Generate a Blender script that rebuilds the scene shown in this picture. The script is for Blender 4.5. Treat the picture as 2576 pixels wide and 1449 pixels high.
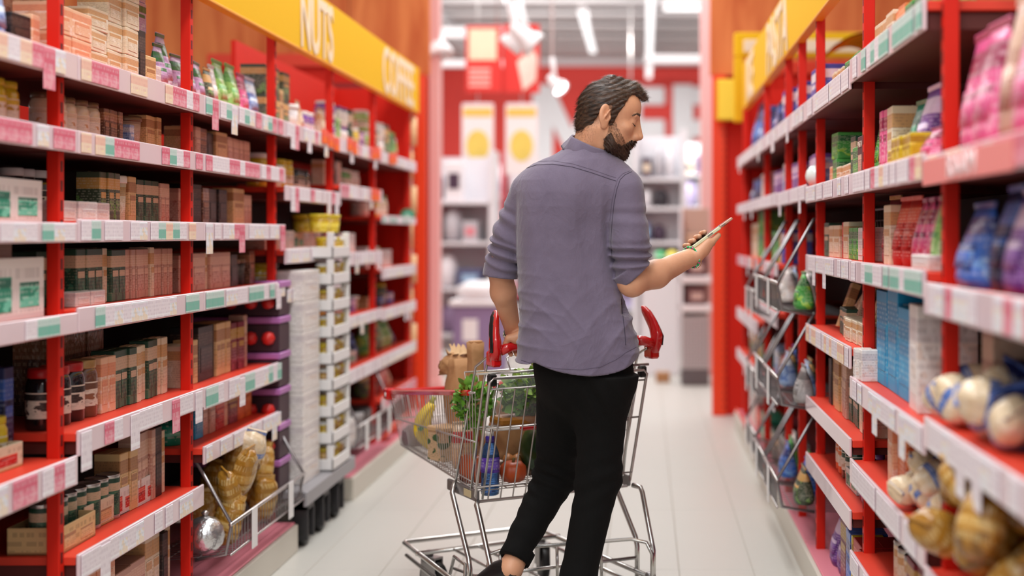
import bpy, math, random
import numpy as np
from mathutils import Vector, Matrix

random.seed(7)
rng = np.random.default_rng(7)
SC = bpy.context.scene
for o in list(bpy.data.objects):
    bpy.data.objects.remove(o)
PI = math.pi

# ---------------------------------------------------------------- camera
HC = 1.27                      # eye height
FP = 3400.0                    # focal length in pixels of a 2576 px wide frame
VX, VY = 1622.0, 590.0         # vanishing point of the aisle
cam_d = bpy.data.cameras.new('camera')
cam = bpy.data.objects.new('camera', cam_d)
SC.collection.objects.link(cam)
cam.location = (0, 0, HC)
cam.rotation_euler = (PI / 2, 0, 0)
cam_d.sensor_width = 36.0
cam_d.lens = FP * 36.0 / 2576.0
cam_d.shift_x = -(VX - 1288.0) / 2576.0
cam_d.shift_y = -(724.5 - VY) / 2576.0
cam_d.clip_start = 0.05
cam_d.clip_end = 80
cam_d.dof.use_dof = True
cam_d.dof.focus_distance = 4.08
cam_d.dof.aperture_fstop = 1.25
SC.camera = cam

# ---------------------------------------------------------------- light
SC.view_settings.view_transform = 'Standard'
SC.view_settings.look = 'None'
SC.view_settings.gamma = 1.0
SC.view_settings.use_curve_mapping = False
SC.view_settings.exposure = 0.0
W = bpy.data.worlds.new('store_light')
SC.world = W
W.use_nodes = True
W.node_tree.nodes['Background'].inputs[0].default_value = (1.0, 0.99, 0.985, 1)
W.node_tree.nodes['Background'].inputs[1].default_value = 0.70


def area(name, loc, size, energy, rot=(0, 0, 0), col=(1, 0.985, 0.97)):
    d = bpy.data.lights.new(name, 'AREA')
    d.shape = 'RECTANGLE'
    d.size, d.size_y = size
    d.energy = energy
    d.color = col
    o = bpy.data.objects.new(name, d)
    SC.collection.objects.link(o)
    o.location = loc
    o.rotation_euler = rot
    return o


area('aisle_light_row', (-0.45, 4.0, 4.0), (0.5, 11.0), 225)
area('hall_fill', (-1.0, 12.9, 4.36), (6.0, 5.0), 330)  # unseen area light added to brighten the hall
fw = area('far_wall_fill', (-.8, 16.5, 4.2), (7.0, .3), 240, (math.radians(60), 0, 0))  # added fill, no real fixture, lifts the letters on the far wall
fw.data.spread = math.radians(100)
area('front_light_row', (-0.6, -1.5, 3.6), (3.5, 0.5), 60, (math.radians(50), 0, 0))
SC.cycles.max_bounces = 7
SC.cycles.diffuse_bounces = 4
SC.cycles.glossy_bounces = 3
SC.cycles.transmission_bounces = 6
SC.cycles.transparent_max_bounces = 8
SC.cycles.caustics_reflective = False
SC.cycles.caustics_refractive = False
SC.cycles.sample_clamp_indirect = 4.0
SC.cycles.use_denoising = True


# ---------------------------------------------------------------- helpers
def P(px, py, Y):
    """world point at depth Y seen at pixel (px, py) of the photograph"""
    return Vector(((px - VX) * Y / FP, Y, HC + (VY - py) * Y / FP))


def lin(c):
    r = []
    for v in c[:3]:
        v = v / 255.0
        r.append(v / 12.92 if v <= 0.04045 else ((v + 0.055) / 1.055) ** 2.4)
    return (r[0], r[1], r[2], 1.0)


def col_link(o):
    SC.collection.objects.link(o)
    return o


class MB:
    def __init__(s):
        s.v, s.f, s.m, s.sm = [], [], [], []

    def add(s, vs, fs, mi=0, smooth=False):
        b = len(s.v)
        s.v.extend([tuple(v) for v in vs])
        for f in fs:
            s.f.append(tuple(i + b for i in f))
            s.m.append(mi)
            s.sm.append(smooth)
        return s

    def box(s, x0, x1, y0, y1, z0, z1, mi=0, M=None):
        vs = [(x, y, z) for z in (z0, z1) for y in (y0, y1) for x in (x0, x1)]
        if M is not None:
            vs = [M @ Vector(v) for v in vs]
        fs = [(0, 2, 3, 1), (4, 5, 7, 6), (0, 1, 5, 4), (2, 6, 7, 3), (0, 4, 6, 2), (1, 3, 7, 5)]
        return s.add(vs, fs, mi)

    def cbox(s, x0, x1, y0, y1, z0, z1, c=0.003, mi=0, M=None, smooth=False):
        """box with chamfered edges"""
        c = min(c, (x1 - x0) * .45, (y1 - y0) * .45, (z1 - z0) * .45)
        X, Y, Z = (x0, x1), (y0, y1), (z0, z1)
        vs, idx = [], {}
        for i in (0, 1):
            for j in (0, 1):
                for k in (0, 1):
                    sx, sy, sz = (1 if i == 0 else -1), (1 if j == 0 else -1), (1 if k == 0 else -1)
                    for a in range(3):
                        p = [X[i], Y[j], Z[k]]
                        if a != 0: p[0] += sx * c
                        if a != 1: p[1] += sy * c
                        if a != 2: p[2] += sz * c
                        idx[(i, j, k, a)] = len(vs)
                        vs.append(tuple(p))
        fs = []
        for i in (0, 1):
            q = [idx[(i, 0, 0, 0)], idx[(i, 0, 1, 0)], idx[(i, 1, 1, 0)], idx[(i, 1, 0, 0)]]
            fs.append(q if i == 0 else q[::-1])
            q = [idx[(0, i, 0, 1)], idx[(1, i, 0, 1)], idx[(1, i, 1, 1)], idx[(0, i, 1, 1)]]
            fs.append(q if i == 0 else q[::-1])
            q = [idx[(0, 0, i, 2)], idx[(0, 1, i, 2)], idx[(1, 1, i, 2)], idx[(1, 0, i, 2)]]
            fs.append(q if i == 0 else q[::-1])
        for i in (0, 1):
            for j in (0, 1):
                q = [idx[(i, j, 0, 0)], idx[(i, j, 0, 1)], idx[(i, j, 1, 1)], idx[(i, j, 1, 0)]]
                fs.append(q if (i + j) % 2 == 0 else q[::-1])
                q = [idx[(i, 0, j, 0)], idx[(i, 0, j, 2)], idx[(i, 1, j, 2)], idx[(i, 1, j, 0)]]
                fs.append(q[::-1] if (i + j) % 2 == 0 else q)
                q = [idx[(0, i, j, 1)], idx[(0, i, j, 2)], idx[(1, i, j, 2)], idx[(1, i, j, 1)]]
                fs.append(q if (i + j) % 2 == 0 else q[::-1])
        for i in (0, 1):
            for j in (0, 1):
                for k in (0, 1):
                    q = [idx[(i, j, k, 0)], idx[(i, j, k, 1)], idx[(i, j, k, 2)]]
                    fs.append(q if (i + j + k) % 2 == 1 else q[::-1])
        if M is not None:
            vs = [M @ Vector(v) for v in vs]
        return s.add(vs, fs, mi, smooth)

    def tube(s, pts, r, n=8, mi=0, caps=True, rs=None, closed=False):
        pts = [Vector(p) for p in pts]
        N = len(pts)
        prev = None
        rings = []
        for i, p in enumerate(pts):
            if closed:
                t = (pts[(i + 1) % N] - pts[i - 1])
            elif i == 0:
                t = pts[1] - pts[0]
            elif i == N - 1:
                t = pts[-1] - pts[-2]
            else:
                t = (pts[i + 1] - p).normalized() + (p - pts[i - 1]).normalized()
            if t.length < 1e-9: t = Vector((0, 0, 1))
            t.normalize()
            if prev is None:
                a = Vector((0, 0, 1)) if abs(t.z) < .9 else Vector((1, 0, 0))
                u = t.cross(a).normalized()
            else:
                u = prev - t * prev.dot(t)
                if u.length < 1e-6: u = t.orthogonal()
                u.normalize()
            prev = u
            w = t.cross(u)
            rr = rs[i] if rs else r
            rings.append([p + (u * math.cos(2 * PI * k / n) + w * math.sin(2 * PI * k / n)) * rr for k in range(n)])
        vs = [v for rg in rings for v in rg]
        fs = []
        for i in range(N if closed else N - 1):
            j = (i + 1) % N
            for k in range(n):
                k2 = (k + 1) % n
                fs.append((i * n + k, i * n + k2, j * n + k2, j * n + k))
        if caps and not closed:
            fs.append(tuple(range(n))[::-1])
            fs.append(tuple((N - 1) * n + k for k in range(n)))
        return s.add(vs, fs, mi, True)

    def lathe(s, prof, c=(0, 0, 0), n=20, mi=0, M=None, caps=True, smooth=True):
        vs = []
        for (r, z) in prof:
            for k in range(n):
                a = 2 * PI * k / n
                vs.append(Vector((c[0] + r * math.cos(a), c[1] + r * math.sin(a), c[2] + z)))
        if M is not None: vs = [M @ v for v in vs]
        fs = []
        for i in range(len(prof) - 1):
            for k in range(n):
                k2 = (k + 1) % n
                fs.append((i * n + k, i * n + k2, (i + 1) * n + k2, (i + 1) * n + k))
        s.add(vs, fs, mi, smooth)
        if caps:
            b = len(s.v) - len(vs)
            s.f.append(tuple(b + k for k in range(n))[::-1]); s.m.append(mi); s.sm.append(False)
            s.f.append(tuple(b + (len(prof) - 1) * n + k for k in range(n))); s.m.append(mi); s.sm.append(False)
        return s

    def loft(s, rings, mi=0, smooth=True, caps=True):
        n = len(rings[0])
        vs = [v for rg in rings for v in rg]
        fs = []
        for i in range(len(rings) - 1):
            for k in range(n):
                k2 = (k + 1) % n
                fs.append((i * n + k, i * n + k2, (i + 1) * n + k2, (i + 1) * n + k))
        if caps:
            fs.append(tuple(range(n))[::-1])
            fs.append(tuple((len(rings) - 1) * n + k for k in range(n)))
        return s.add(vs, fs, mi, smooth)

    def grid(s, fn, nu, nv, mi=0, smooth=True):
        vs = [fn(i / nu, j / nv) for j in range(nv + 1) for i in range(nu + 1)]
        fs = [(j * (nu + 1) + i, j * (nu + 1) + i + 1, (j + 1) * (nu + 1) + i + 1, (j + 1) * (nu + 1) + i)
              for j in range(nv) for i in range(nu)]
        return s.add(vs, fs, mi, smooth)

    def mesh(s, name, mats):
        me = bpy.data.meshes.new(name)
        me.from_pydata(s.v, [], s.f)
        if not isinstance(mats, (list, tuple)): mats = [mats]
        for m in mats: me.materials.append(m)
        me.polygons.foreach_set('material_index', s.m)
        me.polygons.foreach_set('use_smooth', s.sm)
        me.update()
        return me

    def obj(s, name, mats, parent=None, loc=None):
        o = bpy.data.objects.new(name, s.mesh(name, mats))
        if loc is not None: o.location = loc
        if parent is not None: o.parent = parent
        return col_link(o)


def thing(name, label, cat, loc=(0, 0, 0), rotz=0.0, group=None):
    o = bpy.data.objects.new(name, None)
    o.empty_display_size = .05
    o.location = loc
    o.rotation_euler = (0, 0, rotz)
    return tag(col_link(o), label, cat, group)


def tag(o, label, cat, group=None):
    o['label'] = label
    o['category'] = cat
    if group: o['group'] = group
    return o


def structure(o):
    o['kind'] = 'structure'
    return o


def stuff(o):
    o['kind'] = 'stuff'
    return o


def dup(root, loc=None, rotz=None, label=None, group=None):
    r = root.copy()
    col_link(r)
    if loc is not None: r.location = loc
    if rotz is not None: r.rotation_euler = (0, 0, rotz)
    if label: r['label'] = label
    if group: r['group'] = group
    for ch in root.children:
        c = ch.copy(); col_link(c); c.parent = r
        for g in ch.children:
            d = g.copy(); col_link(d); d.parent = c
    return r


def text_mesh(body, size, extrude=.002, align='CENTER', sx=1.0, bold=0.0):
    cu = bpy.data.curves.new('lettering', 'FONT')
    cu.body = body
    cu.size = size
    cu.extrude = extrude
    cu.align_x = align
    cu.offset = bold
    cu.resolution_u = 3
    o = bpy.data.objects.new('t', cu)
    col_link(o)
    bpy.context.view_layer.update()
    me = bpy.data.meshes.new_from_object(o.evaluated_get(bpy.context.evaluated_depsgraph_get()))
    bpy.data.objects.remove(o)
    if sx != 1.0:
        for v in me.vertices: v.co.x *= sx
    return me


def lettering(body, size, mat, parent, loc, rot, sx=1.0, name='lettering', bold=0.0, extrude=.002):
    me = text_mesh(body, size, sx=sx, bold=bold, extrude=extrude)
    me.materials.clear(); me.materials.append(mat)
    o = bpy.data.objects.new(name, me)
    col_link(o)
    o.location = loc
    o.rotation_euler = rot
    if parent: o.parent = parent
    return o


# ---------------------------------------------------------------- materials
MATS = {}


def mat(name, c, rough=.5, metal=0.0, spec=.5, bump=0.0, bscale=40.0, var=0.0, vscale=8.0, coat=0.0, trans=0.0,
        alpha=1.0, emit=0.0, sheen=0.0, ior=1.45):
    if name in MATS: return MATS[name]
    m = bpy.data.materials.new(name)
    m.use_nodes = True
    nt = m.node_tree
    b = nt.nodes['Principled BSDF']
    lc = lin(c)
    b.inputs['Base Color'].default_value = lc
    b.inputs['Roughness'].default_value = rough
    b.inputs['Metallic'].default_value = metal
    b.inputs['Specular IOR Level'].default_value = spec
    b.inputs['Coat Weight'].default_value = coat
    b.inputs['Transmission Weight'].default_value = trans
    b.inputs['Alpha'].default_value = alpha
    b.inputs['IOR'].default_value = ior
    b.inputs['Sheen Weight'].default_value = sheen
    if emit:
        b.inputs['Emission Color'].default_value = lc
        b.inputs['Emission Strength'].default_value = emit
    if var or bump:
        tc = nt.nodes.new('ShaderNodeTexCoord')
        if var:
            n = nt.nodes.new('ShaderNodeTexNoise')
            n.inputs['Scale'].default_value = vscale
            n.inputs['Detail'].default_value = 4
            nt.links.new(tc.outputs['Object'], n.inputs['Vector'])
            mx = nt.nodes.new('ShaderNodeMix'); mx.data_type = 'RGBA'
            mx.inputs[6].default_value = tuple(v * (1 - var) for v in lc[:3]) + (1,)
            mx.inputs[7].default_value = tuple(min(1, v * (1 + var)) for v in lc[:3]) + (1,)
            nt.links.new(n.outputs['Fac'], mx.inputs[0])
            nt.links.new(mx.outputs[2], b.inputs['Base Color'])
        if bump:
            n2 = nt.nodes.new('ShaderNodeTexNoise')
            n2.inputs['Scale'].default_value = bscale
            n2.inputs['Detail'].default_value = 5
            nt.links.new(tc.outputs['Object'], n2.inputs['Vector'])
            bp = nt.nodes.new('ShaderNodeBump')
            bp.inputs['Strength'].default_value = bump
            bp.inputs['Distance'].default_value = .01
            nt.links.new(n2.outputs['Fac'], bp.inputs['Height'])
            nt.links.new(bp.outputs['Normal'], b.inputs['Normal'])
    MATS[name] = m
    return m


def print_group():
    """node group: a printed pack: base colour, a colour band, a picture blot and rows of small print"""
    g = bpy.data.node_groups.new('printed_pack', 'ShaderNodeTree')
    I = g.interface
    for nm in ('Base', 'Band', 'Picture', 'Ink'):
        I.new_socket(nm, in_out='INPUT', socket_type='NodeSocketColor')
    for nm in ('BandLow', 'BandHigh', 'Seed', 'Rows'):
        I.new_socket(nm, in_out='INPUT', socket_type='NodeSocketFloat')
    I.new_socket('Color', in_out='OUTPUT', socket_type='NodeSocketColor')
    N, L = g.nodes, g.links
    gi, go = N.new('NodeGroupInput'), N.new('NodeGroupOutput')
    tc = N.new('ShaderNodeTexCoord')
    sp = N.new('ShaderNodeSeparateXYZ')
    L.new(tc.outputs['Generated'], sp.inputs[0])

    def m(op, a, b=None, c=None):
        n = N.new('ShaderNodeMath'); n.operation = op
        for i, x in enumerate((a, b, c)):
            if x is None: continue
            if isinstance(x, (int, float)): n.inputs[i].default_value = x
            else: L.new(x, n.inputs[i])
        return n.outputs[0]

    u = m('ADD', sp.outputs[0], m('MULTIPLY', sp.outputs[1], .8))
    z = sp.outputs[2]
    band = m('MULTIPLY', m('GREATER_THAN', z, gi.outputs['BandLow']), m('LESS_THAN', z, gi.outputs['BandHigh']))
    cv = N.new('ShaderNodeCombineXYZ')
    L.new(m('MULTIPLY', u, 2.2), cv.inputs[0]); L.new(m('MULTIPLY', z, 2.6), cv.inputs[1]); L.new(gi.outputs['Seed'], cv.inputs[2])
    no = N.new('ShaderNodeTexNoise'); no.inputs['Scale'].default_value = 1.3; no.inputs['Detail'].default_value = 2
    L.new(cv.outputs[0], no.inputs['Vector'])
    pic = m('MULTIPLY', m('GREATER_THAN', no.outputs['Fac'], .55), m('LESS_THAN', z, gi.outputs['BandLow']))
    zr = m('MULTIPLY', z, gi.outputs['Rows'])
    row = m('LESS_THAN', m('FRACT', zr), .5)
    cv2 = N.new('ShaderNodeCombineXYZ')
    L.new(m('MULTIPLY', u, 16), cv2.inputs[0]); L.new(m('MULTIPLY', m('FLOOR', zr), 3.7), cv2.inputs[1]); L.new(gi.outputs['Seed'], cv2.inputs[2])
    no2 = N.new('ShaderNodeTexNoise'); no2.inputs['Scale'].default_value = 1.0; no2.inputs['Detail'].default_value = 3
    L.new(cv2.outputs[0], no2.inputs['Vector'])
    ink = m('MULTIPLY', m('MULTIPLY', row, m('GREATER_THAN', no2.outputs['Fac'], .5)),
            m('MULTIPLY', m('GREATER_THAN', z, .12), m('LESS_THAN', z, .9)))

    def mix(f, a, b):
        n = N.new('ShaderNodeMix'); n.data_type = 'RGBA'
        L.new(f, n.inputs[0]); L.new(a, n.inputs[6]); L.new(b, n.inputs[7])
        return n.outputs[2]
    c = mix(pic, gi.outputs['Base'], gi.outputs['Picture'])
    c = mix(band, c, gi.outputs['Band'])
    c = mix(m('MULTIPLY', ink, .34), c, gi.outputs['Ink'])
    L.new(c, go.inputs[0])
    return g


PG = print_group()


def pack(name, base, band, pic, ink, lo=.62, hi=.85, rough=.45, rows=20, bump=0.0):
    if name in MATS: return MATS[name]
    m = bpy.data.materials.new(name)
    m.use_nodes = True
    nt = m.node_tree
    b = nt.nodes['Principled BSDF']
    g = nt.nodes.new('ShaderNodeGroup'); g.node_tree = PG
    for k, v in (('Base', base), ('Band', band), ('Picture', pic), ('Ink', ink)):
        g.inputs[k].default_value = lin(v)
    g.inputs['BandLow'].default_value = lo
    g.inputs['BandHigh'].default_value = hi
    g.inputs['Seed'].default_value = (sum(ord(ch) for ch in name) % 97) * .37
    g.inputs['Rows'].default_value = rows
    nt.links.new(g.outputs[0], b.inputs['Base Color'])
    b.inputs['Roughness'].default_value = rough
    if bump:
        tc = nt.nodes.new('ShaderNodeTexCoord')
        n2 = nt.nodes.new('ShaderNodeTexNoise'); n2.inputs['Scale'].default_value = 30
        nt.links.new(tc.outputs['Object'], n2.inputs['Vector'])
        bp = nt.nodes.new('ShaderNodeBump'); bp.inputs['Strength'].default_value = bump; bp.inputs['Distance'].default_value = .01
        nt.links.new(n2.outputs['Fac'], bp.inputs['Height']); nt.links.new(bp.outputs['Normal'], b.inputs['Normal'])
    MATS[name] = m
    return m


m_red = mat('red_shelf_paint', (208, 34, 18), .55, var=.05, spec=.25)
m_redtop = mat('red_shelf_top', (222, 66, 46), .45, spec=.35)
m_orange_red = mat('orange_red_post', (236, 62, 18), .4)
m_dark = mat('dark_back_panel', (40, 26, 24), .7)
m_rail = mat('pale_price_rail', (226, 204, 210), .3, coat=.3)
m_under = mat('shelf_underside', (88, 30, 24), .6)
m_plinth = mat('cream_plinth', (206, 200, 188), .45)
m_pink = mat('pink_plinth_top', (218, 128, 142), .5)
m_white = mat('white_plastic', (232, 230, 230), .4)
m_yellow = mat('yellow_sign', (232, 180, 34), .8, spec=.12)
m_yellow_edge = mat('orange_sign_edge', (240, 160, 10), .45)
m_cream = mat('cream_lettering', (236, 214, 186), .8, spec=.1)
m_wire = mat('grey_wire', (150, 146, 148), .35, metal=.8)
m_chrome = mat('chrome_tube', (205, 203, 200), .2, metal=1.0)
m_zinc = mat('zinc_wire', (196, 190, 188), .3, metal=.85)
m_black = mat('black_rubber', (14, 13, 14), .45)
m_cart_red = mat('glossy_red_plastic', (200, 22, 24), .18, coat=.6)
m_green = mat('green_badge', (12, 158, 120), .4)
m_orange = mat('orange_tag', (250, 110, 20), .5)
m_teal = mat('teal_tag', (150, 205, 195), .5)
m_kraft = mat('brown_kraft', (176, 130, 88), .75, var=.12, vscale=12, bump=.4, bscale=30)


def wood_mat():
    m = bpy.data.materials.new('orange_wood')
    m.use_nodes = True
    nt = m.node_tree; b = nt.nodes['Principled BSDF']
    tc = nt.nodes.new('ShaderNodeTexCoord'); mp = nt.nodes.new('ShaderNodeMapping')
    mp.inputs['Scale'].default_value = (5, 5, .7)
    n = nt.nodes.new('ShaderNodeTexNoise'); n.inputs['Scale'].default_value = 1.6; n.inputs['Detail'].default_value = 6
    n.inputs['Distortion'].default_value = .8
    cr = nt.nodes.new('ShaderNodeValToRGB')
    cr.color_ramp.elements[0].position = .3; cr.color_ramp.elements[0].color = lin((188, 84, 40))
    cr.color_ramp.elements[1].position = .7; cr.color_ramp.elements[1].color = lin((226, 132, 74))
    nt.links.new(tc.outputs['Object'], mp.inputs[0]); nt.links.new(mp.outputs[0], n.inputs['Vector'])
    nt.links.new(n.outputs['Fac'], cr.inputs[0]); nt.links.new(cr.outputs[0], b.inputs['Base Color'])
    b.inputs['Roughness'].default_value = .6
    b.inputs['Specular IOR Level'].default_value = .25
    return m


m_wood = wood_mat()
# ================================================================ setting
m_slab = mat('floor_joint_grey', (176, 170, 158), .6)
m_tile = mat('beige_floor_tile', (197, 195, 188), .38, var=.03, vscale=1.5, spec=.5)
fl = structure(MB().box(-7, 6, -4, 26, -.12, -.003).obj('floor', m_slab))
mb = MB().cbox(0.0012, .2788, 0.0012, 1.1188, -.05, 0, .0015)
tile_me = mb.mesh('tile', m_tile)
mb = MB().cbox(0.0012, 1.1188, 0.0012, 1.1188, -.05, 0, .0015)
big_tile = mb.mesh('tile', m_tile)
for i in range(-5, 4):
    for j in range(8):
        o = col_link(bpy.data.objects.new('tile', tile_me))
        o.location = (-.15 + .28 * i, 4.0 + 1.12 * j, 0)
        o.parent = fl
for i in range(-5, 5):
    for j in range(12):
        o = col_link(bpy.data.objects.new('tile', big_tile))
        o.location = (-.15 + 1.12 * i, 12.97 + 1.12 * j, 0)
        o.parent = fl

# far wall with the big white letters
m_wall_red = mat('red_wall', (214, 50, 38), .6, var=.04)
m_wall_white = mat('white_wall', (232, 230, 232), .7)
wall = structure(MB().box(-7, 6, 24.2, 24.4, 0, 5.2).obj('wall_back', m_wall_white))
rp = MB().box(-7, 6, 24.14, 24.2, 2.38, 4.28).obj('red_fascia', m_wall_red, wall)
def big_letter(ch, x, w, h=1.52, z0=2.42, t=.36):
    mb = MB(); a, b_ = -.06, 0
    if ch == 'M':
        left = [(0, 0), (t, 0), (t, h * .52), (w / 2, .10), (w / 2, .10 + h * .42), (t * .98, h), (0, h)]
        for mir in (0, 1):
            pl = [((w - x_) if mir else x_, z_) for x_, z_ in left]
            if mir: pl = pl[::-1]
            n_ = len(pl)
            # split in convex pieces: the stem and the sloping stroke
            for piece in ([0, 1, 2, 5, 6], [2, 3, 4, 5]):
                idx = piece if not mir else [n_ - 1 - q for q in piece][::-1]
                vs = [(pl[q][0], a, pl[q][1]) for q in idx]; vb = [(pl[q][0], b_, pl[q][1]) for q in idx]
                m_ = len(vs)
                mb.add(vs + vb, [tuple(range(m_)), tuple(range(m_, 2 * m_))[::-1]] + [(q, (q + 1) % m_, m_ + (q + 1) % m_, m_ + q)[::-1] for q in range(m_)])
    elif ch == 'E':
        mb.box(0, t, a, b_, 0, h)
        for z in (0, (h - t) / 2, h - t): mb.cbox(t, w, a, b_, z, z + t * (.9 if z else 1), .03)
    else:
        mb.box(0, t, a, b_, 0, h)
        mb.cbox(t, w, a, b_, h - t, h, .04).cbox(t, w, a, b_, h * .42, h * .42 + t, .04).box(w - t, w, a, b_, h * .45, h - .1).box(w - t * 1.2, w, a, b_, 0, h * .45)
    o = mb.obj('letter', m_wall_white, wall)
    o.location = (x, 24.12, z0)
for ch, x, w in (('M', -2.0, 1.42), ('E', -.42, .78), ('E', .50, .78), ('R', 1.42, .9)):
    big_letter(ch, x, w)
structure(MB().box(-7.1, -7, -4, 26, 0, 5).obj('wall_left', m_wall_white))
structure(MB().box(6, 6.1, -4, 26, 0, 5).obj('wall_right', m_wall_white))

# ceiling beyond the portals: pale slats under a darker deck
m_deck = mat('grey_ceiling_deck', (132, 132, 130), .8)
m_slat = mat('pale_ceiling_slat', (230, 224, 224), .7)
ceil = structure(MB().box(-7, 6, 13.5, 26, 4.55, 4.65).obj('ceiling', m_deck))
sl = MB().box(-6.9, 5.9, -.33, .33, 0, .06).mesh('slat', m_slat)
for k in range(10):
    o = col_link(bpy.data.objects.new('slat', sl)); o.location = (0, 14.2 + 1.1 * k, 4.42); o.parent = ceil
bm_ = MB().box(-.09, .09, 13.6, 24.1, 0, .16).mesh('beam', m_wall_white)
for x in (-4.6, -2.9, .08, 1.3, 3.4):
    o = col_link(bpy.data.objects.new('beam', bm_)); o.location = (x, 0, 4.22); o.parent = ceil

# the two wood-topped portals at the end of the aisle
def portal(x_in, sgn, label):
    t = thing('portal_wall', label, 'wall', (x_in, 9.5, 0))
    xo = 3.4 * sgn
    lo, hi = min(0, xo), max(0, xo)
    for k in range(6):
        a = lo + (hi - lo) * k / 6; b = lo + (hi - lo) * (k + 1) / 6
        MB().cbox(a + .004, b - .004, 0, .06, 2.39, 4.2, .004).obj('wood_panel', m_wood, t)
    MB().box(lo + .05, hi - .02, .02, .12, 0, 2.385).obj('red_panel', m_red, t)
    p = MB().cbox(min(0.02 * sgn, .115 * sgn), max(.02 * sgn, .115 * sgn), -.03, .08, 0, 2.385, .004).obj('post', m_orange_red, t)
    hs = MB()
    for k in range(46):
        for xx in (.03,):
            hs.box(min(.095 * sgn, .108 * sgn), max(.095 * sgn, .108 * sgn), -.032, -.029, .05 + .05 * k, .075 + .05 * k)
    stuff(hs.obj('slot_strip', mat('slot_dark', (150, 30, 12), .6), p))
    return t
portal(-1.512, -1, 'wood topped red portal at far end of left shelves')
portal(.455, 1, 'wood topped red portal at far end of right shelves')
# the red header boards above the shelf ends
for sgn, x0, x1, y, z0, z1, lb in ((-1, -3.0, -1.93, 9.30, 1.2, 2.51, 'low red header board behind the left shelf tops'),
                                   (1, .93, 2.2, 9.30, 1.2, 2.46, 'low red header board behind the right shelf tops')):
    t = thing('header_board', lb, 'board', (0, y, 0))
    MB().cbox(x0, x1, 0, .05, z0, z1, .004).obj('board_panel', m_red, t)
    for xx in (x0 + .04, x1 - .08): MB().box(xx, xx + .04, .01, .04, 0, z0).obj('leg', m_red, t)
    MB().cbox(x0, x1, -.04, 0, z1 - .09, z1, .004).obj('top_rail', m_redtop, t)
    MB().cbox(x0, x1, -.03, 0, z1 - .26, z1 - .2, .004).obj('middle_rail', mat('deep_red', (140, 16, 14), .5), t)

# plinths along the aisle
def plinth(x_face, sgn, y0, y1, lb):
    t = thing('plinth', lb, 'plinth', (x_face, y0, 0))
    L = y1 - y0
    a, b = sorted((0, .5 * sgn))
    MB().cbox(a, b, 0, L, .0, .108, .003).obj('kick_board', m_plinth, t)
    n = int(round(L))
    for k in range(n):
        a, b = sorted((.012 * sgn, .5 * sgn))
        MB().cbox(a, b, k * L / n + .003, (k + 1) * L / n - .003, .108, .117, .003).obj('cover_plate', m_pink, t)
plinth(-1.39, -1, 2.2, 5.42, 'cream plinth with pink top under nearer left shelves')
plinth(-1.39, -1, 6.44, 8.9, 'cream plinth with pink top under farther left shelves')
plinth(.59, 1, 2.2, 8.9, 'long cream plinth with pink top under right shelves')

# ================================================================ shelving bays
XL, XR = -1.49, .63
YL = [2.45, 3.465, 4.456, 5.465, 6.462, 7.483, 8.586]
YR = [1.9, 2.87, 3.91, 4.98, 5.55, 6.07, 7.14, 8.67]
tag_mats = [pack('tag_white', (232, 222, 228), (240, 236, 240), (226, 212, 220), (190, 172, 186), .1, .2, rows=5),
            pack('tag_pale', (232, 232, 238), (226, 214, 224), (238, 220, 200), (180, 186, 188), .7, .9, rows=5),
            pack('tag_pink', (226, 128, 148), (214, 96, 120), (232, 160, 172), (240, 220, 226), .5, .9, rows=4),
            pack('tag_peach', (240, 214, 190), (236, 190, 170), (244, 226, 180), (220, 160, 150), .5, .9, rows=4),
            pack('tag_teal', (196, 216, 210), (120, 186, 168), (150, 200, 180), (150, 180, 176), .1, .6, rows=4)]
tag_me = [MB().cbox(-.0015, .0015, -.03, .03, -.026, .026, .001).mesh('price_tag', m) for m in tag_mats]
tag_low = [MB().cbox(-.0015, .0015, -.032, .032, -.075, .026, .001).mesh('price_tag', m) for m in tag_mats[:3]]
tag_or = MB().cbox(-.002, .002, -.05, .05, -.02, .045, .001)
tag_or.box(-.0028, .0028, -.045, .045, -.018, .012, 1)
tag_orange = tag_or.mesh('promo_tag', [mat('salmon_tag', (244, 96, 70), .5), m_orange])

ORD = ['first', 'second', 'third', 'fourth', 'fifth', 'sixth', 'seventh', 'eighth', 'ninth', 'tenth', 'eleventh', 'twelfth',
       'thirteenth', 'fourteenth', 'fifteenth', 'sixteenth', 'seventeenth', 'eighteenth', 'nineteenth', 'twentieth', 'twenty-first',
       'twenty-second', 'twenty-third', 'twenty-fourth', 'twenty-fifth']
bay_l = ['nearest', 'second', 'third', 'fourth', 'fifth', 'farthest']
bay_r = ['nearest', 'second', 'third', 'fourth', 'fifth', 'sixth', 'farthest']


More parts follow.
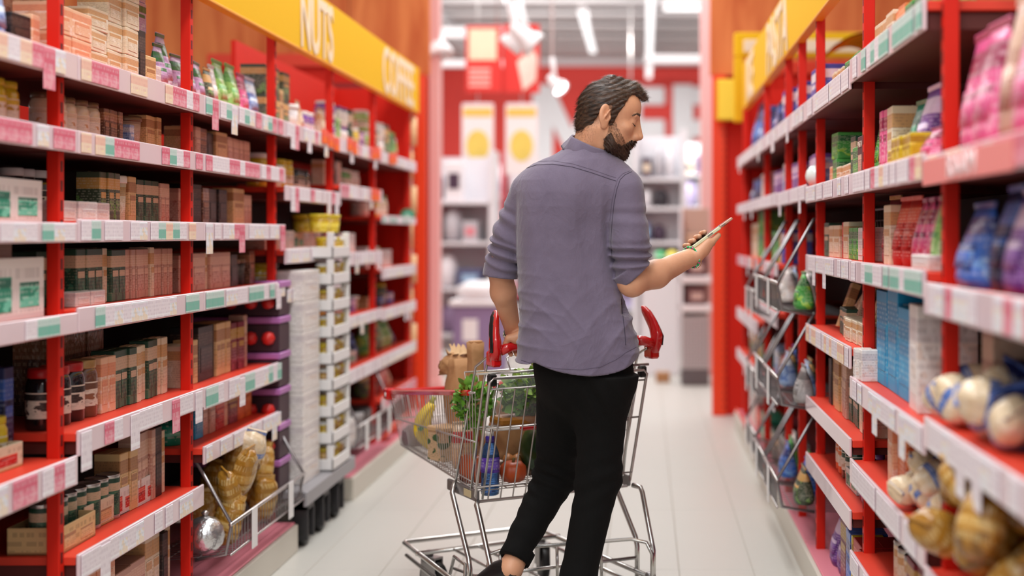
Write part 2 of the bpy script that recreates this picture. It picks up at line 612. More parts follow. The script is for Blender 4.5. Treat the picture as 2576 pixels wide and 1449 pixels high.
def make_bay(side, k, rails, basketY=None, weights=(6, 3, 2, 1, 1), promo=()):
    sgn = -1 if side == 'L' else 1
    X = XL if side == 'L' else XR
    Ys = YL if side == 'L' else YR
    y0, y1 = Ys[k], Ys[k + 1]
    nm = (bay_l if side == 'L' else bay_r)[k]
    t = thing('shelving_bay', f'red metal shelving bay with price rails, {nm} along the {"left" if side == "L" else "right"} side of aisle', 'shelf', (X, y0, 0))
    L = y1 - y0
    H = 2.32
    # uprights at the far end of the bay (and near end for the first)
    def upright(y):
        a, b = sorted((0, .032 * sgn))
        u = MB().cbox(a, b, y - .028, y + .004, .1, H, .002).obj('upright', m_red, t)
        s = MB()
        for q in range(44):
            z = .13 + q * .05
            xx = sorted((-.0008 * sgn, .001 * sgn))
            s.box(xx[0], xx[1], y - .018, y - .006, z, z + .028)
        stuff(s.obj('slot_strip', mat('slot_shadow', (96, 12, 8), .6), u))
    if k > 0: upright(0)
    if (side == 'L' and k == 5) or (side == 'R' and k == 6): upright(L)
    a, b = sorted((.47 * sgn, .485 * sgn))
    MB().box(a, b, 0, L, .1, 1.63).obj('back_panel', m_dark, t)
    a, b = sorted((.466 * sgn, .489 * sgn))
    if (side == 'L' and k >= 4) or (side == 'R' and k >= 5): MB().box(a, b, 0, L, 1.64, 2.2).obj('upper_back_panel', m_red, t)
    if side == 'L' and k == 5:
        a, b = sorted((.0, .47 * sgn)); MB().box(a, b, L + .006, L + .02, .1, 2.2).obj('end_panel', m_red, t)
    if side == 'R' and k == 6:
        a, b = sorted((.0, .47 * sgn)); MB().box(a, b, L + .006, L + .02, .1, 2.2).obj('end_panel', m_red, t)
    pal = {'w': 0, 'p': 1, 'r': 2, 'o': 3, 't': 4}
    for (z0, z1, style) in rails:
        a, b = sorted((-.028 * sgn, .46 * sgn))
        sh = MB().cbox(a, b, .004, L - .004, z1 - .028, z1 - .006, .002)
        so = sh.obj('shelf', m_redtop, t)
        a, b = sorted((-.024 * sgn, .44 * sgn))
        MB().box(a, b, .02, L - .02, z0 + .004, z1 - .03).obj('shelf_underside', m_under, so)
        a, b = sorted((-.038 * sgn, -.030 * sgn))
        rl = MB().cbox(a, b, .003, L - .003, z0, z1, .002).obj('price_rail', m_rail, t)
        h = z1 - z0
        # price tags slid into the rail
        y = .045
        zc = (z0 + z1) / 2
        while y < L - .05:
            if style and random.random() < .86:
                ch = random.choice(style)
                i = pal[ch]
                low = random.random() < .09 and i < 3
                o = bpy.data.objects.new('price_tag', (tag_low if low else tag_me)[i])
                col_link(o)
                o.location = (-.0405 * sgn, y, zc)
                o.scale = (1, 1, h / .06 if not low else 1)
                o.rotation_euler = (0, 0, 0)
                o.parent = rl
            y += .0615 if random.random() < .75 else .09
    for (y, z) in promo:
        o = col_link(bpy.data.objects.new('promo_tag', tag_orange)); o.location = (-.046 * sgn, y - y0, z); o.parent = t
    return t


A = (1.665, 1.73); B = (1.478, 1.537); Cc = (1.25, 1.31); D = (1.018, 1.082)
RL = [
    [A + ('wrpro',), B + ('wrpr',), (1.25, 1.30, 'wwpt'), (1.018, 1.07, 'wwt'), (.63, .705, 'wwpr')],
    [A + ('wrpror',), B + ('rrrowt',), Cc + ('wwptto',), D + ('wwppwt',), (.70, .766, 'wwpwr'), (.378, .448, 'wp')],
    [A + ('wrrrpt',), B + ('rrrw',), Cc + ('wwwpr',), D + ('wttwpr',), (.69, .765, 'wwpt'), (.51, .57, 'ppw')],
    [A + ('wwrpr',), (1.408, 1.47, 'wrw'), (1.15, 1.213, 'wwwp'), (.99, 1.05, 'wwp')],
    [A + ('wwpr',), (1.445, 1.515, 'wrp'), (1.115, 1.183, 'wwp'), (.805, .865, 'wp'), (.53, .60, 'w')],
    [A + ('wwp',), (1.333, 1.377, 'tw'), (1.02, 1.085, 'wp'), (.79, .855, 'wp'), (.53, .60, 'p'), (.30, .36, 'r')],
]
Ra = (1.385, 1.445); Rb = (1.71, 1.78)
RR = [
    [(1.375, 1.435, 'rrro'), (1.102, 1.17, 'wwrrp'), (.82, .885, 'wwp'), (.50, .57, 'w')],
    [(1.705, 1.775, 'tttw'), Ra + ('wwrwo',), (1.135, 1.195, 'tttww'), (.80, .862, 'wp'), (.555, .625, 'ww'), (.30, .36, 'w')],
    [(1.69, 1.76, 'wwpw'), Ra + ('wwwp',), (1.137, 1.197, 'wwp'), (.88, .945, 'wo'), (.625, .68, ''), (.413, .472, '')],
    [(1.69, 1.76, 'wwp'), (1.395, 1.455, 'ww')],
    [(1.69, 1.76, 'wwp'), (1.395, 1.455, 'ww')],
    [(1.69, 1.76, 'wwp'), (1.40, 1.46, 'ww'), (1.08, 1.14, 'wrp'), (.845, .92, 'ww'), (.50, .57, 'w')],
    [(1.69, 1.76, 'wwp'), (1.40, 1.46, 'ww'), (1.08, 1.14, 'wr'), (.735, .81, 'w'), (.48, .55, 'w')],
]
for k in range(6):
    pr = []
    if k == 3: pr = [(6.1, 1.70), (6.22, 1.69), (6.34, 1.68)]
    if k == 4: pr = [(6.62, 1.70), (6.74, 1.69), (7.2, 1.69), (7.32, 1.70), (7.2, 1.47), (7.32, 1.47)]
    if k == 5: pr = [(7.7, 1.69), (7.82, 1.70)]
    make_bay('L', k, RL[k], promo=pr)
for k in range(7):
    pr = []
    if k == 5: pr = [(6.95, 1.11), (6.80, 1.11)]
    if k == 6: pr = [(7.3, 1.11)]
    make_bay('R', k, RR[k], promo=pr)

# salmon banner with white lettering along the near right rail
def rail_banner():
    bay = [o for o in bpy.data.objects if o.name.startswith('shelving_bay') and o.get('label', '').startswith('red metal') and 'nearest along the right' in o['label']][0]
    b_ = MB().cbox(-.0445, -.042, .25, .95, 1.372, 1.425, .001).obj('rail_banner', mat('salmon_banner', (236, 140, 136), .5), bay)
    lettering('RAAM', .062, mat('banner_white', (246, 226, 228), .5), b_, (-.046, .60, 1.380), (PI / 2, 0, -PI / 2), sx=1.35)
rail_banner()

# promo cards lying on the plinth edges
n = 0
for (x, y, sgn) in ((.56, 6.4, 1), (.56, 6.75, 1), (.57, 8.1, 1), (-1.42, 7.9, -1), (-1.42, 7.6, -1)):
    where = [('orange and salmon promo card leaning on right plinth, nearest'), ('orange and salmon promo card leaning on right plinth, second nearest'),
             ('orange promo card leaning on right plinth near far end'), ('orange promo card on left plinth at the far bay'), ('orange promo card on left plinth before the far bay')][n]
    M = Matrix.Rotation(sgn * math.radians(-35), 4, 'Y')
    o = MB().cbox(-.004, .004, -.09, .09, 0, .12, .001, 0, M).box(-.0055, .0055, -.08, .08, .01, .06, 1, M).obj('promo_card', [mat('salmon_tag', (244, 96, 70)), m_orange])
    o.location = (x + .05 * sgn, y, .12)
    tag(o, where, 'card', 'promo cards on the plinths')
    n += 1

# ================================================================ yellow header signs
def sign(side, y0, y1, words, lb):
    sgn = -1 if side == 'L' else 1
    x = XL + .03 if side == 'L' else XR - .01
    t = thing('header_sign', lb, 'sign', (x, y0, 0))
    a, b = sorted((0, .03 * sgn))
    MB().cbox(a, b, 0, y1 - y0, 2.06, 2.345, .003).obj('sign_board', m_yellow, t)
    a, b = sorted((-.004 * sgn, .034 * sgn))
    MB().cbox(a, b, 0, y1 - y0 + .004, 2.052, 2.062, .002).obj('lower_trim', m_yellow_edge, t)
    MB().cbox(a, b, y1 - y0, y1 - y0 + .01, 2.052, 2.345, .002).obj('end_trim', m_yellow_edge, t)
    for (wd, yc, sz, zz, sx) in words:
        rz = PI / 2 if side == 'L' else -PI / 2
        lettering(wd, sz, m_cream, t, (-.003 * sgn, yc - y0, zz), (PI / 2, 0, rz), sx=sx, bold=.006)
    return t
sign('L', 2.4, 8.72, [('NUTS', 6.02, .36, 2.075, .66), ('COFFEE', 8.02, .36, 2.075, .80)], 'long yellow header sign reading nuts and coffee above left shelves')
sign('R', 2.3, 8.5, [('PASTA', 6.35, .36, 2.075, .95), ('RICE', 7.95, .36, 2.075, .7)], 'long yellow header sign reading pasta and rice above right shelves')
# the yellow boxed frame behind the right sign and the small cube sign on the far post
t = thing('yellow_frame', 'yellow topped cross sign behind the right header sign', 'sign', (0, 8.75, 0))
MB().cbox(.58, 1.55, 0, .08, 2.42, 2.58, .01).obj('top_bar', m_yellow, t)
MB().cbox(.64, 1.5, -.012, 0, 2.45, 2.53, .004).obj('cream_strip', m_cream, t)
MB().cbox(.58, .64, 0, .08, 2.0, 2.42, .006).obj('side_bar', m_yellow, t)
for xx in (.70, 1.40): MB().cbox(xx, xx + .04, .02, .06, 0, 2.42, .004).obj('leg', m_red, t)
t = thing('cube_sign', 'small yellow box sign on the orange right hand post', 'sign', (0, 9.3, 0))
MB().cbox(.5, .66, 0, .12, 2.06, 2.34, .008).obj('sign_box', mat('bright_yellow', (250, 212, 60), .45), t)
MB().cbox(.492, .502, 0, .12, 2.06, 2.34, .002).obj('side_trim', m_yellow_edge, t)
t = thing('hooped_banner', 'pale yellow curved paper banner over the right shelves', 'banner', (0, 7.0, 0))
def hoop(u, v):
    a = u * PI * .85
    return (.98 + .34 * u, v * .5, 2.25 - .12 * u + .13 * math.sin(a))
MB().grid(hoop, 14, 3).obj('curved_sheet', mat('pale_yellow_sheet', (244, 214, 70), .4), t)
MB().grid(lambda u, v: (hoop(u, v)[0], v * .5, hoop(u, v)[2] - .008), 14, 3).obj('sheet_backing', m_yellow, t)

# green badge at the end of the left shelves
t = thing('round_badge', 'round green badge sticking out at end of left shelves', 'badge', (-1.49, 8.5, 1.385), 0)
M = Matrix.Rotation(PI / 2, 4, 'X')
MB().lathe([(.044, 0), (.047, .003), (.047, .006), (.044, .009)], (0, 0, 0), 24, 0, M).obj('disc', m_green, t)
MB().lathe([(.026, .009), (.026, .011)], (0, 0, 0), 20, 0, M).obj('emblem', mat('pale_green', (150, 224, 200), .5), t)
# ================================================================ goods on the shelves
COL = {  # key: (words, base, band, picture, ink)
    'dkg': ('dark green', (34, 70, 54), (206, 176, 146), (60, 110, 86), (150, 140, 110)),
    'grn': ('bright green', (70, 160, 70), (30, 100, 50), (150, 200, 70), (220, 236, 200)),
    'lgr': ('light green', (150, 200, 110), (110, 170, 90), (200, 220, 160), (60, 120, 50)),
    'cream': ('cream', (224, 206, 178), (206, 160, 110), (232, 220, 200), (150, 120, 96)),
    'white': ('white', (232, 226, 222), (214, 206, 206), (226, 210, 200), (160, 150, 150)),
    'rose': ('rosy brown', (196, 152, 134), (216, 176, 152), (172, 116, 100), (236, 216, 200)),
    'brown': ('brown', (110, 74, 56), (150, 100, 70), (84, 52, 40), (206, 180, 150)),
    'dark': ('near black', (28, 22, 24), (60, 44, 40), (44, 34, 36), (120, 100, 90)),
    'tan': ('tan', (218, 182, 128), (176, 128, 84), (224, 190, 140), (110, 80, 56)),
    'gold': ('golden', (166, 118, 44), (196, 150, 74), (130, 88, 34), (240, 220, 160)),
    'yel': ('yellow', (214, 186, 40), (180, 140, 30), (236, 214, 90), (120, 90, 30)),
    'red': ('red', (196, 36, 34), (226, 90, 70), (150, 20, 24), (240, 210, 200)),
    'pink': ('pink', (226, 96, 150), (150, 40, 80), (240, 160, 190), (250, 220, 230)),
    'purp': ('purple', (128, 76, 160), (220, 190, 220), (96, 40, 130), (230, 214, 240)),
    'blue': ('blue', (60, 112, 204), (34, 52, 130), (110, 160, 226), (220, 226, 240)),
    'navy': ('navy blue', (26, 36, 84), (50, 90, 170), (16, 22, 50), (150, 160, 190)),
    'lblue': ('pale blue', (160, 186, 226), (220, 230, 240), (110, 140, 200), (80, 90, 150)),
    'cyan': ('bright cyan blue', (8, 150, 204), (10, 130, 184), (20, 164, 214), (190, 220, 226)),
    'teal': ('teal', (20, 150, 120), (10, 110, 90), (110, 210, 180), (220, 240, 230)),
    'oran': ('orange', (226, 120, 60), (240, 150, 90), (200, 90, 40), (250, 220, 200)),
    'lilac': ('lilac and green', (196, 160, 196), (60, 110, 60), (214, 196, 210), (110, 60, 120)),
    'mix': ('green and orange', (70, 80, 60), (210, 160, 90), (110, 150, 80), (220, 210, 190)),
    'maroon': ('maroon', (120, 36, 52), (180, 140, 60), (150, 60, 80), (230, 200, 190)),
    'peach': ('peach', (234, 186, 150), (226, 150, 110), (240, 210, 190), (200, 110, 90)),
    'blupu': ('blue and purple', (58, 58, 160), (230, 220, 230), (60, 90, 200), (240, 200, 160)),
    'bun': ('creamy white', (226, 202, 168), (90, 120, 190), (236, 220, 196), (240, 234, 224)),
    'grey': ('grey', (168, 164, 164), (120, 116, 116), (190, 186, 186), (80, 80, 84)),
}


def pm(key, rough=.45, rows=20, lo=.66, hi=.88, tagn='', bump=0.0):
    w, b, bd, pc, ink = COL[key]
    return pack('pack_' + key + tagn, b, bd, pc, ink, lo, hi, rough, rows, bump)


m_lid = {k: mat('lid_' + k, c, .35, metal=(.3 if k in ('goldl', 'brownl') else 0)) for k, c in dict(
    whitel=(232, 230, 226), redl=(176, 28, 32), goldl=(176, 140, 90), brownl=(120, 92, 70), yell=(206, 180, 44), purpl=(110, 70, 150),
    greenl=(60, 130, 60), darkl=(36, 28, 28)).items()}
PROTO = {}
REUSE = {}


def proto(kind, key, w, d, h, extra=''):
    kk = (kind, key, w, d, h, extra)
    if kk in PROTO: return PROTO[kk]
    parts = []          # (name, mesh, local parts)
    if kind == 'carton':
        body = MB().cbox(-w / 2, w / 2, 0, d, 0, h, .0022).mesh('carton', pm(key))
        lb = MB().cbox(-w * .36, w * .36, -.0012, 0, h * .16, h * .62, .0006)
        parts.append(('front_label', lb.mesh('front_label', pm(key, .4, 7, .7, .95, '_label'))))
        fl_ = MB().box(-w * .5 + .001, w * .5 - .001, d * .48, d * .52, h, h + .0008)
        parts.append(('top_flap_seam', fl_.mesh('top_flap_seam', pm(key, .4, 7, .7, .95, '_label'))))
    elif kind == 'pouch':
        rings = []
        for t_ in np.linspace(0, 1, 9):
            ww = w * .5 * (.93 + .07 * math.sin(t_ * 9 + 1)) * (1 if t_ < .85 else 1.0)
            dd = d * .5 * max(.04, (1 - t_ ** 2.2)) * (1 if t_ > .05 else .85)
            rings.append([(ww * np.sign(math.cos(a)) * abs(math.cos(a)) ** .7, d / 2 + dd * np.sign(math.sin(a)) * abs(math.sin(a)) ** .8,
                           h * t_ * .94) for a in np.linspace(0, 2 * PI, 16, endpoint=False)])
        body = MB().loft(rings).mesh('pouch', pm(key, .28, 12, bump=.5))
        parts.append(('top_seal', MB().cbox(-w * .49, w * .49, d / 2 - .003, d / 2 + .003, h * .93, h, .001).mesh('top_seal', pm(key, .3, 5, .0, .8, '_seal'))))
        parts.append(('front_label', MB().loft([[(x * w * .34, d / 2 - d * .5 * max(.04, (1 - t_ ** 2.2)) - .002 + .004 * abs(x) ** 2 + y_, h * t_ * .94) for (x, y_) in
                     ((-1, 0), (-.5, 0), (.5, 0), (1, 0), (1, .012), (-1, .012))] for t_ in (.25, .4, .55)]).mesh('front_label', pm(key, .4, 6, .7, .95, '_label'))))
    elif kind == 'bag':   # slumped snack bag
        rings = []
        for t_ in np.linspace(0, 1, 9):
            s_ = math.sin(PI * min(max(t_, .03), .97)) ** .55
            rings.append([(w * .5 * s_ * (.9 + .1 * math.cos(3 * a + t_ * 4)) * np.sign(math.cos(a)) * abs(math.cos(a)) ** .8,
                           d / 2 + d * .5 * s_ * math.sin(a), h * .5 + h * .5 * -math.cos(PI * t_) * (1 + .05 * math.sin(2 * a)))
                          for a in np.linspace(0, 2 * PI, 18, endpoint=False)])
        body = MB().loft(rings).mesh('bag', pm(key, .22, 5, .35, .52, '_bag', bump=1.0))
        parts.append(('crimped_end', MB().cbox(-w * .3, w * .3, d / 2 - .003, d / 2 + .003, h * .95, h * 1.07, .001).mesh('crimped_end', pm(key, .3, 5, .0, .8, '_seal'))))
    elif kind == 'jar':
        r = w / 2
        body = MB().lathe([(r * .92, 0), (r, .006), (r, h * .74), (r * .86, h * .84), (r * .8, h * .86)], (0, r, 0), 18).mesh('jar', mat('contents_' + key, COL[key][1], .12, coat=.5, var=.25, vscale=60))
        parts.append(('lid', MB().lathe([(r * .88, h * .85), (r * .9, h * .86), (r * .9, h * .985), (r * .84, h)], (0, r, 0), 18).mesh('lid', m_lid[extra or 'whitel'])))
        parts.append(('label', MB().lathe([(r * 1.015, h * .2), (r * 1.015, h * .62)], (0, r, 0), 18, caps=False).mesh('label', pack('jarlabel_' + key, (230, 222, 206), COL[key][1], COL[key][2], (120, 100, 90), .7, .95))))
    elif kind == 'bottle':
        r = w / 2
        body = MB().lathe([(r * .9, 0), (r, .008), (r, h * .55), (r * .8, h * .66), (r * .38, h * .78), (r * .36, h * .9)], (0, r, 0), 18).mesh('bottle', mat('liquid_' + key, COL[key][1], .08, coat=.8))
        parts.append(('cap', MB().lathe([(r * .42, h * .9), (r * .42, h * .99), (r * .38, h)], (0, r, 0), 16).mesh('cap', m_lid[extra or 'whitel'])))
        parts.append(('label', MB().lathe([(r * 1.015, h * .14), (r * 1.015, h * .46)], (0, r, 0), 18, caps=False).mesh('label', pm(key, .4, 8, .6, .9, '_label'))))
    elif kind == 'can':
        r = w / 2
        body = MB().lathe([(r * .96, 0), (r, .004), (r, .008), (r * .975, .011), (r * .975, h - .011), (r, h - .008), (r, h - .003), (r * .95, h), (r * .93, h - .004)], (0, r, 0), 18).mesh('can', m_zinc)
        parts.append(('label', MB().lathe([(r * .99, .012), (r * .99, h - .012)], (0, r, 0), 18, caps=False).mesh('label', pm(key, .35, 9))))
    elif kind == 'tub':
        r = w / 2
        body = MB().lathe([(r * .84, 0), (r * .88, .004), (r, h * .86)], (0, r, 0), 18).mesh('tub', pm(key, .35, 8))
        parts.append(('lid', MB().lathe([(r * 1.05, h * .84), (r * 1.07, h * .86), (r * 1.07, h * .97), (r, h)], (0, r, 0), 18).mesh('lid', m_lid[extra or 'whitel'])))
    elif kind == 'tray':  # open cardboard display tray
        th = .004
        b_ = MB().cbox(-w / 2, w / 2, 0, d, 0, th, .001)
        b_.cbox(-w / 2, w / 2, 0, th, 0, h, .001).cbox(-w / 2, w / 2, d - th, d, 0, h, .001)
        b_.cbox(-w / 2, -w / 2 + th, 0, d, 0, h * 1.0, .001).cbox(w / 2 - th, w / 2, 0, d, 0, h, .001)
        body = b_.mesh('tray', pm(key, .6, 3, .0, .1, '_tray'))
        parts.append(('front_print', MB().box(-w * .42, -w * .1, -.001, 0, h * .15, h * .7).box(w * .05, w * .4, -.001, 0, h * .2, h * .6).mesh('front_print', pm(extra or 'teal', .5, 6, .7, .95, '_label'))))
    PROTO[kk] = (body, parts)
    return PROTO[kk]


CAT = dict(carton='carton', pouch='pouch', bag='bag', jar='jar', bottle='bottle', can='can', tub='tub', tray='tray')
COUNT = {}
PLUR = dict(carton='cartons', pouch='pouches', jar='jars', bottle='bottles', can='cans', tub='tubs', box='boxes', packet='packets')
NAMES = dict(bag='snack_bag', tray='display_tray', box='box', packet='packet')


def noun(kind, w):
    if kind == 'carton': return 'packet' if w < .046 else ('box' if w >= .1 else 'carton')
    return {'bag': 'snack bag', 'tray': 'display tray'}.get(kind, kind)


def plural(nm):
    return PLUR.get(nm, nm + 's')



def put(kind, key, w, d, h, loc, rotz, label, group, extra='', tilt=None, parts_on=True):
    body, parts = proto(kind, key, w, d, h, extra)
    nn = noun(kind, w)
    o = bpy.data.objects.new(nn.replace(' ', '_'), body)
    col_link(o)
    o.location = loc
    o.rotation_euler = (0, 0, rotz) if tilt is None else (tilt[0], tilt[1], rotz)
    tag(o, label, nn.split()[-1], group)
    if parts_on:
        for (nm, me) in parts:
            c = bpy.data.objects.new(nm, me); col_link(c); c.parent = o
    return o


SH = ['top', 'second', 'third', 'fourth', 'fifth', 'sixth', 'seventh']
BL = ['nearest left bay', 'second left bay', 'third left bay', 'fourth left bay', 'fifth left bay', 'farthest left bay']
BR = ['nearest right bay', 'second right bay', 'third right bay', 'fourth right bay', 'fifth right bay', 'sixth right bay', 'farthest right bay']


ROWS = {}


def fill(side, k, ri, items, y_start=.03, base=None, back=.045, clear=None):
    """set goods on shelf RI of bay K, from the near end to the far end"""
    sgn = -1 if side == 'L' else 1
    X = XL if side == 'L' else XR
    Ys = YL if side == 'L' else YR
    rails = RL[k] if side == 'L' else RR[k]
    y0, y1 = Ys[k], Ys[k + 1]
    if base is None:
        z = rails[ri][1] - .006
        shn = SH[ri] + ' shelf'
    else:
        z = base; shn = 'bottom plinth'
    bay = (BL if side == 'L' else BR)[k]
    rz = PI / 2 if side == 'L' else -PI / 2
    if side == 'R': back -= .028
    y = y0 + y_start
    ck = (side, k, shn)
    row = ROWS.get(ck, 0); ROWS[ck] = row + 1
    rown = ['', ' (back row)', ' (third row)', ' (fourth row)'][row]
    cnt = {}
    for it in items:
        kind, key, w, d, h, n = it[:6]
        op = it[6] if len(it) > 6 else {}
        if kind == 'gap':
            y += w; continue
        far = y0 > 6.4
        for q in range(n):
            if y + w > y1 - .015: break
            ww = w
            ym = y + w / 2
            nst = op.get('stack', 1)
            bk = back + op.get('back', 0) + random.uniform(0, .012)
            for s_ in range(nst):
                hh = h
                base_l = COL[key][0] + ' ' + noun(kind, w)
                grp = COL[key][0] + ' ' + plural(noun(kind, w))
                c = cnt.get(base_l, 0); cnt[base_l] = c + 1
                if far and n > 3:
                    pass
                lab = f'{base_l}{rown}, {ORD[min(c, 24)]} from near end, {shn} of {bay}'
                yaw = random.uniform(-.05, .05) if kind in ('carton', 'tray', 'bag', 'pouch') else random.uniform(-1, 1) * .3
                if kind == 'pouch': yaw += random.uniform(-.1, .1)
                if kind in ('jar', 'bottle', 'can', 'tub'):
                    yaw = 0
                put(kind, key, w * .965, d, hh, (X + sgn * bk, ym, z + s_ * (h + .001)), rz + yaw, lab,
                    f'{grp}{rown} on the {shn} of the {bay}', op.get('lid', ''))
                if op.get('deep'):
                    c = cnt.get(base_l, 0); cnt[base_l] = c + 1
                    put(kind, key, w * .965, d, hh, (X + sgn * (bk + d * 1.05), ym, z + s_ * (h + .001)), rz,
                        f'{base_l} behind front row, {ORD[min(c, 24)]}, {shn} of {bay}', f'{grp} behind the front row on the {shn} of the {bay}', op.get('lid', ''))
            y += w
        if op.get('gap'): y += op['gap']


c, p_, j, b, cn, tb, tr, g_ = 'carton', 'pouch', 'jar', 'bottle', 'can', 'tub', 'tray', 'gap'
# ---------------- left side
# nearest bay (partly outside the frame at the left)
fill('L', 0, 0, [(p_, 'yel', .1, .06, .2, 1), (p_, 'white', .11, .06, .17, 1), (p_, 'brown', .09, .06, .16, 1), (p_, 'blue', .08, .06, .21, 2), (p_, 'lblue', .1, .06, .19, 1), (c, 'dark', .1, .1, .09, 1), (c, 'peach', .05, .05, .1, 1)], y_start=.28)
fill('L', 0, 1, [(b, 'brown', .07, .07, .12, 5, {'lid': 'darkl'}), (j, 'dark', .06, .06, .11, 1), (j, 'yel', .085, .085, .115, 2, {'lid': 'yell'})], y_start=.34)
fill('L', 0, 2, [(tr, 'white', .32, .16, .11, 2, {'back': -.04, 'lid': 'teal'})], y_start=.3)
fill('L', 0, 2, [(j, 'brown', .075, .075, .15, 8, {'lid': 'brownl', 'back': .07})], y_start=.3)
fill('L', 0, 3, [(tr, 'white', .32, .16, .15, 2, {'back': -.04, 'lid': 'teal'})], y_start=.3)
fill('L', 0, 3, [(p_, 'yel', .08, .06, .2, 2, {'back': .08}), (c, 'dark', .1, .1, .18, 2, {'back': .06}), (c, 'rose', .11, .1, .21, 2, {'back': .03})], y_start=.32)
fill('L', 0, 4, [(tr, 'cream', .3, .16, .06, 2, {'lid': 'red'})], y_start=.3)
fill('L', 0, 4, [(j, 'yel', .07, .07, .125, 8, {'lid': 'yell', 'back': .02}), (c, 'navy', .05, .06, .24, 1, {'back': .05})], y_start=.34)
fill('L', 0, 4, [(c, 'peach', .22, .1, .14, 1, {'back': .12}), (c, 'brown', .18, .1, .2, 1, {'back': .12})], y_start=.3)
fill('L', 0, 0, [(j, 'dark', .08, .08, .12, 8, {'lid': 'redl', 'stack': 2})], base=.1175, y_start=.3)
# second bay
fill('L', 1, 0, [(c, 'peach', .13, .1, .075, 2, {'stack': 2}), (c, 'cream', .13, .11, .06, 1, {'stack': 3}), (c, 'cream', .11, .09, .08, 2, {'stack': 4}),
                 (c, 'dark', .055, .06, .17, 1), (c, 'tan', .09, .08, .1, 1), (c, 'white', .06, .05, .08, 1), (p_, 'lilac', .07, .06, .16, 2)])
fill('L', 1, 0, [(c, 'rose', .13, .12, .11, 3, {'stack': 3, 'back': .13}), (g_, '', .14, 0, 0, 1), (c, 'tan', .12, .09, .17, 1, {'back': .06}), (c, 'lilac', .105, .1, .095, 2, {'stack': 4, 'back': .06}), (p_, 'lilac', .07, .08, .2, 1)])
fill('L', 1, 1, [(j, 'cream', .07, .07, .11, 5, {'lid': 'brownl'}), (c, 'brown', .036, .06, .1, 4), (g_, '', .07, 0, 0, 1), (c, 'lblue', .03, .03, .07, 1), (tb, 'rose', .095, .09, .1, 1, {'lid': 'brownl'}), (c, 'tan', .04, .06, .11, 3)])
fill('L', 1, 2, [(c, 'white', .11, .09, .055, 3, {'back': -.03}), (c, 'mix', .045, .07, .145, 3), (tb, 'cream', .075, .07, .14, 1), (c, 'tan', .06, .07, .14, 1, {'gap': .02}), (c, 'dkg', .06, .07, .135, 3), (c, 'rose', .04, .05, .13, 2)])
fill('L', 1, 2, [(j, 'dark', .07, .07, .14, 4, {'lid': 'whitel', 'back': .08})])
fill('L', 1, 3, [(g_, '', .1, 0, 0, 1), (c, 'white', .1, .06, .04, 2, {'back': -.03}), (g_, '', .0, 0, 0, 1)])
fill('L', 1, 3, [(c, 'dkg', .065, .07, .15, 2, {'back': .06}), (c, 'dkg', .06, .07, .155, 3), (c, 'cream', .035, .06, .155, 1), (c, 'dkg', .06, .07, .15, 2), (c, 'rose', .04, .07, .15, 5), (c, 'cream', .03, .07, .155, 1), (c, 'rose', .04, .07, .15, 4)], y_start=.08)
fill('L', 1, 4, [(j, 'dark', .085, .085, .16, 3, {'lid': 'redl'}), (j, 'brown', .08, .08, .16, 1, {'lid': 'goldl'}), (c, 'peach', .05, .06, .16, 2), (c, 'dkg', .055, .07, .17, 3), (c, 'cream', .03, .06, .17, 3), (c, 'dkg', .05, .06, .18, 2), (c, 'cream', .03, .05, .18, 3)])
fill('L', 1, 4, [(g_, '', .3, 0, 0, 1), (c, 'brown', .14, .1, .24, 3, {'back': .14})])
fill('L', 1, 5, [(tr, 'tan', .24, .14, .07, 1, {'back': -.035, 'lid': 'tan'}), (tr, 'cream', .2, .14, .075, 1, {'lid': 'tan'}), (tr, 'white', .17, .14, .08, 2, {'lid': 'red'})], y_start=.02)
fill('L', 1, 5, [(cn, 'dkg', .07, .07, .13, 7), (c, 'tan', .06, .08, .18, 2), (c, 'rose', .035, .06, .22, 4), (c, 'dark', .06, .06, .22, 1), (c, 'cream', .05, .06, .2, 1)], y_start=.03)
fill('L', 1, 0, [(c, 'peach', .15, .14, .07, 3, {'stack': 3}), (c, 'rose', .12, .12, .16, 2), (c, 'cream', .06, .1, .22, 2), (c, 'dark', .05, .08, .2, 1), (c, 'cream', .045, .1, .22, 1)], base=.1175)
# third bay
fill('L', 2, 0, [(p_, 'lilac', .1, .06, .15, 3), (p_, 'mix', .07, .05, .14, 1), (p_, 'white', .07, .05, .16, 1), (p_, 'lgr', .13, .07, .19, 2), (p_, 'pink', .12, .06, .17, 1), (p_, 'lblue', .13, .06, .17, 1)])
fill('L', 2, 1, [(c, 'tan', .03, .06, .1, 3), (c, 'rose', .05, .06, .11, 2), (c, 'brown', .09, .08, .11, 1), (c, 'dark', .08, .08, .1, 1), (c, 'tan', .13, .07, .11, 1), (c, 'rose', .045, .06, .1, 7)])
fill('L', 2, 2, [(c, 'rose', .06, .07, .12, 2), (c, 'dark', .1, .08, .14, 1), (c, 'brown', .08, .08, .13, 1), (c, 'dark', .1, .08, .13, 2), (g_, '', .06, 0, 0, 1), (c, 'tan', .16, .08, .14, 1), (c, 'rose', .05, .06, .12, 2)])
fill('L', 2, 3, [(c, 'rose', .1, .08, .125, 1), (c, 'rose', .15, .08, .13, 1), (c, 'cream', .04, .08, .13, 1), (c, 'rose', .12, .08, .13, 2), (c, 'dark', .09, .08, .12, 1), (tb, 'dark', .075, .07, .1, 2, {'lid': 'brownl'}), (c, 'brown', .08, .08, .13, 1)])
fill('L', 2, 4, [(c, 'cream', .04, .07, .14, 3), (c, 'tan', .05, .07, .15, 1), (c, 'dark', .2, .1, .19, 1), (c, 'tan', .06, .1, .19, 3), (c, 'maroon', .08, .1, .18, 2), (c, 'rose', .05, .06, .2, 1)])
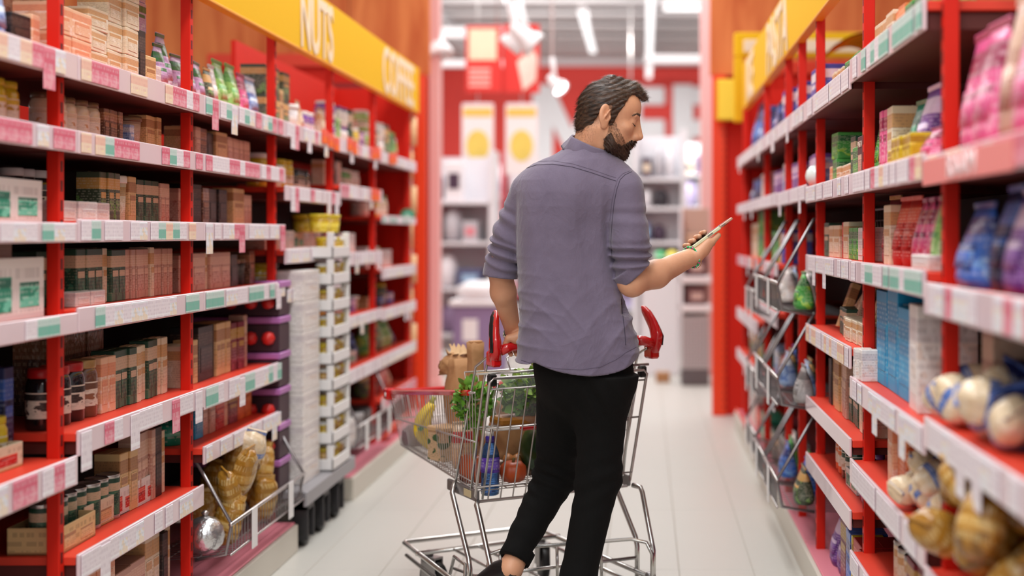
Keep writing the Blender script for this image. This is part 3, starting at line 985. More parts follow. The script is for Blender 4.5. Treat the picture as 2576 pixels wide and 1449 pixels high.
fill('L', 2, 5, [(tb, 'teal', .15, .14, .12, 1, {'lid': 'greenl'}), (c, 'cyan', .08, .08, .13, 1), (c, 'rose', .07, .08, .13, 2), (c, 'red', .1, .08, .12, 1), (c, 'peach', .06, .07, .13, 1), (c, 'maroon', .1, .08, .12, 1), (c, 'oran', .09, .08, .13, 2)])
# fourth bay
fill('L', 3, 0, [(c, 'mix', .1, .1, .12, 2, {'stack': 2}), (c, 'tan', .07, .08, .16, 1), (c, 'mix', .1, .1, .12, 1, {'stack': 2, 'gap': .05}), (tb, 'white', .14, .12, .12, 1), (p_, 'cream', .09, .06, .15, 1), (j, 'purp', .09, .09, .11, 2)])
fill('L', 3, 1, [(j, 'yel', .09, .09, .14, 2, {'lid': 'whitel', 'stack': 1}), (tb, 'cream', .1, .1, .1, 1), (j, 'yel', .09, .09, .13, 2, {'lid': 'yell'}), (g_, '', .06, 0, 0, 1), (j, 'dark', .08, .08, .1, 3, {'lid': 'darkl'})])
fill('L', 3, 2, [(c, 'rose', .1, .1, .08, 2), (c, 'white', .12, .1, .08, 2), (tr, 'cream', .2, .14, .07, 1), (c, 'white', .1, .1, .075, 3)])
fill('L', 3, 3, [(j, 'yel', .09, .09, .11, 2, {'lid': 'yell'}), (g_, '', .1, 0, 0, 1), (tb, 'white', .12, .12, .05, 2), (c, 'dark', .1, .1, .07, 2)])
# fifth bay
fill('L', 4, 0, [(p_, 'cream', .1, .06, .16, 1), (j, 'purp', .09, .09, .1, 2, {'stack': 2, 'lid': 'whitel'}), (c, 'lgr', .09, .08, .13, 1), (j, 'white', .1, .1, .1, 2, {'stack': 2, 'lid': 'purpl'}), (c, 'dkg', .08, .08, .2, 1), (j, 'yel', .1, .1, .12, 2, {'lid': 'whitel'}), (c, 'purp', .08, .08, .1, 1)])
fill('L', 4, 1, [(c, 'cream', .05, .06, .12, 3), (c, 'brown', .06, .06, .13, 2), (c, 'rose', .09, .08, .13, 1), (g_, '', .1, 0, 0, 1), (j, 'grn', .09, .09, .1, 2, {'lid': 'whitel'}), (j, 'white', .09, .09, .1, 2)])
fill('L', 4, 2, [(c, 'white', .14, .1, .11, 1), (j, 'purp', .09, .09, .11, 2, {'lid': 'greenl'}), (c, 'white', .12, .1, .1, 3)])
fill('L', 4, 3, [(tb, 'yel', .16, .14, .09, 2, {'stack': 2, 'lid': 'yell'}), (tb, 'white', .14, .13, .08, 2, {'stack': 3, 'lid': 'greenl'}), (c, 'purp', .14, .1, .07, 1), (tb, 'cream', .12, .1, .08, 1)])
fill('L', 4, 4, [(c, 'peach', .12, .1, .18, 1), (c, 'cream', .1, .1, .16, 1), (c, 'maroon', .1, .1, .1, 2), (tr, 'white', .3, .14, .06, 1), (p_, 'navy', .1, .08, .14, 1)])
# farthest bay
fill('L', 5, 0, [(j, 'lgr', .1, .1, .12, 2, {'stack': 2, 'lid': 'whitel'}), (c, 'dkg', .1, .1, .14, 1), (j, 'white', .1, .1, .1, 2, {'stack': 2}), (c, 'mix', .12, .1, .2, 1), (c, 'grn', .12, .1, .17, 2), (j, 'lgr', .1, .1, .14, 1, {'lid': 'whitel'})])
fill('L', 5, 1, [(j, 'white', .12, .12, .13, 2, {'lid': 'whitel'}), (j, 'yel', .12, .12, .12, 1, {'lid': 'whitel'}), (j, 'cream', .12, .12, .13, 2, {'lid': 'greenl'})])
fill('L', 5, 2, [(c, 'white', .16, .1, .12, 2), (j, 'yel', .12, .12, .12, 1, {'lid': 'yell'}), (c, 'white', .14, .1, .1, 2)])
fill('L', 5, 3, [(c, 'tan', .12, .1, .07, 1), (g_, '', .2, 0, 0, 1), (c, 'navy', .16, .1, .06, 1), (j, 'dkg', .12, .12, .13, 1, {'lid': 'yell'}), (c, 'blupu', .16, .1, .07, 1)])
fill('L', 5, 4, [(p_, 'grn', .15, .1, .18, 2), (p_, 'mix', .15, .1, .2, 1), (p_, 'lgr', .15, .1, .18, 2), (p_, 'navy', .12, .08, .1, 1)])
fill('L', 5, 5, [(p_, 'mix', .16, .1, .15, 2), (c, 'red', .14, .1, .12, 2), (p_, 'peach', .16, .1, .14, 1)])
fill('L', 4, 0, [(c, 'grey', .2, .2, .3, 2), (c, 'teal', .18, .2, .2, 2)], base=.1175, back=.12)

# ---------------- right side
fill('R', 0, 0, [(p_, 'pink', .14, .09, .26, 2), (p_, 'rose', .13, .09, .28, 1), (p_, 'pink', .14, .09, .25, 3)], back=.03, y_start=.2)
fill('R', 0, 0, [(p_, 'rose', .15, .09, .30, 5, {'back': .1})], y_start=.2)
fill('R', 0, 1, [(p_, 'purp', .17, .1, .19, 2, {'back': -.02}), (p_, 'navy', .15, .1, .2, 1), (p_, 'blue', .2, .11, .17, 1, {'back': -.02})], y_start=.22)
fill('R', 0, 1, [(p_, 'navy', .15, .09, .25, 3, {'back': .12}), (p_, 'tan', .15, .09, .25, 2, {'back': .12})], y_start=.17)
fill('R', 0, 2, [(c, 'rose', .08, .2, .2, 1, {'back': .06})], y_start=.86)
fill('R', 0, 2, [('bag', 'navy', .16, .12, .17, 4, {'back': .1})], y_start=.2)
fill('R', 1, 0, [(c, 'grn', .1, .1, .07, 3), (c, 'oran', .08, .08, .08, 2), (c, 'cream', .1, .1, .09, 3)], y_start=.2)
fill('R', 1, 1, [(p_, 'pink', .1, .08, .08, 1, {'back': -.02}), (p_, 'purp', .13, .09, .19, 1), (g_, '', .02, 0, 0, 1), (p_, 'teal', .13, .09, .17, 1, {'back': .01}), (c, 'yel', .1, .08, .05, 1, {'back': -.02}), (c, 'cream', .09, .11, .17, 1), (c, 'pink', .05, .1, .17, 2), (p_, 'grn', .05, .04, .16, 4)], y_start=.20)
fill('R', 1, 1, [(g_, '', .25, 0, 0, 1), (c, 'yel', .06, .06, .07, 4, {'back': -.03})])
fill('R', 1, 2, [(p_, 'lgr', .07, .06, .17, 1), (p_, 'pink', .09, .07, .17, 3), (p_, 'red', .1, .07, .18, 2), (c, 'cream', .09, .12, .16, 1), (p_, 'maroon', .12, .07, .19, 2)], y_start=.16)
fill('R', 1, 2, [(c, 'white', .16, .04, .035, 1, {'back': -.03})], y_start=.1)
fill('R', 1, 3, [(c, 'white', .13, .14, .25, 1, {'back': -.02}), (g_, '', .03, 0, 0, 1), (c, 'cyan', .2, .14, .23, 1), (c, 'cyan', .17, .16, .27, 1), (c, 'cyan', .17, .12, .26, 1)], y_start=.24)
fill('R', 1, 3, [(c, 'navy', .2, .1, .28, 3, {'back': .2})], y_start=.3)
fill('R', 1, 3, [(c, 'white', .045, .05, .09, 2, {'back': -.05})], y_start=.92)
fill('R', 1, 4, [(c, 'oran', .16, .2, .17, 1, {'back': .1}), (c, 'oran', .13, .18, .19, 1, {'back': .0}), (c, 'peach', .05, .16, .17, 2, {'back': -.01}), (g_, '', .12, 0, 0, 1), (c, 'white', .08, .16, .13, 1, {'back': .08})], y_start=.32)
fill('R', 1, 0, [(p_, 'pink', .14, .1, .13, 2), (cn, 'cream', .085, .085, .11, 2, {'stack': 2}), (cn, 'mix', .085, .085, .11, 3, {'stack': 2}), (b, 'dkg', .08, .08, .2, 2)], base=.1175)
fill('R', 1, 5, [(cn, 'brown', .085, .085, .11, 3), (c, 'maroon', .1, .1, .12, 2), (cn, 'cream', .085, .085, .11, 3)])
fill('R', 2, 0, [(c, 'oran', .1, .08, .06, 2), (c, 'grn', .1, .08, .08, 3), (c, 'cream', .08, .08, .07, 3)])
fill('R', 2, 1, [(c, 'grn', .14, .1, .1, 2, {'stack': 1}), (c, 'dkg', .09, .09, .14, 1), (c, 'cream', .1, .1, .06, 3), (c, 'grn', .12, .1, .09, 1, {'stack': 2}), (c, 'peach', .08, .08, .07, 1)])
fill('R', 2, 1, [(c, 'tan', .1, .1, .16, 4, {'back': .12})])
fill('R', 2, 2, [(c, 'white', .1, .08, .1, 2), (c, 'grn', .1, .1, .1, 2), (c, 'cream', .09, .09, .12, 1), (c, 'red', .1, .09, .12, 1), (c, 'cream', .12, .1, .11, 2), (c, 'dkg', .1, .08, .12, 1)])
fill('R', 2, 3, [(c, 'cream', .1, .1, .07, 4, {'back': -.02}), (c, 'dkg', .1, .1, .09, 2)])
fill('R', 2, 3, [(c, 'tan', .09, .1, .15, 4, {'back': .1}), (c, 'rose', .09, .1, .17, 4, {'back': .1})])
fill('R', 2, 4, [(c, 'cream', .05, .1, .19, 4), (c, 'dkg', .07, .08, .12, 3), (c, 'rose', .05, .1, .2, 2), (c, 'tan', .09, .1, .18, 3), (c, 'dark', .08, .1, .16, 1)])
fill('R', 2, 5, [(b, 'blupu', .07, .07, .16, 3, {'lid': 'purpl'}), (tr, 'white', .2, .13, .06, 1), (j, 'dkg', .08, .08, .14, 2, {'lid': 'greenl'}), (j, 'oran', .08, .08, .13, 2, {'lid': 'whitel'})])
fill('R', 2, 0, [(c, 'red', .16, .14, .2, 2), (c, 'yel', .03, .1, .2, 1), (c, 'blue', .04, .12, .2, 3), (c, 'maroon', .12, .1, .22, 1), (p_, 'purp', .14, .1, .18, 2)], base=.1175)
for kk in (3, 4):
    fill('R', kk, 0, [(c, 'blupu', .13, .1, .15, 2), (p_, 'purp', .12, .08, .12, 1)])
    fill('R', kk, 1, [(c, 'lblue', .12, .1, .1, 1), (c, 'purp', .12, .1, .13, 2)])
fill('R', 5, 0, [(c, 'blupu', .14, .1, .18, 2, {'gap': .1}), (c, 'navy', .12, .1, .15, 2), (p_, 'blupu', .14, .1, .2, 2)])
fill('R', 5, 1, [(c, 'lblue', .12, .1, .13, 2), (c, 'white', .12, .1, .15, 1), (c, 'purp', .12, .1, .13, 3)])
fill('R', 5, 2, [(c, 'blupu', .12, .1, .16, 3), (c, 'tan', .1, .1, .17, 1), (c, 'grn', .12, .1, .15, 3, {'stack': 1})])
fill('R', 5, 3, [(c, 'white', .14, .1, .14, 3), (c, 'dkg', .12, .1, .1, 2), (c, 'white', .12, .1, .13, 2)])
fill('R', 5, 4, [(c, 'red', .14, .12, .14, 2), (c, 'brown', .12, .1, .12, 2), (c, 'lblue', .12, .1, .15, 2)])
fill('R', 6, 0, [(c, 'blue', .14, .1, .2, 3), (p_, 'lblue', .14, .1, .24, 2), (p_, 'blue', .15, .1, .3, 3)])
fill('R', 6, 1, [(c, 'white', .14, .1, .15, 3), (c, 'navy', .14, .1, .14, 3), (p_, 'lblue', .14, .1, .16, 3)])
fill('R', 6, 2, [(c, 'grn', .14, .1, .15, 4, {'stack': 2}), (c, 'cream', .13, .1, .2, 4)])
fill('R', 6, 3, [(c, 'dkg', .14, .1, .17, 4), (c, 'oran', .14, .1, .12, 2), (c, 'dark', .14, .1, .14, 3)])
fill('R', 6, 4, [(c, 'teal', .14, .1, .12, 3), (c, 'yel', .13, .1, .12, 2), (c, 'mix', .14, .1, .15, 4)])
fill('R', 6, 0, [(c, 'teal', .16, .1, .16, 3), (c, 'red', .15, .1, .15, 2), (c, 'white', .14, .1, .2, 3)], base=.1175)
fill('R', 5, 0, [(c, 'grey', .16, .1, .2, 3), (c, 'dkg', .14, .1, .16, 3)], base=.1175)

# snack bags spilling over the near right shelves
def bags(items, grp):
    for i, (key, w, d, h, loc, rot, lab) in enumerate(items):
        o = put('bag', key, w, d, h, loc, rot[2], lab, grp, tilt=(rot[0], rot[1]))
B0 = [(2330, 1030, 2.93), (2400, 1010, 2.8), (2470, 985, 2.72), (2440, 1085, 2.72), (2545, 1000, 2.52), (2510, 1060, 2.55), (2570, 1080, 2.45), (2390, 965, 2.85)]
for i, (px, py, Y) in enumerate(B0):
    q = P(px, py, Y)
    bags([('bun', .1, .085, .11, (q.x + .0, q.y, max(q.z - .05, .872)), (.9 + .5 * math.sin(i * 2.1), .7 * math.cos(i * 1.7), i * 1.1),
           f'creamy white and blue snack bag, {ORD[i]} of the heap spilling over nearest right shelf edge')], 'white and blue snack bags heaped on the nearest right shelf')
for i in range(8):
    bags([('bun', .085, .07, .09, (XR + .0 + .055 * (i % 2), 2.98 + .042 * i, .625 + .045 * (i % 3 == 2)), (.9 + .4 * math.sin(i * 1.3), .6 * math.cos(i * 2.2), i * .9),
           f'creamy white snack bag, {ORD[i]} of the heap beside the orange box, second right bay')], 'white snack bags heaped beside the orange box')
for i in range(12):
    bags([('gold', .12, .09, .13, (XR + .0 + .07 * (i % 2), 2.42 + .085 * (i % 6) , .575 + .1 * (i // 6) + .02 * (i % 3)), (.7 + .4 * math.sin(i * 1.9), .5 * math.cos(i * 1.2), i * 1.3),
           f'golden brown snack bag, {ORD[i]} of the heap on fourth shelf of nearest right bay')], 'golden snack bags heaped on the lowest visible right shelf')
for i in range(5):
    bags([('navy', .12, .09, .13, (XR + .10 + .05 * (i % 2), 2.3 + .1 * i, .885), (.5 * math.sin(i * 1.9), .3, i * 1.3),
           f'dark blue snack bag, {ORD[i]} of the row behind the white and blue bags')], 'dark blue snack bags behind the white and blue ones')
# tilted open packets on the third right bay
for i in range(7):
    M_ = (0, (-.45 - .1 * (i % 3)), -PI / 2)
    o = put('carton', 'rose' if i % 2 else 'tan', .06, .03, .16, (XR + .03, 4.05 + .1 * i, .955), -PI / 2,
            f'{"rosy brown" if i % 2 else "tan"} flat packet leaning outwards, {ORD[i]} along fourth shelf of third right bay', 'flat packets leaning on the third right bay', tilt=(-.35 - .12 * (i % 3), .12 * math.sin(i * 2)))

# ---------------- wire baskets with sloping side bars
def wire_basket(x, sgn, y0, y1, zlo, zhi, depth, lb, grp, tag_n=1):
    """front at x, running back by depth; sloping bars climb from the front rail to the post"""
    t = thing('wire_basket', lb, 'basket', (x, y0, 0), 0, grp)
    L = y1 - y0
    for y in (.012, L - .012):
        MB().tube([(depth * sgn, y, zlo - .12), (.02 * sgn, y, zlo - .1), (0, y, zlo), (depth * sgn, y, zhi)], .006, 8).obj('side_bar', m_wire, t)
    f = MB()
    f.tube([(0, 0, zlo), (0, L, zlo)], .007, 8)
    f.tube([(0.0, 0, zlo - .1), (0, L, zlo - .1)], .004, 6)
    f.obj('front_rail', m_zinc, t)
    g = MB()
    for q in range(int(L / .035)):
        y = .02 + q * .035
        g.tube([(0, y, zlo), (0, y, zlo - .1), ((depth + .18) * sgn, y, zlo - .13)], .0016, 4, caps=False)
    for q in range(6):
        xx = (depth + .16) * q / 5
        g.tube([(xx * sgn, 0, zlo - .1 - .03 * q / 5), (xx * sgn, L, zlo - .1 - .03 * q / 5)], .002, 4, caps=False)
    stuff(g.obj('wire_mesh', m_wire, t))
    for q in range(tag_n):
        y = L * (q + .5) / tag_n
        a, b2 = sorted((-.012 * sgn, -.008 * sgn))
        MB().cbox(a, b2, y - .03, y + .03, zlo - .13, zlo + .01, .001).obj('tag_holder', m_white, t)
    return t

lv = ['upper', 'middle', 'lower']
for i, kk in enumerate((3, 4)):
    for q, zl in enumerate((1.09, .74, .36)):
        wire_basket(.49, 1, YR[kk] + .02, YR[kk + 1] - .02, zl, zl + .24, .14, f'{lv[q]} grey wire basket with sloping bars, {"fourth" if kk == 3 else "fifth"} right bay', 'wire baskets on the right shelves', 1)
        for e in range(3):
            put('pouch', ['grn', 'white', 'grey', 'lblue', 'mix', 'blue'][(q * 2 + e + i) % 6], .12, .08, .14, (.56 + .03 * e, YR[kk] + .12 + .15 * e, zl - .1), -PI / 2,
                f'{COL[["grn", "white", "grey", "lblue", "mix", "blue"][(q * 2 + e + i) % 6]][0]} pouch, {ORD[e]}, {lv[q]} basket, {"fourth" if kk == 3 else "fifth"} right bay', 'pouches in the right wire baskets')
for q in range(3):
    zl = (1.0, .62, .33)[q]
    wire_basket(.52, 1, YR[5] + .25, YR[6] - .2, zl, zl + .2, .11, f'{lv[q]} grey wire basket on the sixth right bay', 'wire baskets on the sixth right bay', 2)
# the hanging grid panel and lamp-like white globe between the right shelves
t = thing('wire_grid', 'grey wire grid hanging under third shelf of third right bay', 'grid', (XR + .2, 3.95, 0))
g = MB()
for q in range(16): g.tube([(0, .02 + q * .06, 1.2), (0, .02 + q * .06, 1.36)], .0022, 4)
for q in range(5): g.tube([(0, 0, 1.2 + q * .04), (0, .98, 1.2 + q * .04)], .0022, 4)
stuff(g.obj('grid_wires', m_wire, t))
MB().tube([(0, 0, 1.36), (0, .98, 1.36)], .005, 6).obj('top_bar', m_wire, t)
t = thing('white_globe', 'white glossy globe packet on second shelf of fourth right bay', 'globe', (.655, 5.15, 1.45))
t.scale = (.62, .62, .62)
MB().lathe([(.012, 0), (.045, .012), (.066, .045), (.07, .07), (.063, .1), (.042, .125), (.014, .138)], (0, 0, 0), 20).obj('globe_shell', mat('globe_white', (226, 240, 236), .15, coat=.6), t)
MB().lathe([(.016, .134), (.016, .148), (.008, .152)], (0, 0, 0), 12).obj('cap', m_zinc, t)

# left low wire baskets
wire_basket(-1.37, -1, 4.47, 5.44, .31, .52, .12, 'low grey wire basket heaped with golden bags, third left bay', 'low wire baskets on the left plinth', 2)
wire_basket(-1.38, -1, 6.52, 7.4, .34, .56, .11, 'low grey wire basket with white holders, fifth left bay', 'low wire baskets on the left plinth', 3)
for i in range(15):
    put('bag', 'gold', .11, .075, .17, (-1.46 - .09 * (i % 2), 4.63 + .115 * (i % 6) + .01 * i, .2 + .085 * (i // 6)), i * .9,
        f'golden bag, {ORD[i]} of the heap in low wire basket of third left bay', 'golden bags heaped in the low left wire basket', tilt=(.35 * math.sin(i * 1.4), .3 * math.cos(i * 2.0)))
o = put('bag', 'bun', .12, .1, .13, (-1.45, 4.9, .42), .4, 'single cream bag lying on top of the golden bags', 'cream bags on the golden heap', tilt=(.4, .3))
t = thing('foil_ball', 'shiny silver foil ball at near end of low left wire basket', 'ball', (-1.47, 4.52, .2))
t.scale = (.68, .68, .72)
MB().lathe([(.01, 0), (.055, .015), (.085, .05), (.093, .09), (.085, .13), (.055, .165), (.01, .182)], (0, 0, 0), 28).obj('foil_shell', mat('silver_foil', (214, 214, 216), .22, metal=.9, bump=.8, bscale=18), t)
MB().lathe([(.012, .18), (.02, .195), (.006, .205)], (0, 0, 0), 10).obj('twisted_top', m_zinc, t)
for q, key in enumerate(('grey', 'white', 'grey', 'dark')):
    put('carton', key, .16, .12, .14, (-1.47, 6.6 + .2 * q, .2), PI / 2, f'{COL[key][0]} carton, {ORD[q]} from near end, low wire basket of fifth left bay', 'cartons in the fifth bay basket')

# ---------------- dolly with stacked trays in front of the fourth left bay
t = thing('dolly', 'grey wheeled dolly under the stacked goods by left shelves', 'dolly', (-1.7, 5.45, 0))
MB().cbox(-.26, .33, 0, .9, .20, .235, .006).obj('platform', mat('dolly_grey', (150, 148, 152), .45), t)
MB().cbox(.325, .34, -.01, .9, .172, .232, .003).obj('side_lip', mat('dolly_grey', (150, 148, 152), .45), t)
for (yy) in (.05, .32, .6):
    w_ = MB().lathe([(.045, -.02), (.062, -.017), (.062, .017), (.045, .02)], (0, 0, 0), 18, 0, Matrix.Translation((.30, yy + .03, .064)) @ Matrix.Rotation(PI / 2, 4, 'Y')).obj('wheel', m_black, t)
    MB().cbox(.27, .335, yy - .03, yy - .015, .03, .2, .003).cbox(.27, .335, yy + .075, yy + .09, .03, .2, .003).cbox(.27, .335, yy - .03, yy + .09, .15, .2, .003).obj('wheel_fork', mat('dark_plastic', (44, 42, 44), .5), t)
m_clear = mat('clear_tray_plastic', (226, 222, 224), .2, coat=.4)
# dark packed column with red fruit
names = ['lowest', 'second lowest', 'third lowest', 'fourth lowest', 'fifth lowest', 'topmost']
for q in range(6):
    t = thing('fruit_crate', f'dark crate of red fruit with purple rim, {names[q]} of the stack by dolly', 'crate', (-1.62, 5.36, .236 + q * .142), 0, 'dark fruit crates stacked on the dolly')
    MB().cbox(-.17, .17, 0, .16, 0, .11, .004).obj('crate_body', mat('dark_plum', (60, 36, 48), .5), t)
    MB().cbox(-.175, .175, -.004, .164, .112, .138, .004).obj('rim', mat('purple_rim', (176, 110, 176), .4), t)
    fr = MB()
    me = MB().lathe([(.004, -.026), (.02, -.02), (.028, 0), (.02, .02), (.004, .026)], (0, 0, 0), 12).mesh('fruit', mat('red_fruit', (206, 44, 40), .35))
    for xx in (-.1, -.02, .06, .13):
        oo = col_link(bpy.data.objects.new('fruit', me)); oo.location = (xx, -.012, .055); oo.parent = t
# pale carton column
for q in range(7):
    lab = f'pale carton with grey print, {ORD[q]} from the dolly upwards, tall column'
    o = put('carton', 'white', .28, .2, .125, (-1.41, 5.72, .236 + q * .1265), PI / 2, lab, 'pale cartons stacked on the dolly')
# white trays of yellow tubs
for q in range(9):
    z = .236 + q * .116
    t = thing('stacking_tray', f'white stacking tray of yellow tubs, {ORD[q]} from the bottom of the stack', 'tray', (-1.55, 5.9, z), 0, 'white stacking trays of tubs')
    b_ = MB().cbox(-.17, .19, 0, .34, 0, .008, .002)
    for (a0, a1, b0, b1) in ((-.17, .19, 0, .008), (-.17, .19, .332, .34), (-.17, -.162, 0, .34), (.182, .19, 0, .34)):
        b_.cbox(a0, a1, b0, b1, 0, .052, .002)
    b_.obj('tray_body', m_white, t)
    cp = MB()
    for (a0, a1, b0, b1) in ((-.168, -.14, .002, .03), (.16, .188, .002, .03), (-.168, -.14, .31, .338), (.16, .188, .31, .338)):
        cp.cbox(a0, a1, b0, b1, .052, .116, .003)
    cp.obj('corner_post', m_white, t)
    for i in range(4):
        me = proto('tub', 'yel' if (q + i) % 3 else 'gold', .07, .07, .09, 'whitel' if i % 2 else 'yell')
        for (nm, lx, ly) in (('tub', .135, .03 + .075 * i),):
            put('tub', 'yel' if (q + i) % 3 else 'gold', .07, .07, .085, (-1.55 + lx + .035, 5.9 + ly + .035, z + .009), PI / 2,
                f'yellow tub, {ORD[i]} from near side, in stacking tray {ORD[q]} from bottom', 'yellow tubs in the stacking trays', 'whitel' if (i + q) % 2 else 'yell')
for i in range(4):
    put('tub', 'yel', .09, .09, .08, (-1.39 - .1 * (i % 2), 5.96 + .1 * i, .236 + 9 * .116), PI / 2, f'bright yellow tub, {ORD[i]} along the top of the tray stack', 'yellow tubs on top of the tray stack', 'yell')

# hanging strips of packets at the end of the left shelves
t = thing('clip_strip', 'hanging clip strip of pale yellow packets at end of left shelves', 'strip', (-1.50, 8.68, 0))
MB().cbox(-.008, .008, -.002, .002, .5, 2.05, .001).obj('strip_band', m_white, t)
me = MB().loft([[(a * .028, b_ * .012, z) for a, b_ in ((-1, 0), (-.5, 1), (.5, 1), (1, 0), (.5, -1), (-.5, -1))] for z, s in ((-.09, .3), (0, 1), (.09, .3))]).mesh('hanging_packet', mat('packet_yellow', (240, 200, 150), .4, var=.2, vscale=20))
for q in range(7):
    oo = col_link(bpy.data.objects.new('hanging_packet', me)); oo.location = (.012 * (-1) ** q, -.02, 1.93 - q * .22); oo.parent = t

# a dark packet with its name printed on, sharpest on the right side
o = MB().cbox(-.045, .045, 0, .05, 0, .125, .002).obj('packet', mat('dark_plum_pack', (84, 40, 48), .5), None, (XR + .015, 4.05, 1.4395))
o.rotation_euler = (0, 0, -PI / 2)
tag(o, 'dark plum packet lettered pasta standing beside the green pouches', 'packet')
lettering('PASTA', .026, mat('pack_cream_ink', (226, 206, 190), .5), o, (0, -.0012, .092), (PI / 2, 0, 0), sx=1.0, extrude=.0008)
MB().box(-.03, .03, -.0012, 0, .02, .07).obj('front_label', pm('rose', .4, 7, .7, .95, '_label'), o)
# ================================================================ the hall beyond
m_tint_post = mat('red_reflection_post', (236, 186, 184), .45)  # red reflection on the columns painted into their base colour
for (x, y, lab) in ((-1.72, 11.0, 'pale square column with red reflection tint just beyond the left portal'), (.565, 12.3, 'pale square column with red reflection tint just beyond the right portal')):
    t = thing('square_column', lab, 'column', (x, y, 0))
    MB().cbox(-.06, .06, -.06, .06, 0, 4.3, .008).obj('shaft', m_tint_post, t)
    MB().cbox(-.075, .075, -.075, .075, 0, .09, .006).obj('foot', m_tint_post, t)
# white truss left of the posters
t = thing('white_gantry', 'white tubular gantry carrying the hanging signs', 'gantry', (0, 15, 0))
MB().cbox(-2.34, -2.26, -.04, .04, 0, 3.2, .01).obj('mast', m_wall_white, t)
MB().cbox(-3.2, -1.34, -.05, .03, 3.12, 3.2, .01).obj('upper_bar', m_wall_white, t)
MB().cbox(-3.2, -1.42, -.06, .04, 3.44, 3.56, .01).obj('top_bar', m_wall_white, t)
t = thing('white_crossbeam', 'white horizontal crossbeam in front of the big letters', 'beam', (0, 15, 0))
MB().cbox(.0, 1.4, -.05, .05, 3.16, 3.26, .01).obj('beam_tube', m_wall_white, t)
MB().cbox(1.32, 1.40, -.05, .05, 0, 3.26, .01).obj('beam_leg', m_wall_white, t)
for i, (px, lb) in enumerate(((1202, 'white poster with yellow disc, nearer the pink tinted column'), (1312, 'white poster with yellow disc, nearer the man'))):
    q = P(px, 352, 14)
    t = thing('hanging_poster', lb, 'poster', (q.x, 14, q.z))
    MB().cbox(-.165, .165, -.006, .006, -.36, .36, .002).obj('sheet', mat('poster_white', (238, 228, 226), .5), t)
    MB().lathe([(.12, .0), (.12, .004)], (0, 0, 0), 28, 0, Matrix.Translation((0, -.007, -.06)) @ Matrix.Rotation(PI / 2, 4, 'X') @ Matrix.Scale(1.35, 4, (0, 1, 0))).obj('yellow_disc', mat('poster_yellow', (226, 200, 96), .6, var=.2), t)
    MB().cbox(-.15, .15, -.009, -.006, .24, .33, .001).obj('orange_strip', mat('poster_orange', (244, 190, 90), .5), t)
    MB().tube([(-.16, 0, .365), (.16, 0, .365)], .012, 8).obj('hanging_rod', m_wall_white, t)
    MB().tube([(0, 0, .37), (0, 0, 4.36 - q.z)], .006, 6).obj('hanging_wire', m_zinc, t)
t = thing('hanging_sign', 'red hanging double sign with cream square and pale text lines', 'sign', (0, 13, 0))
a = P(1172, 233, 13); b2 = P(1262, 66, 13); c2 = P(1356, 60, 13)
MB().cbox(a.x, b2.x, -.02, .02, a.z, b2.z, .004).obj('left_board', mat('sign_red', (214, 50, 44), .5), t)
MB().cbox(b2.x + .01, c2.x, .03, .06, a.z, b2.z + .02, .004).obj('right_board', mat('sign_red', (214, 50, 44), .5), t)
l0 = P(1180, 152, 13); l1 = P(1250, 74, 13)
MB().cbox(l0.x, l1.x, -.026, -.02, l0.z, l1.z, .002).obj('cream_square', mat('sign_cream', (236, 210, 180), .5, var=.08), t)
for q in range(4):
    l0 = P(1180, 180 + q * 13, 13); l1 = P(1234, 172 + q * 13, 13)
    MB().box(l0.x, l1.x, -.022, -.02, l0.z, l1.z).obj('text_line', mat('sign_pale', (240, 170, 160), .5), t)
l0 = P(1300, 228, 13); l1 = P(1352, 120, 13)
MB().loft([[(l0.x, .02, l0.z + .28), (l1.x - .05, .02, l1.z), (l1.x, .02, l1.z - .1), (l1.x - .02, .02, l0.z + .1), (l0.x + .06, .02, l0.z)],
           [(l0.x, .03, l0.z + .28), (l1.x - .05, .03, l1.z), (l1.x, .03, l1.z - .1), (l1.x - .02, .03, l0.z + .1), (l0.x + .06, .03, l0.z)]], smooth=False).obj('picture', mat('sign_picture', (226, 206, 192), .5, var=.3, vscale=6), t)
MB().tube([(a.x + .3, 0, b2.z), (a.x + .3, 0, 4.3)], .008, 6).tube([(c2.x - .2, .04, b2.z), (c2.x - .2, .04, 4.3)], .008, 6).obj('hanging_wire', m_zinc, t)

# spotlights and light bars
m_lampw = mat('lamp_white', (240, 238, 240), .35)
m_lens = mat('lamp_lens', (250, 250, 255), .3, emit=6.0)
def spot(px, py, Y, sc, aim, lb, lit):
    q = P(px, py, Y)
    t = thing('spotlight', lb, 'lamp', q)
    M = Vector(aim).to_track_quat('Z', 'Y').to_matrix().to_4x4()
    h = MB().lathe([(.03 * sc, -.14 * sc), (.045 * sc, -.13 * sc), (.06 * sc, -.02 * sc), (.1 * sc, .06 * sc), (.105 * sc, .09 * sc), (.095 * sc, .092 * sc), (.09 * sc, .07 * sc)], (0, 0, 0), 24, 0, M).obj('lamp_head', m_lampw, t)
    MB().lathe([(.088 * sc, .066 * sc), (.088 * sc, .072 * sc)], (0, 0, 0), 24, 0, M).obj('lens', m_lens if lit else mat('dim_lens', (230, 226, 230), .2), t)
    MB().tube([(0, 0, .0), (-.02, 0, .12 * sc), (-.05 * sc, 0, .3 * sc)], .028 * sc, 10).obj('arm', m_lampw, t)
    MB().tube([(-.05 * sc, 0, .3 * sc), (-.05 * sc, 0, 4.3 - q.z)], .012, 8).obj('drop_rod', m_lampw, t)
    return t
spot(1322, 96, 10, 1.0, (.75, .1, -.6), 'white spotlight head hanging before the red double sign', False)
spot(1298, 98, 10.35, .95, (-.6, .1, -.7), 'white spotlight head aimed left before the red double sign', False)
spot(1400, 212, 11, .72, (.62, -.42, -.66), 'lit white spotlight pointing down towards the man', True)
spot(1100, 115, 11, 1.1, (.3, -.2, -.9), 'white spotlight beside the left wood topped portal', False)
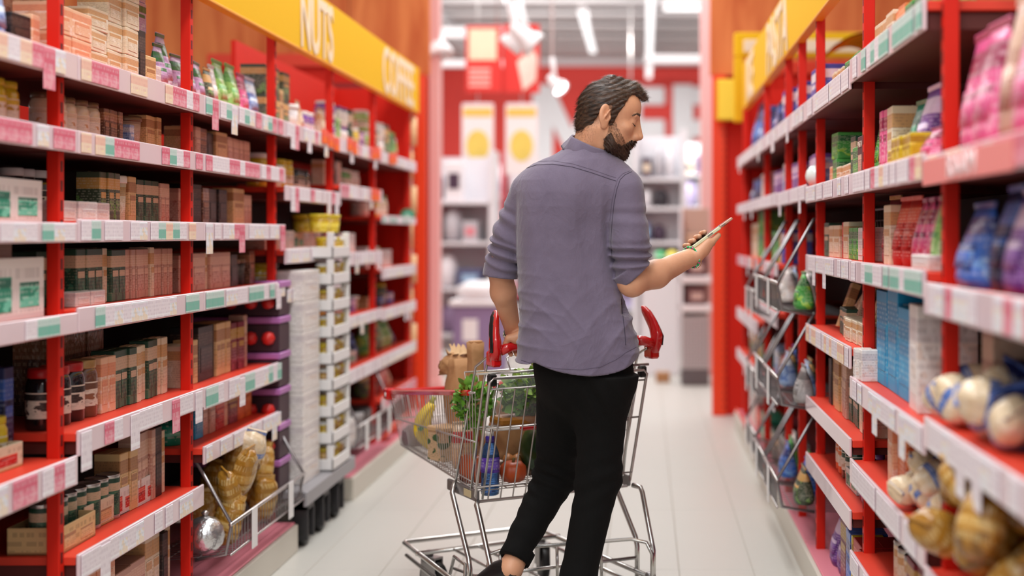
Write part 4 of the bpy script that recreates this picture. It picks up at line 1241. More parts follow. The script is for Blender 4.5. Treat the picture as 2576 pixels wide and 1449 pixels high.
def bar(x, y0, y1, z, lb):
    t = thing('ceiling_luminaire', lb, 'lamp', (x, y0, z))
    MB().cbox(-.05, .05, 0, y1 - y0, 0, .09, .006).obj('housing', m_lampw, t)
    MB().cbox(-.045, .045, .02, y1 - y0 - .02, -.02, 0, .004).obj('tube_cover', mat('tube_white', (250, 250, 250), .4, emit=1.2), t)
bar(-.765, 16.3, 20, 3.97, 'white tube luminaire above and left of the man head')
bar(-1.57, 15.2, 17.6, 3.97, 'white tube luminaire behind the spotlight heads')
bar(.07, 15.2, 23.5, 4.0, 'long white tube luminaire running down the hall centre')
t = thing('ceiling_luminaire', 'white tube luminaire lying crosswise near the right portal', 'lamp', (.62, 15.5, 3.86))
MB().cbox(-.42, .55, -.05, .05, 0, .09, .006).obj('housing', m_lampw, t)
MB().cbox(-.4, .53, -.045, .045, -.02, 0, .004).obj('tube_cover', mat('tube_white', (250, 250, 250), .4, emit=1.2), t)
t = thing('screen_sign', 'dark blue wide screen hanging beneath the big white letters', 'sign', (0, 17, 0))
a = P(1606, 459, 17); b2 = P(1668, 430, 17)
MB().cbox(a.x - .4, b2.x, 0, .05, a.z, b2.z, .005).obj('panel', mat('navy_panel', (60, 58, 92), .4), t)
MB().cbox(a.x - .42, b2.x + .02, .05, .07, a.z - .02, b2.z + .02, .005).obj('frame', m_wall_white, t)
MB().tube([(a.x - .1, .06, b2.z), (a.x - .1, .06, 4.36)], .01, 6).obj('hanging_wire', m_zinc, t)

# merchandise stands
m_stand = mat('stand_white', (228, 226, 230), .5)
m_stand_r = mat('stand_pink_red', (206, 96, 104), .5)
PAL = [('white', (234, 232, 236)), ('pale grey', (190, 188, 194)), ('mauve', (130, 108, 140)), ('dark plum', (70, 52, 72)), ('pink', (226, 140, 150)),
       ('slate blue', (90, 96, 130)), ('cream', (232, 214, 190)), ('red', (214, 60, 54)), ('sky blue', (160, 196, 226)), ('charcoal', (52, 48, 54)), ('lavender', (196, 184, 220))]
pals = [mat('far_' + n_.replace(' ', '_'), c_, .5) for n_, c_ in PAL]
far_box, far_bag = {}, {}
for i, m_ in enumerate(pals):
    far_box[i] = MB().cbox(-.5, .5, -.5, .5, 0, 1, .03).mesh('far_package', m_)
    rg = [[(.5 * s_ * math.cos(a_) * (1 + .12 * math.cos(3 * a_)), .5 * s_ * math.sin(a_), z_) for a_ in np.linspace(0, 2 * PI, 14, endpoint=False)] for s_, z_ in ((.3, 0), (.9, .1), (1, .4), (.9, .75), (.5, .95), (.2, 1))]
    far_bag[i] = MB().loft(rg).mesh('far_bundle', m_)
    far_lab = MB().box(-.3, .3, -.515, -.5, .3, .7).mesh('front_label', pals[(i + 3) % len(pals)])
FAR_LABEL = [MB().box(-.3, .3, -.52, -.5, .3, .7).mesh('front_label', m_) for m_ in pals]


def stand(x, y, w, lv_, lb, pool, short, dens=.14, red=False, seed=1, depth=.5):
    R_ = random.Random(seed)
    t = thing('display_stand', lb, 'stand', (x, y, 0))
    mm = m_stand_r if red else m_stand
    for xx in (-w / 2, w / 2):
        MB().cbox(xx - .025, xx + .025, 0, depth, 0, lv_[-1] + .5, .004).obj('side_panel', mm, t)
    MB().box(-w / 2, w / 2, depth - .02, depth, .1, lv_[-1] + .45).obj('back_panel', mm if not red else m_stand, t)
    for z in lv_:
        MB().cbox(-w / 2, w / 2, 0, depth, z - .035, z, .004).obj('shelf', mm, t)
    for li, z in enumerate(lv_):
        xx = -w / 2 + .06
        n_ = 0
        gap_ = (lv_[li + 1] - z - .06) if li + 1 < len(lv_) else .42
        while xx < w / 2 - .08:
            ww = R_.uniform(dens * .7, dens * 1.5)
            if xx + ww > w / 2 - .03: break
            i = R_.choice(pool)
            hh = min(gap_, R_.uniform(.45, 1.0) * gap_)
            isbag = R_.random() < .45
            o = bpy.data.objects.new('far_bundle' if isbag else 'far_package', (far_bag if isbag else far_box)[i])
            col_link(o)
            o.location = (x + xx + ww / 2, y + .16, z)
            o.scale = (ww * .93, .26, hh)
            tag(o, f'{PAL[i][0]} {"bundle" if isbag else "package"}, {ORD[n_ % 24]} along {["lowest", "second lowest", "third lowest", "fourth lowest", "fifth lowest", "highest"][li]} shelf of {short}', 'bag' if isbag else 'box', f'blurred goods on {short}')
            if not isbag:
                l_ = col_link(bpy.data.objects.new('front_label', FAR_LABEL[(i + 3) % len(pals)])); l_.parent = o
            n_ += 1
            xx += ww
    return t


stand(-2.0, 13.2, 1.0, [.3, .75, 1.2, 1.6], 'white display stand just right of left portal', [0, 1, 2, 3, 5, 0, 0], 'stand by left portal', .2, False, 3)
stand(-1.15, 15.2, .9, [.2, .6, 1.0, 1.4, 1.7], 'white display stand with red sides left of man', [0, 0, 1, 7, 4, 5, 9], 'red sided stand left of man', .15, True, 4)
stand(-2.3, 18.5, 1.6, [.3, .8, 1.3, 1.8], 'white display stand deep in the hall', [0, 0, 0, 1, 4, 8, 10], 'deep left stand', .2, False, 5)
stand(-.4, 17.8, 1.4, [.3, .8, 1.3, 1.7], 'white display stand behind the man', [0, 1, 4, 2, 8, 10], 'stand behind man', .2, False, 6)
stand(.15, 13.8, .5, [.85, 1.2, 1.55, 1.85], 'white display stand seen right of the man sleeve', [0, 1, 4, 9, 8, 3, 5], 'stand right of sleeve', .12, False, 8, .4)
stand(.78, 18.5, 1.1, [1.2, 1.65, 2.1], 'white high display stand near the right portal', [10, 2, 0, 1, 6], 'high stand near right portal', .16, False, 9)
# white pier, meshed cabinet, small brown box
t = thing('white_pier', 'broad white pier in the hall right of the cart', 'pier', (0, 12.2, 0))
a = P(1632, 982, 12.2)
MB().cbox(a.x - .06, P(1708, 900, 12.2).x, 0, .3, 0, .97, .01).obj('pier_body', m_stand, t)
MB().cbox(a.x - .08, P(1710, 900, 12.2).x, -.01, .31, .97, 1.005, .005).obj('pier_cap', m_wall_white, t)
t = thing('mesh_cabinet', 'pale meshed cabinet with dark base and two white shelves', 'cabinet', (.44, 11.35, 0))
MB().cbox(-.13, .1, 0, .4, 0, .14, .005).obj('dark_base', mat('cabinet_base', (96, 90, 92), .5), t)
MB().cbox(-.13, .1, 0, .4, .14, .58, .005).obj('meshed_front', mat('cabinet_mesh', (196, 190, 190), .5), t)
g = MB()
for q in range(9): g.box(-.12 + q * .026, -.115 + q * .026, -.004, 0, .15, .57)
for q in range(16): g.box(-.125, .095, -.005, -.002, .16 + q * .026, .164 + q * .026)
stuff(g.obj('mesh_wires', mat('mesh_grey', (150, 146, 150), .5), t))
for z in (.62, .86):
    MB().cbox(-.14, .12, -.02, .4, z, z + .06, .006).obj('white_shelf', m_wall_white, t)
MB().cbox(-.14, -.12, 0, .4, .58, 1.5, .004).obj('side_panel', m_stand, t)
MB().cbox(-.14, .12, .36, .4, .58, 1.5, .004).obj('back_panel', mat('cabinet_tan', (196, 170, 156), .6), t)
for q, (z, cc, lb) in enumerate(((.68, (110, 74, 76), 'dark rosy box on lower white shelf of meshed cabinet'), (.92, (90, 52, 60), 'dark plum box on upper white shelf of meshed cabinet'), (1.12, (206, 170, 140), 'tan box standing on top of the meshed cabinet stack'))):
    o = MB().cbox(-.09, .08, .02, .3, 0, .15, .006).obj('far_package', mat('cab_box%d' % q, cc, .5), None, (.44, 11.36, z + .001))
    tag(o, lb, 'box')
    l_ = MB().box(-.05, .05, .017, .02, .04, .1).obj('front_label', mat('cab_lab', (206, 180, 170), .5), o)
o = MB().cbox(-.06, .06, 0, .12, 0, .085, .004).obj('brown_box', m_kraft, None, (P(1668, 970, 11.5).x, 11.6, 0))
tag(o, 'small brown box standing alone on the hall floor', 'box')
MB().box(-.01, .01, -.001, .12, .0855, .0865).obj('tape_strip', mat('tape', (210, 190, 150), .3), o)
for i, (px, cc, lb) in enumerate(((1662, (60, 180, 110), 'green ball on the stand behind the phone hand wrist'), (1692, (236, 224, 80), 'yellow ball on the stand behind the phone hand wrist'))):
    q = P(px, 645, 12.1)
    t = thing('toy_ball', lb, 'ball', (q.x, 12.32, 1.066))
    MB().lathe([(.005, -.06), (.035, -.05), (.056, -.02), (.06, 0), (.056, .02), (.035, .05), (.005, .06)], (0, 0, 0), 20).obj('ball_skin', mat('ball%d' % i, cc, .4), t)
    MB().lathe([(.0605, -.006), (.0605, .006)], (0, 0, 0), 20, caps=False).obj('seam_band', m_wall_white, t)
# low tables by the left column
t = thing('promo_table', 'low mauve draped table under a white round lid, left hall', 'table', (-1.5, 12.3, 0))
MB().cbox(-.25, .2, 0, .5, 0, .62, .02).obj('drape', mat('mauve_drape', (140, 120, 158), .7), t)
MB().cbox(-.28, .23, -.03, .53, .62, .67, .01).obj('table_top', m_wall_white, t)
MB().cbox(-.16, -.02, -.006, 0, .3, .5, .003).obj('white_card', m_wall_white, t)
t = thing('padded_bundle', 'large white padded bundle lying on the mauve table', 'bundle', (-1.52, 12.5, .67))
MB().loft([[(.22 * s_ * math.cos(a_), .2 * s_ * math.sin(a_), z_) for a_ in np.linspace(0, 2 * PI, 18, endpoint=False)] for s_, z_ in ((.8, 0), (1, .05), (.95, .12), (.5, .17))]).obj('padding', m_wall_white, t)
MB().tube([(.205 * math.cos(a_), .19 * math.sin(a_), .085) for a_ in np.linspace(0, 2 * PI, 20, endpoint=False)], .008, 6, closed=True).obj('edge_piping', pals[1], t)
# ================================================================ soft-body modelling on a distance field
def surface_net(F, org, h):
    nx, ny, nz = F.shape
    ins = F < 0
    cx, cy, cz = nx - 1, ny - 1, nz - 1
    cnt = np.zeros((cx, cy, cz), np.int8)
    for i in (0, 1):
        for j_ in (0, 1):
            for k in (0, 1):
                cnt += ins[i:i + cx, j_:j_ + cy, k:k + cz]
    act = (cnt > 0) & (cnt < 8)
    ci, cj, ck = np.nonzero(act)
    n = len(ci)
    idx = -np.ones((cx, cy, cz), np.int64)
    idx[ci, cj, ck] = np.arange(n)
    acc = np.zeros((n, 3)); w = np.zeros(n)
    cor = [(i, j_, k) for i in (0, 1) for j_ in (0, 1) for k in (0, 1)]
    for a in cor:
        for ax in range(3):
            if a[ax]: continue
            b_ = list(a); b_[ax] = 1
            fa = F[ci + a[0], cj + a[1], ck + a[2]]; fb = F[ci + b_[0], cj + b_[1], ck + b_[2]]
            m = (fa < 0) != (fb < 0)
            t = np.where(m, fa / np.where(m, fa - fb, 1), 0)
            p = np.array(a, float)[None, :] + t[:, None] * (np.array(b_) - np.array(a))[None, :]
            acc += np.where(m[:, None], p, 0); w += m
    v = (np.stack([ci, cj, ck], 1) + acc / w[:, None]) * h + np.array(org)
    quads = []
    for ax in range(3):
        sl0 = [slice(1, -1)] * 3; sl1 = [slice(1, -1)] * 3
        sl0[ax] = slice(0, -1); sl1[ax] = slice(1, None)
        A_, B_ = ins[tuple(sl0)], ins[tuple(sl1)]
        for val in (0, 1):
            m = (A_ & ~B_) if val == 0 else (~A_ & B_)
            q = list(np.nonzero(m))
            for a in range(3):
                if a != ax: q[a] = q[a] + 1
            u_, w_ = [(1, 2), (2, 0), (0, 1)][ax]
            def cell(du, dw):
                c_ = [q[0].copy(), q[1].copy(), q[2].copy()]
                c_[u_] -= du; c_[w_] -= dw
                return idx[c_[0], c_[1], c_[2]]
            f = np.stack([cell(1, 1), cell(0, 1), cell(0, 0), cell(1, 0)], 1)
            quads.append(f if val == 0 else f[:, ::-1])
    return v, np.concatenate(quads)


def mk_mesh(name, parts, mats, smooth=True):
    vs, fs, mi, b_ = [], [], [], 0
    for (v, f, m) in parts:
        vs.append(v); fs.append(f + b_); mi.append(np.full(len(f), m)); b_ += len(v)
    v = np.concatenate(vs); f = np.concatenate(fs); mi = np.concatenate(mi)
    me = bpy.data.meshes.new(name)
    me.vertices.add(len(v)); me.vertices.foreach_set('co', v.astype(np.float32).ravel())
    me.loops.add(f.size); me.loops.foreach_set('vertex_index', f.astype(np.int32).ravel())
    me.polygons.add(len(f)); me.polygons.foreach_set('loop_start', np.arange(0, f.size, 4, dtype=np.int32))
    me.polygons.foreach_set('loop_total', np.full(len(f), 4, np.int32))
    for m in mats: me.materials.append(m)
    me.polygons.foreach_set('material_index', mi.astype(np.int32))
    me.polygons.foreach_set('use_smooth', np.full(len(f), smooth))
    me.update(calc_edges=True)
    me.validate()
    return me


class Field:
    def __init__(s, lo, hi, h):
        s.h = h; s.org = np.array(lo, float)
        n = [int(math.ceil((hi[i] - lo[i]) / h)) + 1 for i in range(3)]
        ax = [(lo[i] + h * np.arange(n[i])).astype(np.float32) for i in range(3)]
        s.X, s.Y, s.Z = np.meshgrid(*ax, indexing='ij')
        s.F = np.full(s.X.shape, 9.0, np.float32)

    def cap(s, a, b_, r0, r1):
        a = np.array(a, float); d = np.array(b_, float) - a
        L2 = max(float(d @ d), 1e-9)
        px, py, pz = s.X - a[0], s.Y - a[1], s.Z - a[2]
        t = np.clip((px * d[0] + py * d[1] + pz * d[2]) / L2, 0, 1)
        return np.sqrt((px - t * d[0]) ** 2 + (py - t * d[1]) ** 2 + (pz - t * d[2]) ** 2) - (r0 + (r1 - r0) * t)

    def ell(s, c, r, R=None):
        px, py, pz = s.X - c[0], s.Y - c[1], s.Z - c[2]
        if R is not None:
            R = np.array(R)
            px, py, pz = (px * R[0, 0] + py * R[1, 0] + pz * R[2, 0], px * R[0, 1] + py * R[1, 1] + pz * R[2, 1], px * R[0, 2] + py * R[1, 2] + pz * R[2, 2])
        k0 = np.sqrt((px / r[0]) ** 2 + (py / r[1]) ** 2 + (pz / r[2]) ** 2)
        return (k0 - 1) * min(r)

    def u(s, d, k=.01):
        if k <= 0: s.F = np.minimum(s.F, d); return
        h = np.clip(.5 + .5 * (s.F - d) / k, 0, 1)
        s.F = s.F * (1 - h) + d * h - k * h * (1 - h)

    def sub(s, d, k=.004):
        h = np.clip(.5 - .5 * (s.F + d) / k, 0, 1)
        s.F = s.F * (1 - h) - d * h + k * h * (1 - h)

    def inter(s, d):
        s.F = np.maximum(s.F, d)

    def net(s): return surface_net(s.F, s.org, s.h)


def wob(X, Y, Z, f, seed=0):
    a = seed * 1.7
    return (np.sin(X * f * 1.0 + Y * f * .6 + a) * np.cos(Z * f * .9 + a * 1.3) + np.sin(Z * f * 1.7 + X * f * .5 + a * 2.1) * .6 + np.sin(Y * f * 1.9 - Z * f * .7 + a * .4) * .5) / 2.1


# ================================================================ the man
man = thing('person', 'bearded man in mauve grey shirt and black trousers leaning on cart, looking at phone', 'person', (-.2, 4.0, 0))
MO = Vector((-.2, 4.0, 0))
def rel(o):
    o.parent = man; o.matrix_parent_inverse = Matrix.Translation(-MO); return o

m_skin = bpy.data.materials.new('skin'); m_skin.use_nodes = True
nt = m_skin.node_tree; bs = nt.nodes['Principled BSDF']
tc = nt.nodes.new('ShaderNodeTexCoord')
n1 = nt.nodes.new('ShaderNodeTexNoise'); n1.inputs['Scale'].default_value = 14; n1.inputs['Detail'].default_value = 5
nt.links.new(tc.outputs['Object'], n1.inputs['Vector'])
mx = nt.nodes.new('ShaderNodeMix'); mx.data_type = 'RGBA'
mx.inputs[6].default_value = lin((200, 140, 108)); mx.inputs[7].default_value = lin((226, 174, 138))
nt.links.new(n1.outputs['Fac'], mx.inputs[0]); nt.links.new(mx.outputs[2], bs.inputs['Base Color'])
bs.inputs['Roughness'].default_value = .48
bs.inputs['Subsurface Weight'].default_value = .12; bs.inputs['Subsurface Radius'].default_value = (.012, .005, .003); bs.inputs['Subsurface Scale'].default_value = .5
n2 = nt.nodes.new('ShaderNodeTexNoise'); n2.inputs['Scale'].default_value = 220; n2.inputs['Detail'].default_value = 3
nt.links.new(tc.outputs['Object'], n2.inputs['Vector'])
bp = nt.nodes.new('ShaderNodeBump'); bp.inputs['Strength'].default_value = .25; bp.inputs['Distance'].default_value = .002
nt.links.new(n2.outputs['Fac'], bp.inputs['Height']); nt.links.new(bp.outputs['Normal'], bs.inputs['Normal'])


def cloth_mat(name, c0, c1, stretch, bump, rough=.85, sheen=.3, fine=420, crease=.5):
    m = bpy.data.materials.new(name); m.use_nodes = True
    nt = m.node_tree; b = nt.nodes['Principled BSDF']
    tc = nt.nodes.new('ShaderNodeTexCoord')
    mp = nt.nodes.new('ShaderNodeMapping'); mp.inputs['Scale'].default_value = stretch
    nt.links.new(tc.outputs['Object'], mp.inputs[0])
    na = nt.nodes.new('ShaderNodeTexNoise'); na.inputs['Scale'].default_value = 9; na.inputs['Detail'].default_value = 8; na.inputs['Roughness'].default_value = .6; na.inputs['Distortion'].default_value = .9
    nb = nt.nodes.new('ShaderNodeTexNoise'); nb.inputs['Scale'].default_value = fine; nb.inputs['Detail'].default_value = 2
    nt.links.new(mp.outputs[0], na.inputs['Vector']); nt.links.new(tc.outputs['Object'], nb.inputs['Vector'])
    mx = nt.nodes.new('ShaderNodeMix'); mx.data_type = 'RGBA'
    mx.inputs[6].default_value = lin(c0); mx.inputs[7].default_value = lin(c1)
    ad = nt.nodes.new('ShaderNodeMath'); ad.operation = 'MULTIPLY_ADD'; ad.inputs[1].default_value = .35
    nt.links.new(nb.outputs['Fac'], ad.inputs[0]); 
    sc_ = nt.nodes.new('ShaderNodeMath'); sc_.operation = 'MULTIPLY'; sc_.inputs[1].default_value = .65
    nt.links.new(na.outputs['Fac'], sc_.inputs[0]); nt.links.new(sc_.outputs[0], ad.inputs[2])
    nt.links.new(ad.outputs[0], mx.inputs[0]); nt.links.new(mx.outputs[2], b.inputs['Base Color'])
    b.inputs['Roughness'].default_value = rough
    b.inputs['Sheen Weight'].default_value = sheen
    b.inputs['Specular IOR Level'].default_value = .25
    # crumpled creases: two ridged voronoi layers plus the weave
    def rid(scale, dist):
        n = nt.nodes.new('ShaderNodeTexNoise'); n.inputs['Scale'].default_value = scale; n.inputs['Detail'].default_value = 4; n.inputs['Roughness'].default_value = .55; n.inputs['Distortion'].default_value = dist
        nt.links.new(mp.outputs[0], n.inputs['Vector'])
        a1 = nt.nodes.new('ShaderNodeMath'); a1.operation = 'SUBTRACT'; a1.inputs[1].default_value = .5; nt.links.new(n.outputs['Fac'], a1.inputs[0])
        a2 = nt.nodes.new('ShaderNodeMath'); a2.operation = 'ABSOLUTE'; nt.links.new(a1.outputs[0], a2.inputs[0])
        a3 = nt.nodes.new('ShaderNodeMath'); a3.operation = 'MULTIPLY_ADD'; a3.inputs[1].default_value = -7; a3.inputs[2].default_value = 1; a3.use_clamp = True; nt.links.new(a2.outputs[0], a3.inputs[0])
        a4 = nt.nodes.new('ShaderNodeMath'); a4.operation = 'POWER'; a4.inputs[1].default_value = 1.6; nt.links.new(a3.outputs[0], a4.inputs[0])
        return a4.outputs[0]
    vs_ = nt.nodes.new('ShaderNodeMath'); vs_.operation = 'MULTIPLY_ADD'; vs_.inputs[1].default_value = .5
    nt.links.new(rid(11, .7), vs_.inputs[0]); nt.links.new(rid(4.2, 1.0), vs_.inputs[2])
    b1 = nt.nodes.new('ShaderNodeBump'); b1.inputs['Strength'].default_value = crease; b1.inputs['Distance'].default_value = .0035
    b2_ = nt.nodes.new('ShaderNodeBump'); b2_.inputs['Strength'].default_value = bump; b2_.inputs['Distance'].default_value = .001
    nt.links.new(vs_.outputs[0], b1.inputs['Height']); nt.links.new(nb.outputs['Fac'], b2_.inputs['Height'])
    nt.links.new(b1.outputs['Normal'], b2_.inputs['Normal']); nt.links.new(b2_.outputs['Normal'], b.inputs['Normal'])
    return m


m_shirt = cloth_mat('mauve_shirt_cloth', (92, 83, 103), (124, 114, 135), (1.0, 1.0, .6), .35, crease=.42)
m_seam = mat('dark_seam_thread', (58, 52, 68), .9)
m_trouser = cloth_mat('black_trouser_cloth', (4, 4, 4), (8, 7, 7), (1, 1, .6), .25, rough=.9, sheen=.0, crease=.25)

# ---- head frame
psi, th_ = math.radians(6), math.radians(17)
Fw = Vector((math.cos(psi) * math.cos(th_), math.sin(psi) * math.cos(th_), -math.sin(th_)))
Lf = Vector((-math.sin(psi), math.cos(psi), 0))
Up = Fw.cross(Lf)
HM = Matrix((Fw * .885, Lf * .95, Up * .955)).transposed()          # columns: forward, left, up
HCn = P(1532, 296, 3.99)
def hw(x, y, z): return HCn + HM @ Vector((x, y, z))
HI = np.array(HM)


def head_field(h, grow=0.0, full=True):
    """head in its own frame: x forward, y left, z up"""
    f = Field((-.14, -.11, -.19), (.15, .11, .16), h)
    f.u(f.ell((-.010, 0, .026), (.093, .072, .082)), 0)
    f.u(f.ell((.03, 0, .042), (.066, .064, .06)), .02)          # forehead
    f.u(f.ell((.034, 0, -.035), (.058, .056, .08)), .02)        # face
    f.u(f.cap((.03, -.05, -.075), (.07, -.018, -.096), .017, .014), .025)
    f.u(f.cap((.03, .05, -.075), (.07, .018, -.096), .017, .014), .025)
    f.u(f.ell((.077, 0, -.098), (.018, .022, .014)), .015)      # chin
    f.u(f.cap((-.005, -.056, -.045), (.03, -.05, -.078), .014, .015), .02)
    f.u(f.cap((-.005, .056, -.045), (.03, .05, -.078), .014, .015), .02)
    for sy in (-1, 1):
        f.u(f.ell((.064, sy * .036, -.018), (.018, .021, .014)), .02)     # cheekbone
        f.u(f.cap((.089, sy * .01, .026), (.079, sy * .045, .024), .0075, .006), .010)   # brow
        f.sub(f.ell((.103, sy * .030, .006), (.012, .012, .008)), .012)
        f.u(f.ell((.0765, sy * .032, .005), (.0115, .0135, .0115)), .010)      # lids
        f.sub(f.cap((.0905, sy * .022, -.001), (.0865, sy * .043, -.001), .0009, .0009), .0015)
        f.u(f.ell((.103, sy * .0125, -.034), (.011, .0075, .0075)), .005)   # nostril wings
        f.sub(f.ell((.108, sy * .006, -.0405), (.005, .003, .003)), .002)
    f.u(f.cap((.084, 0, .014), (.098, 0, -.034), .013, .0185), .010)
    f.u(f.cap((.095, 0, .018), (.118, 0, -.026), .0065, .0092), .009)
    f.u(f.ell((.1165, 0, -.029), (.0105, .0105, .009)), .006)
    f.u(f.ell((.09, 0, -.062), (.014, .026, .02)), .012)         # muzzle
    f.u(f.ell((.1015, 0, -.058), (.006, .02, .0045)), .003)
    f.u(f.ell((.100, 0, -.068), (.0065, .018, .005)), .003)
    f.sub(f.cap((.1075, -.02, -.063), (.1075, .02, -.063), .0016, .0016), .002)
    f.sub(f.cap((.103, -.014, -.078), (.103, .014, -.078), .005, .005), .01)
    # ears
    for sy in (-1, 1):
        R = Matrix.Rotation(math.radians(-12), 3, 'Y') @ Matrix.Rotation(math.radians(sy * -26), 3, 'Z')
        e = f.ell((-.020, sy * .081, -.004), (.0215, .0085, .034), R)
        f.u(e, .004)
        f.u(f.ell((-.013, sy * .077, -.032), (.0115, .0065, .013), R), .004)
        f.sub(f.ell((-.016, sy * .0905, .004), (.0125, .0065, .022), R), .003)
        f.sub(f.ell((-.010, sy * .086, -.008), (.0085, .009, .010), R), .003)
        f.u(f.cap((-.009, sy * .087, .014), (-.021, sy * .088, -.018), .0028, .0028), .003)
        f.u(f.ell((-.002, sy * .0765, -.008), (.0045, .005, .0065)), .003)
    # neck (its lower end in world space)
    nb_ = HM.inverted() @ (P(1470, 425, 4.02) - HCn)
    f.u(f.cap((-.034, 0, -.05), nb_, .058, .060), .02)
    f.u(f.cap((-.02, -.052, -.045), nb_ + Vector((.04, -.05, .02)), .012, .012), .022)      # neck tendon
    f.u(f.cap((-.045, -.035, -.05), nb_ + Vector((-.02, -.055, .0)), .015, .02), .022)
    return f


hf = head_field(.0021)
nv, nf = hf.net()
body_parts = [(nv @ HI.T + np.array(HCn), nf, 0)]


def torus_fold(f, a, b_, amp, wl, seed, lo=0, hi=1):
    a = np.array(a, float); d = np.array(b_, float) - a; L = np.linalg.norm(d); d = d / L
    t = ((f.X - a[0]) * d[0] + (f.Y - a[1]) * d[1] + (f.Z - a[2]) * d[2])
    ph = t / wl * 2 * PI + 2.2 * wob(f.X, f.Y, f.Z, 26, seed)
    w = np.clip((t / L - lo) / .2, 0, 1) * np.clip((hi - t / L) / .15, 0, 1)
    s = np.sin(ph)
    return amp * (s * np.abs(s) ** .2 - .1) * w


# ---- arms and hands (skin)
W_R = P(1741, 646, 4.13)
E_R = P(1588, 706, 3.95)
W_L = P(1291, 836, 4.19)
E_L = P(1258, 672, 4.05)
f = Field((-.09, 3.86, 1.03), (.26, 4.26, 1.33), .0022)
f.u(f.cap(P(1590, 600, 3.95), E_R, .034, .036), 0)
f.u(f.ell(P(1592, 722, 3.945), (.03, .03, .028)), .02)
f.u(f.cap(E_R, P(1650, 690, 4.02), .040, .042), .02)
f.u(f.cap(P(1650, 690, 4.02), W_R, .040, .0235), .015)
f.u(f.cap(P(1690, 668, 4.07), W_R, .027, .025), .015)
# palm cradling the phone from below
f.u(f.cap(W_R, P(1766, 624, 4.15), .0225, .023), .008)
f.u(f.cap(P(1748, 636, 4.16), P(1776, 611, 4.185), .018, .015), .010)
f.u(f.cap(P(1756, 641, 4.12), P(1782, 609, 4.13), .021, .013), .010)
f.u(f.cap(P(1770, 634, 4.13), P(1784, 616, 4.15), .014, .012), .010)
PHu = Vector((.80, .18, .58)).normalized()
PHw = Vector((.12, -1, .10)); PHw = (PHw - PHu * PHw.dot(PHu)).normalized()
PHn = PHu.cross(PHw).normalized()
PHc = P(1787, 589, 4.165)
if PHn.z < 0: PHn = -PHn
for i, (x, y, r) in enumerate(((1719, 611, .0076), (1731, 604, .0086), (1746, 595, .009), (1763, 586, .0088))):
    root = PHc + PHu * (-.066 + .02 * i) - PHw * .030 - PHn * .026
    k1 = PHc + PHu * (-.076 + .0205 * i) - PHw * .044 - PHn * .002
    k2 = PHc + PHu * (-.079 + .0215 * i) - PHw * .034 + PHn * .016
    tip = PHc + PHu * (-.075 + .0215 * i) - PHw * .004 + PHn * (.0125 + .0008 * i)
    f.u(f.cap(root, k1, r * 1.25, r * 1.15), .006)
    f.u(f.cap(k1, k2, r * 1.15, r * 1.05), .0025)
    f.u(f.cap(k2, tip, r * 1.05, r * .92), .0025)
tb0 = PHc + PHu * -.05 + PHw * .028 - PHn * .030
tb1 = PHc + PHu * -.018 + PHw * .030 - PHn * .0215
tb2 = PHc + PHu * .012 + PHw * .026 - PHn * .017
f.u(f.cap(tb0, tb1, .0135, .0110), .008)
f.u(f.cap(tb1, tb2, .0108, .0088), .004)
body_parts.append((*f.net(), 0))
# left forearm and gripping hand
f = Field((-.56, 3.94, .83), (-.30, 4.32, 1.24), .0022)
f.u(f.cap(P(1275, 600, 4.03), E_L, .034, .036), 0)
f.u(f.cap(E_L, P(1266, 735, 4.09), .036, .0375), .02)
f.u(f.cap(P(1266, 735, 4.09), W_L, .0375, .0235), .015)
BARL = Vector((-.536, 4.27, 0)); e_f = Vector((-.5, .866, 0)); e_r = Vector((.866, .5, 0))
def K(r, ff, z): return BARL + e_r * r + e_f * ff + Vector((0, 0, z))
hb = [K(r, -.17, .925) for r in (.052, .072, .092, .112)]
palm = K(.082, -.185, .945)
f.u(f.cap(W_L, palm + Vector((0, 0, .008)), .0225, .023), .008)
f.u(f.cap(K(.058, -.18, .95), K(.108, -.18, .95), .0165, .0165), .012)
for i, p0 in enumerate(hb):
    r = (.0078, .0085, .0085, .008)[3 - i]
    a0 = p0 + Vector((0, 0, .026)) - e_f * .006
    a1 = p0 + Vector((0, 0, .020)) + e_f * .024
    a2 = p0 + Vector((0, 0, -.012)) + e_f * .027
    a3 = p0 + Vector((0, 0, -.024)) + e_f * .012
    f.u(f.cap(a0, a1, r * 1.25, r * 1.1), .005)
    f.u(f.cap(a1, a2, r * 1.1, r), .002)
    f.u(f.cap(a2, a3, r, r * .9), .002)
f.u(f.cap(K(.072, -.19, .962), K(.036, -.175, .952), .0135, .011), .008)
f.u(f.cap(K(.036, -.175, .952), K(.03, -.165, .934), .0105, .009), .003)
body_parts.append((*f.net(), 0))
# ankles and lower shins (skin) inside the trouser ends
AN_L, KN_L = P(1284, 1432, 4.03), P(1398, 1196, 4.20)
AN_R, KN_R = Vector((-.205, 3.93, .10)), P(1500, 1205, 4.02)
for (kn, an, tip) in ((KN_L, AN_L, Vector((-.10, .10, -.05))), (KN_R, AN_R, Vector((-.03, .14, -.05)))):
    lo = [min(kn[i], an[i], (an + tip)[i]) - .07 for i in range(3)]; hi = [max(kn[i], an[i], (an + tip)[i]) + .07 for i in range(3)]
    f = Field(lo, hi, .004)
    f.u(f.cap(kn, an, .05, .033), 0)
    f.u(f.cap(an, an + tip * .35 + Vector((0, 0, -.05)), .033, .027), .02)
    body_parts.append((*f.net(), 0))
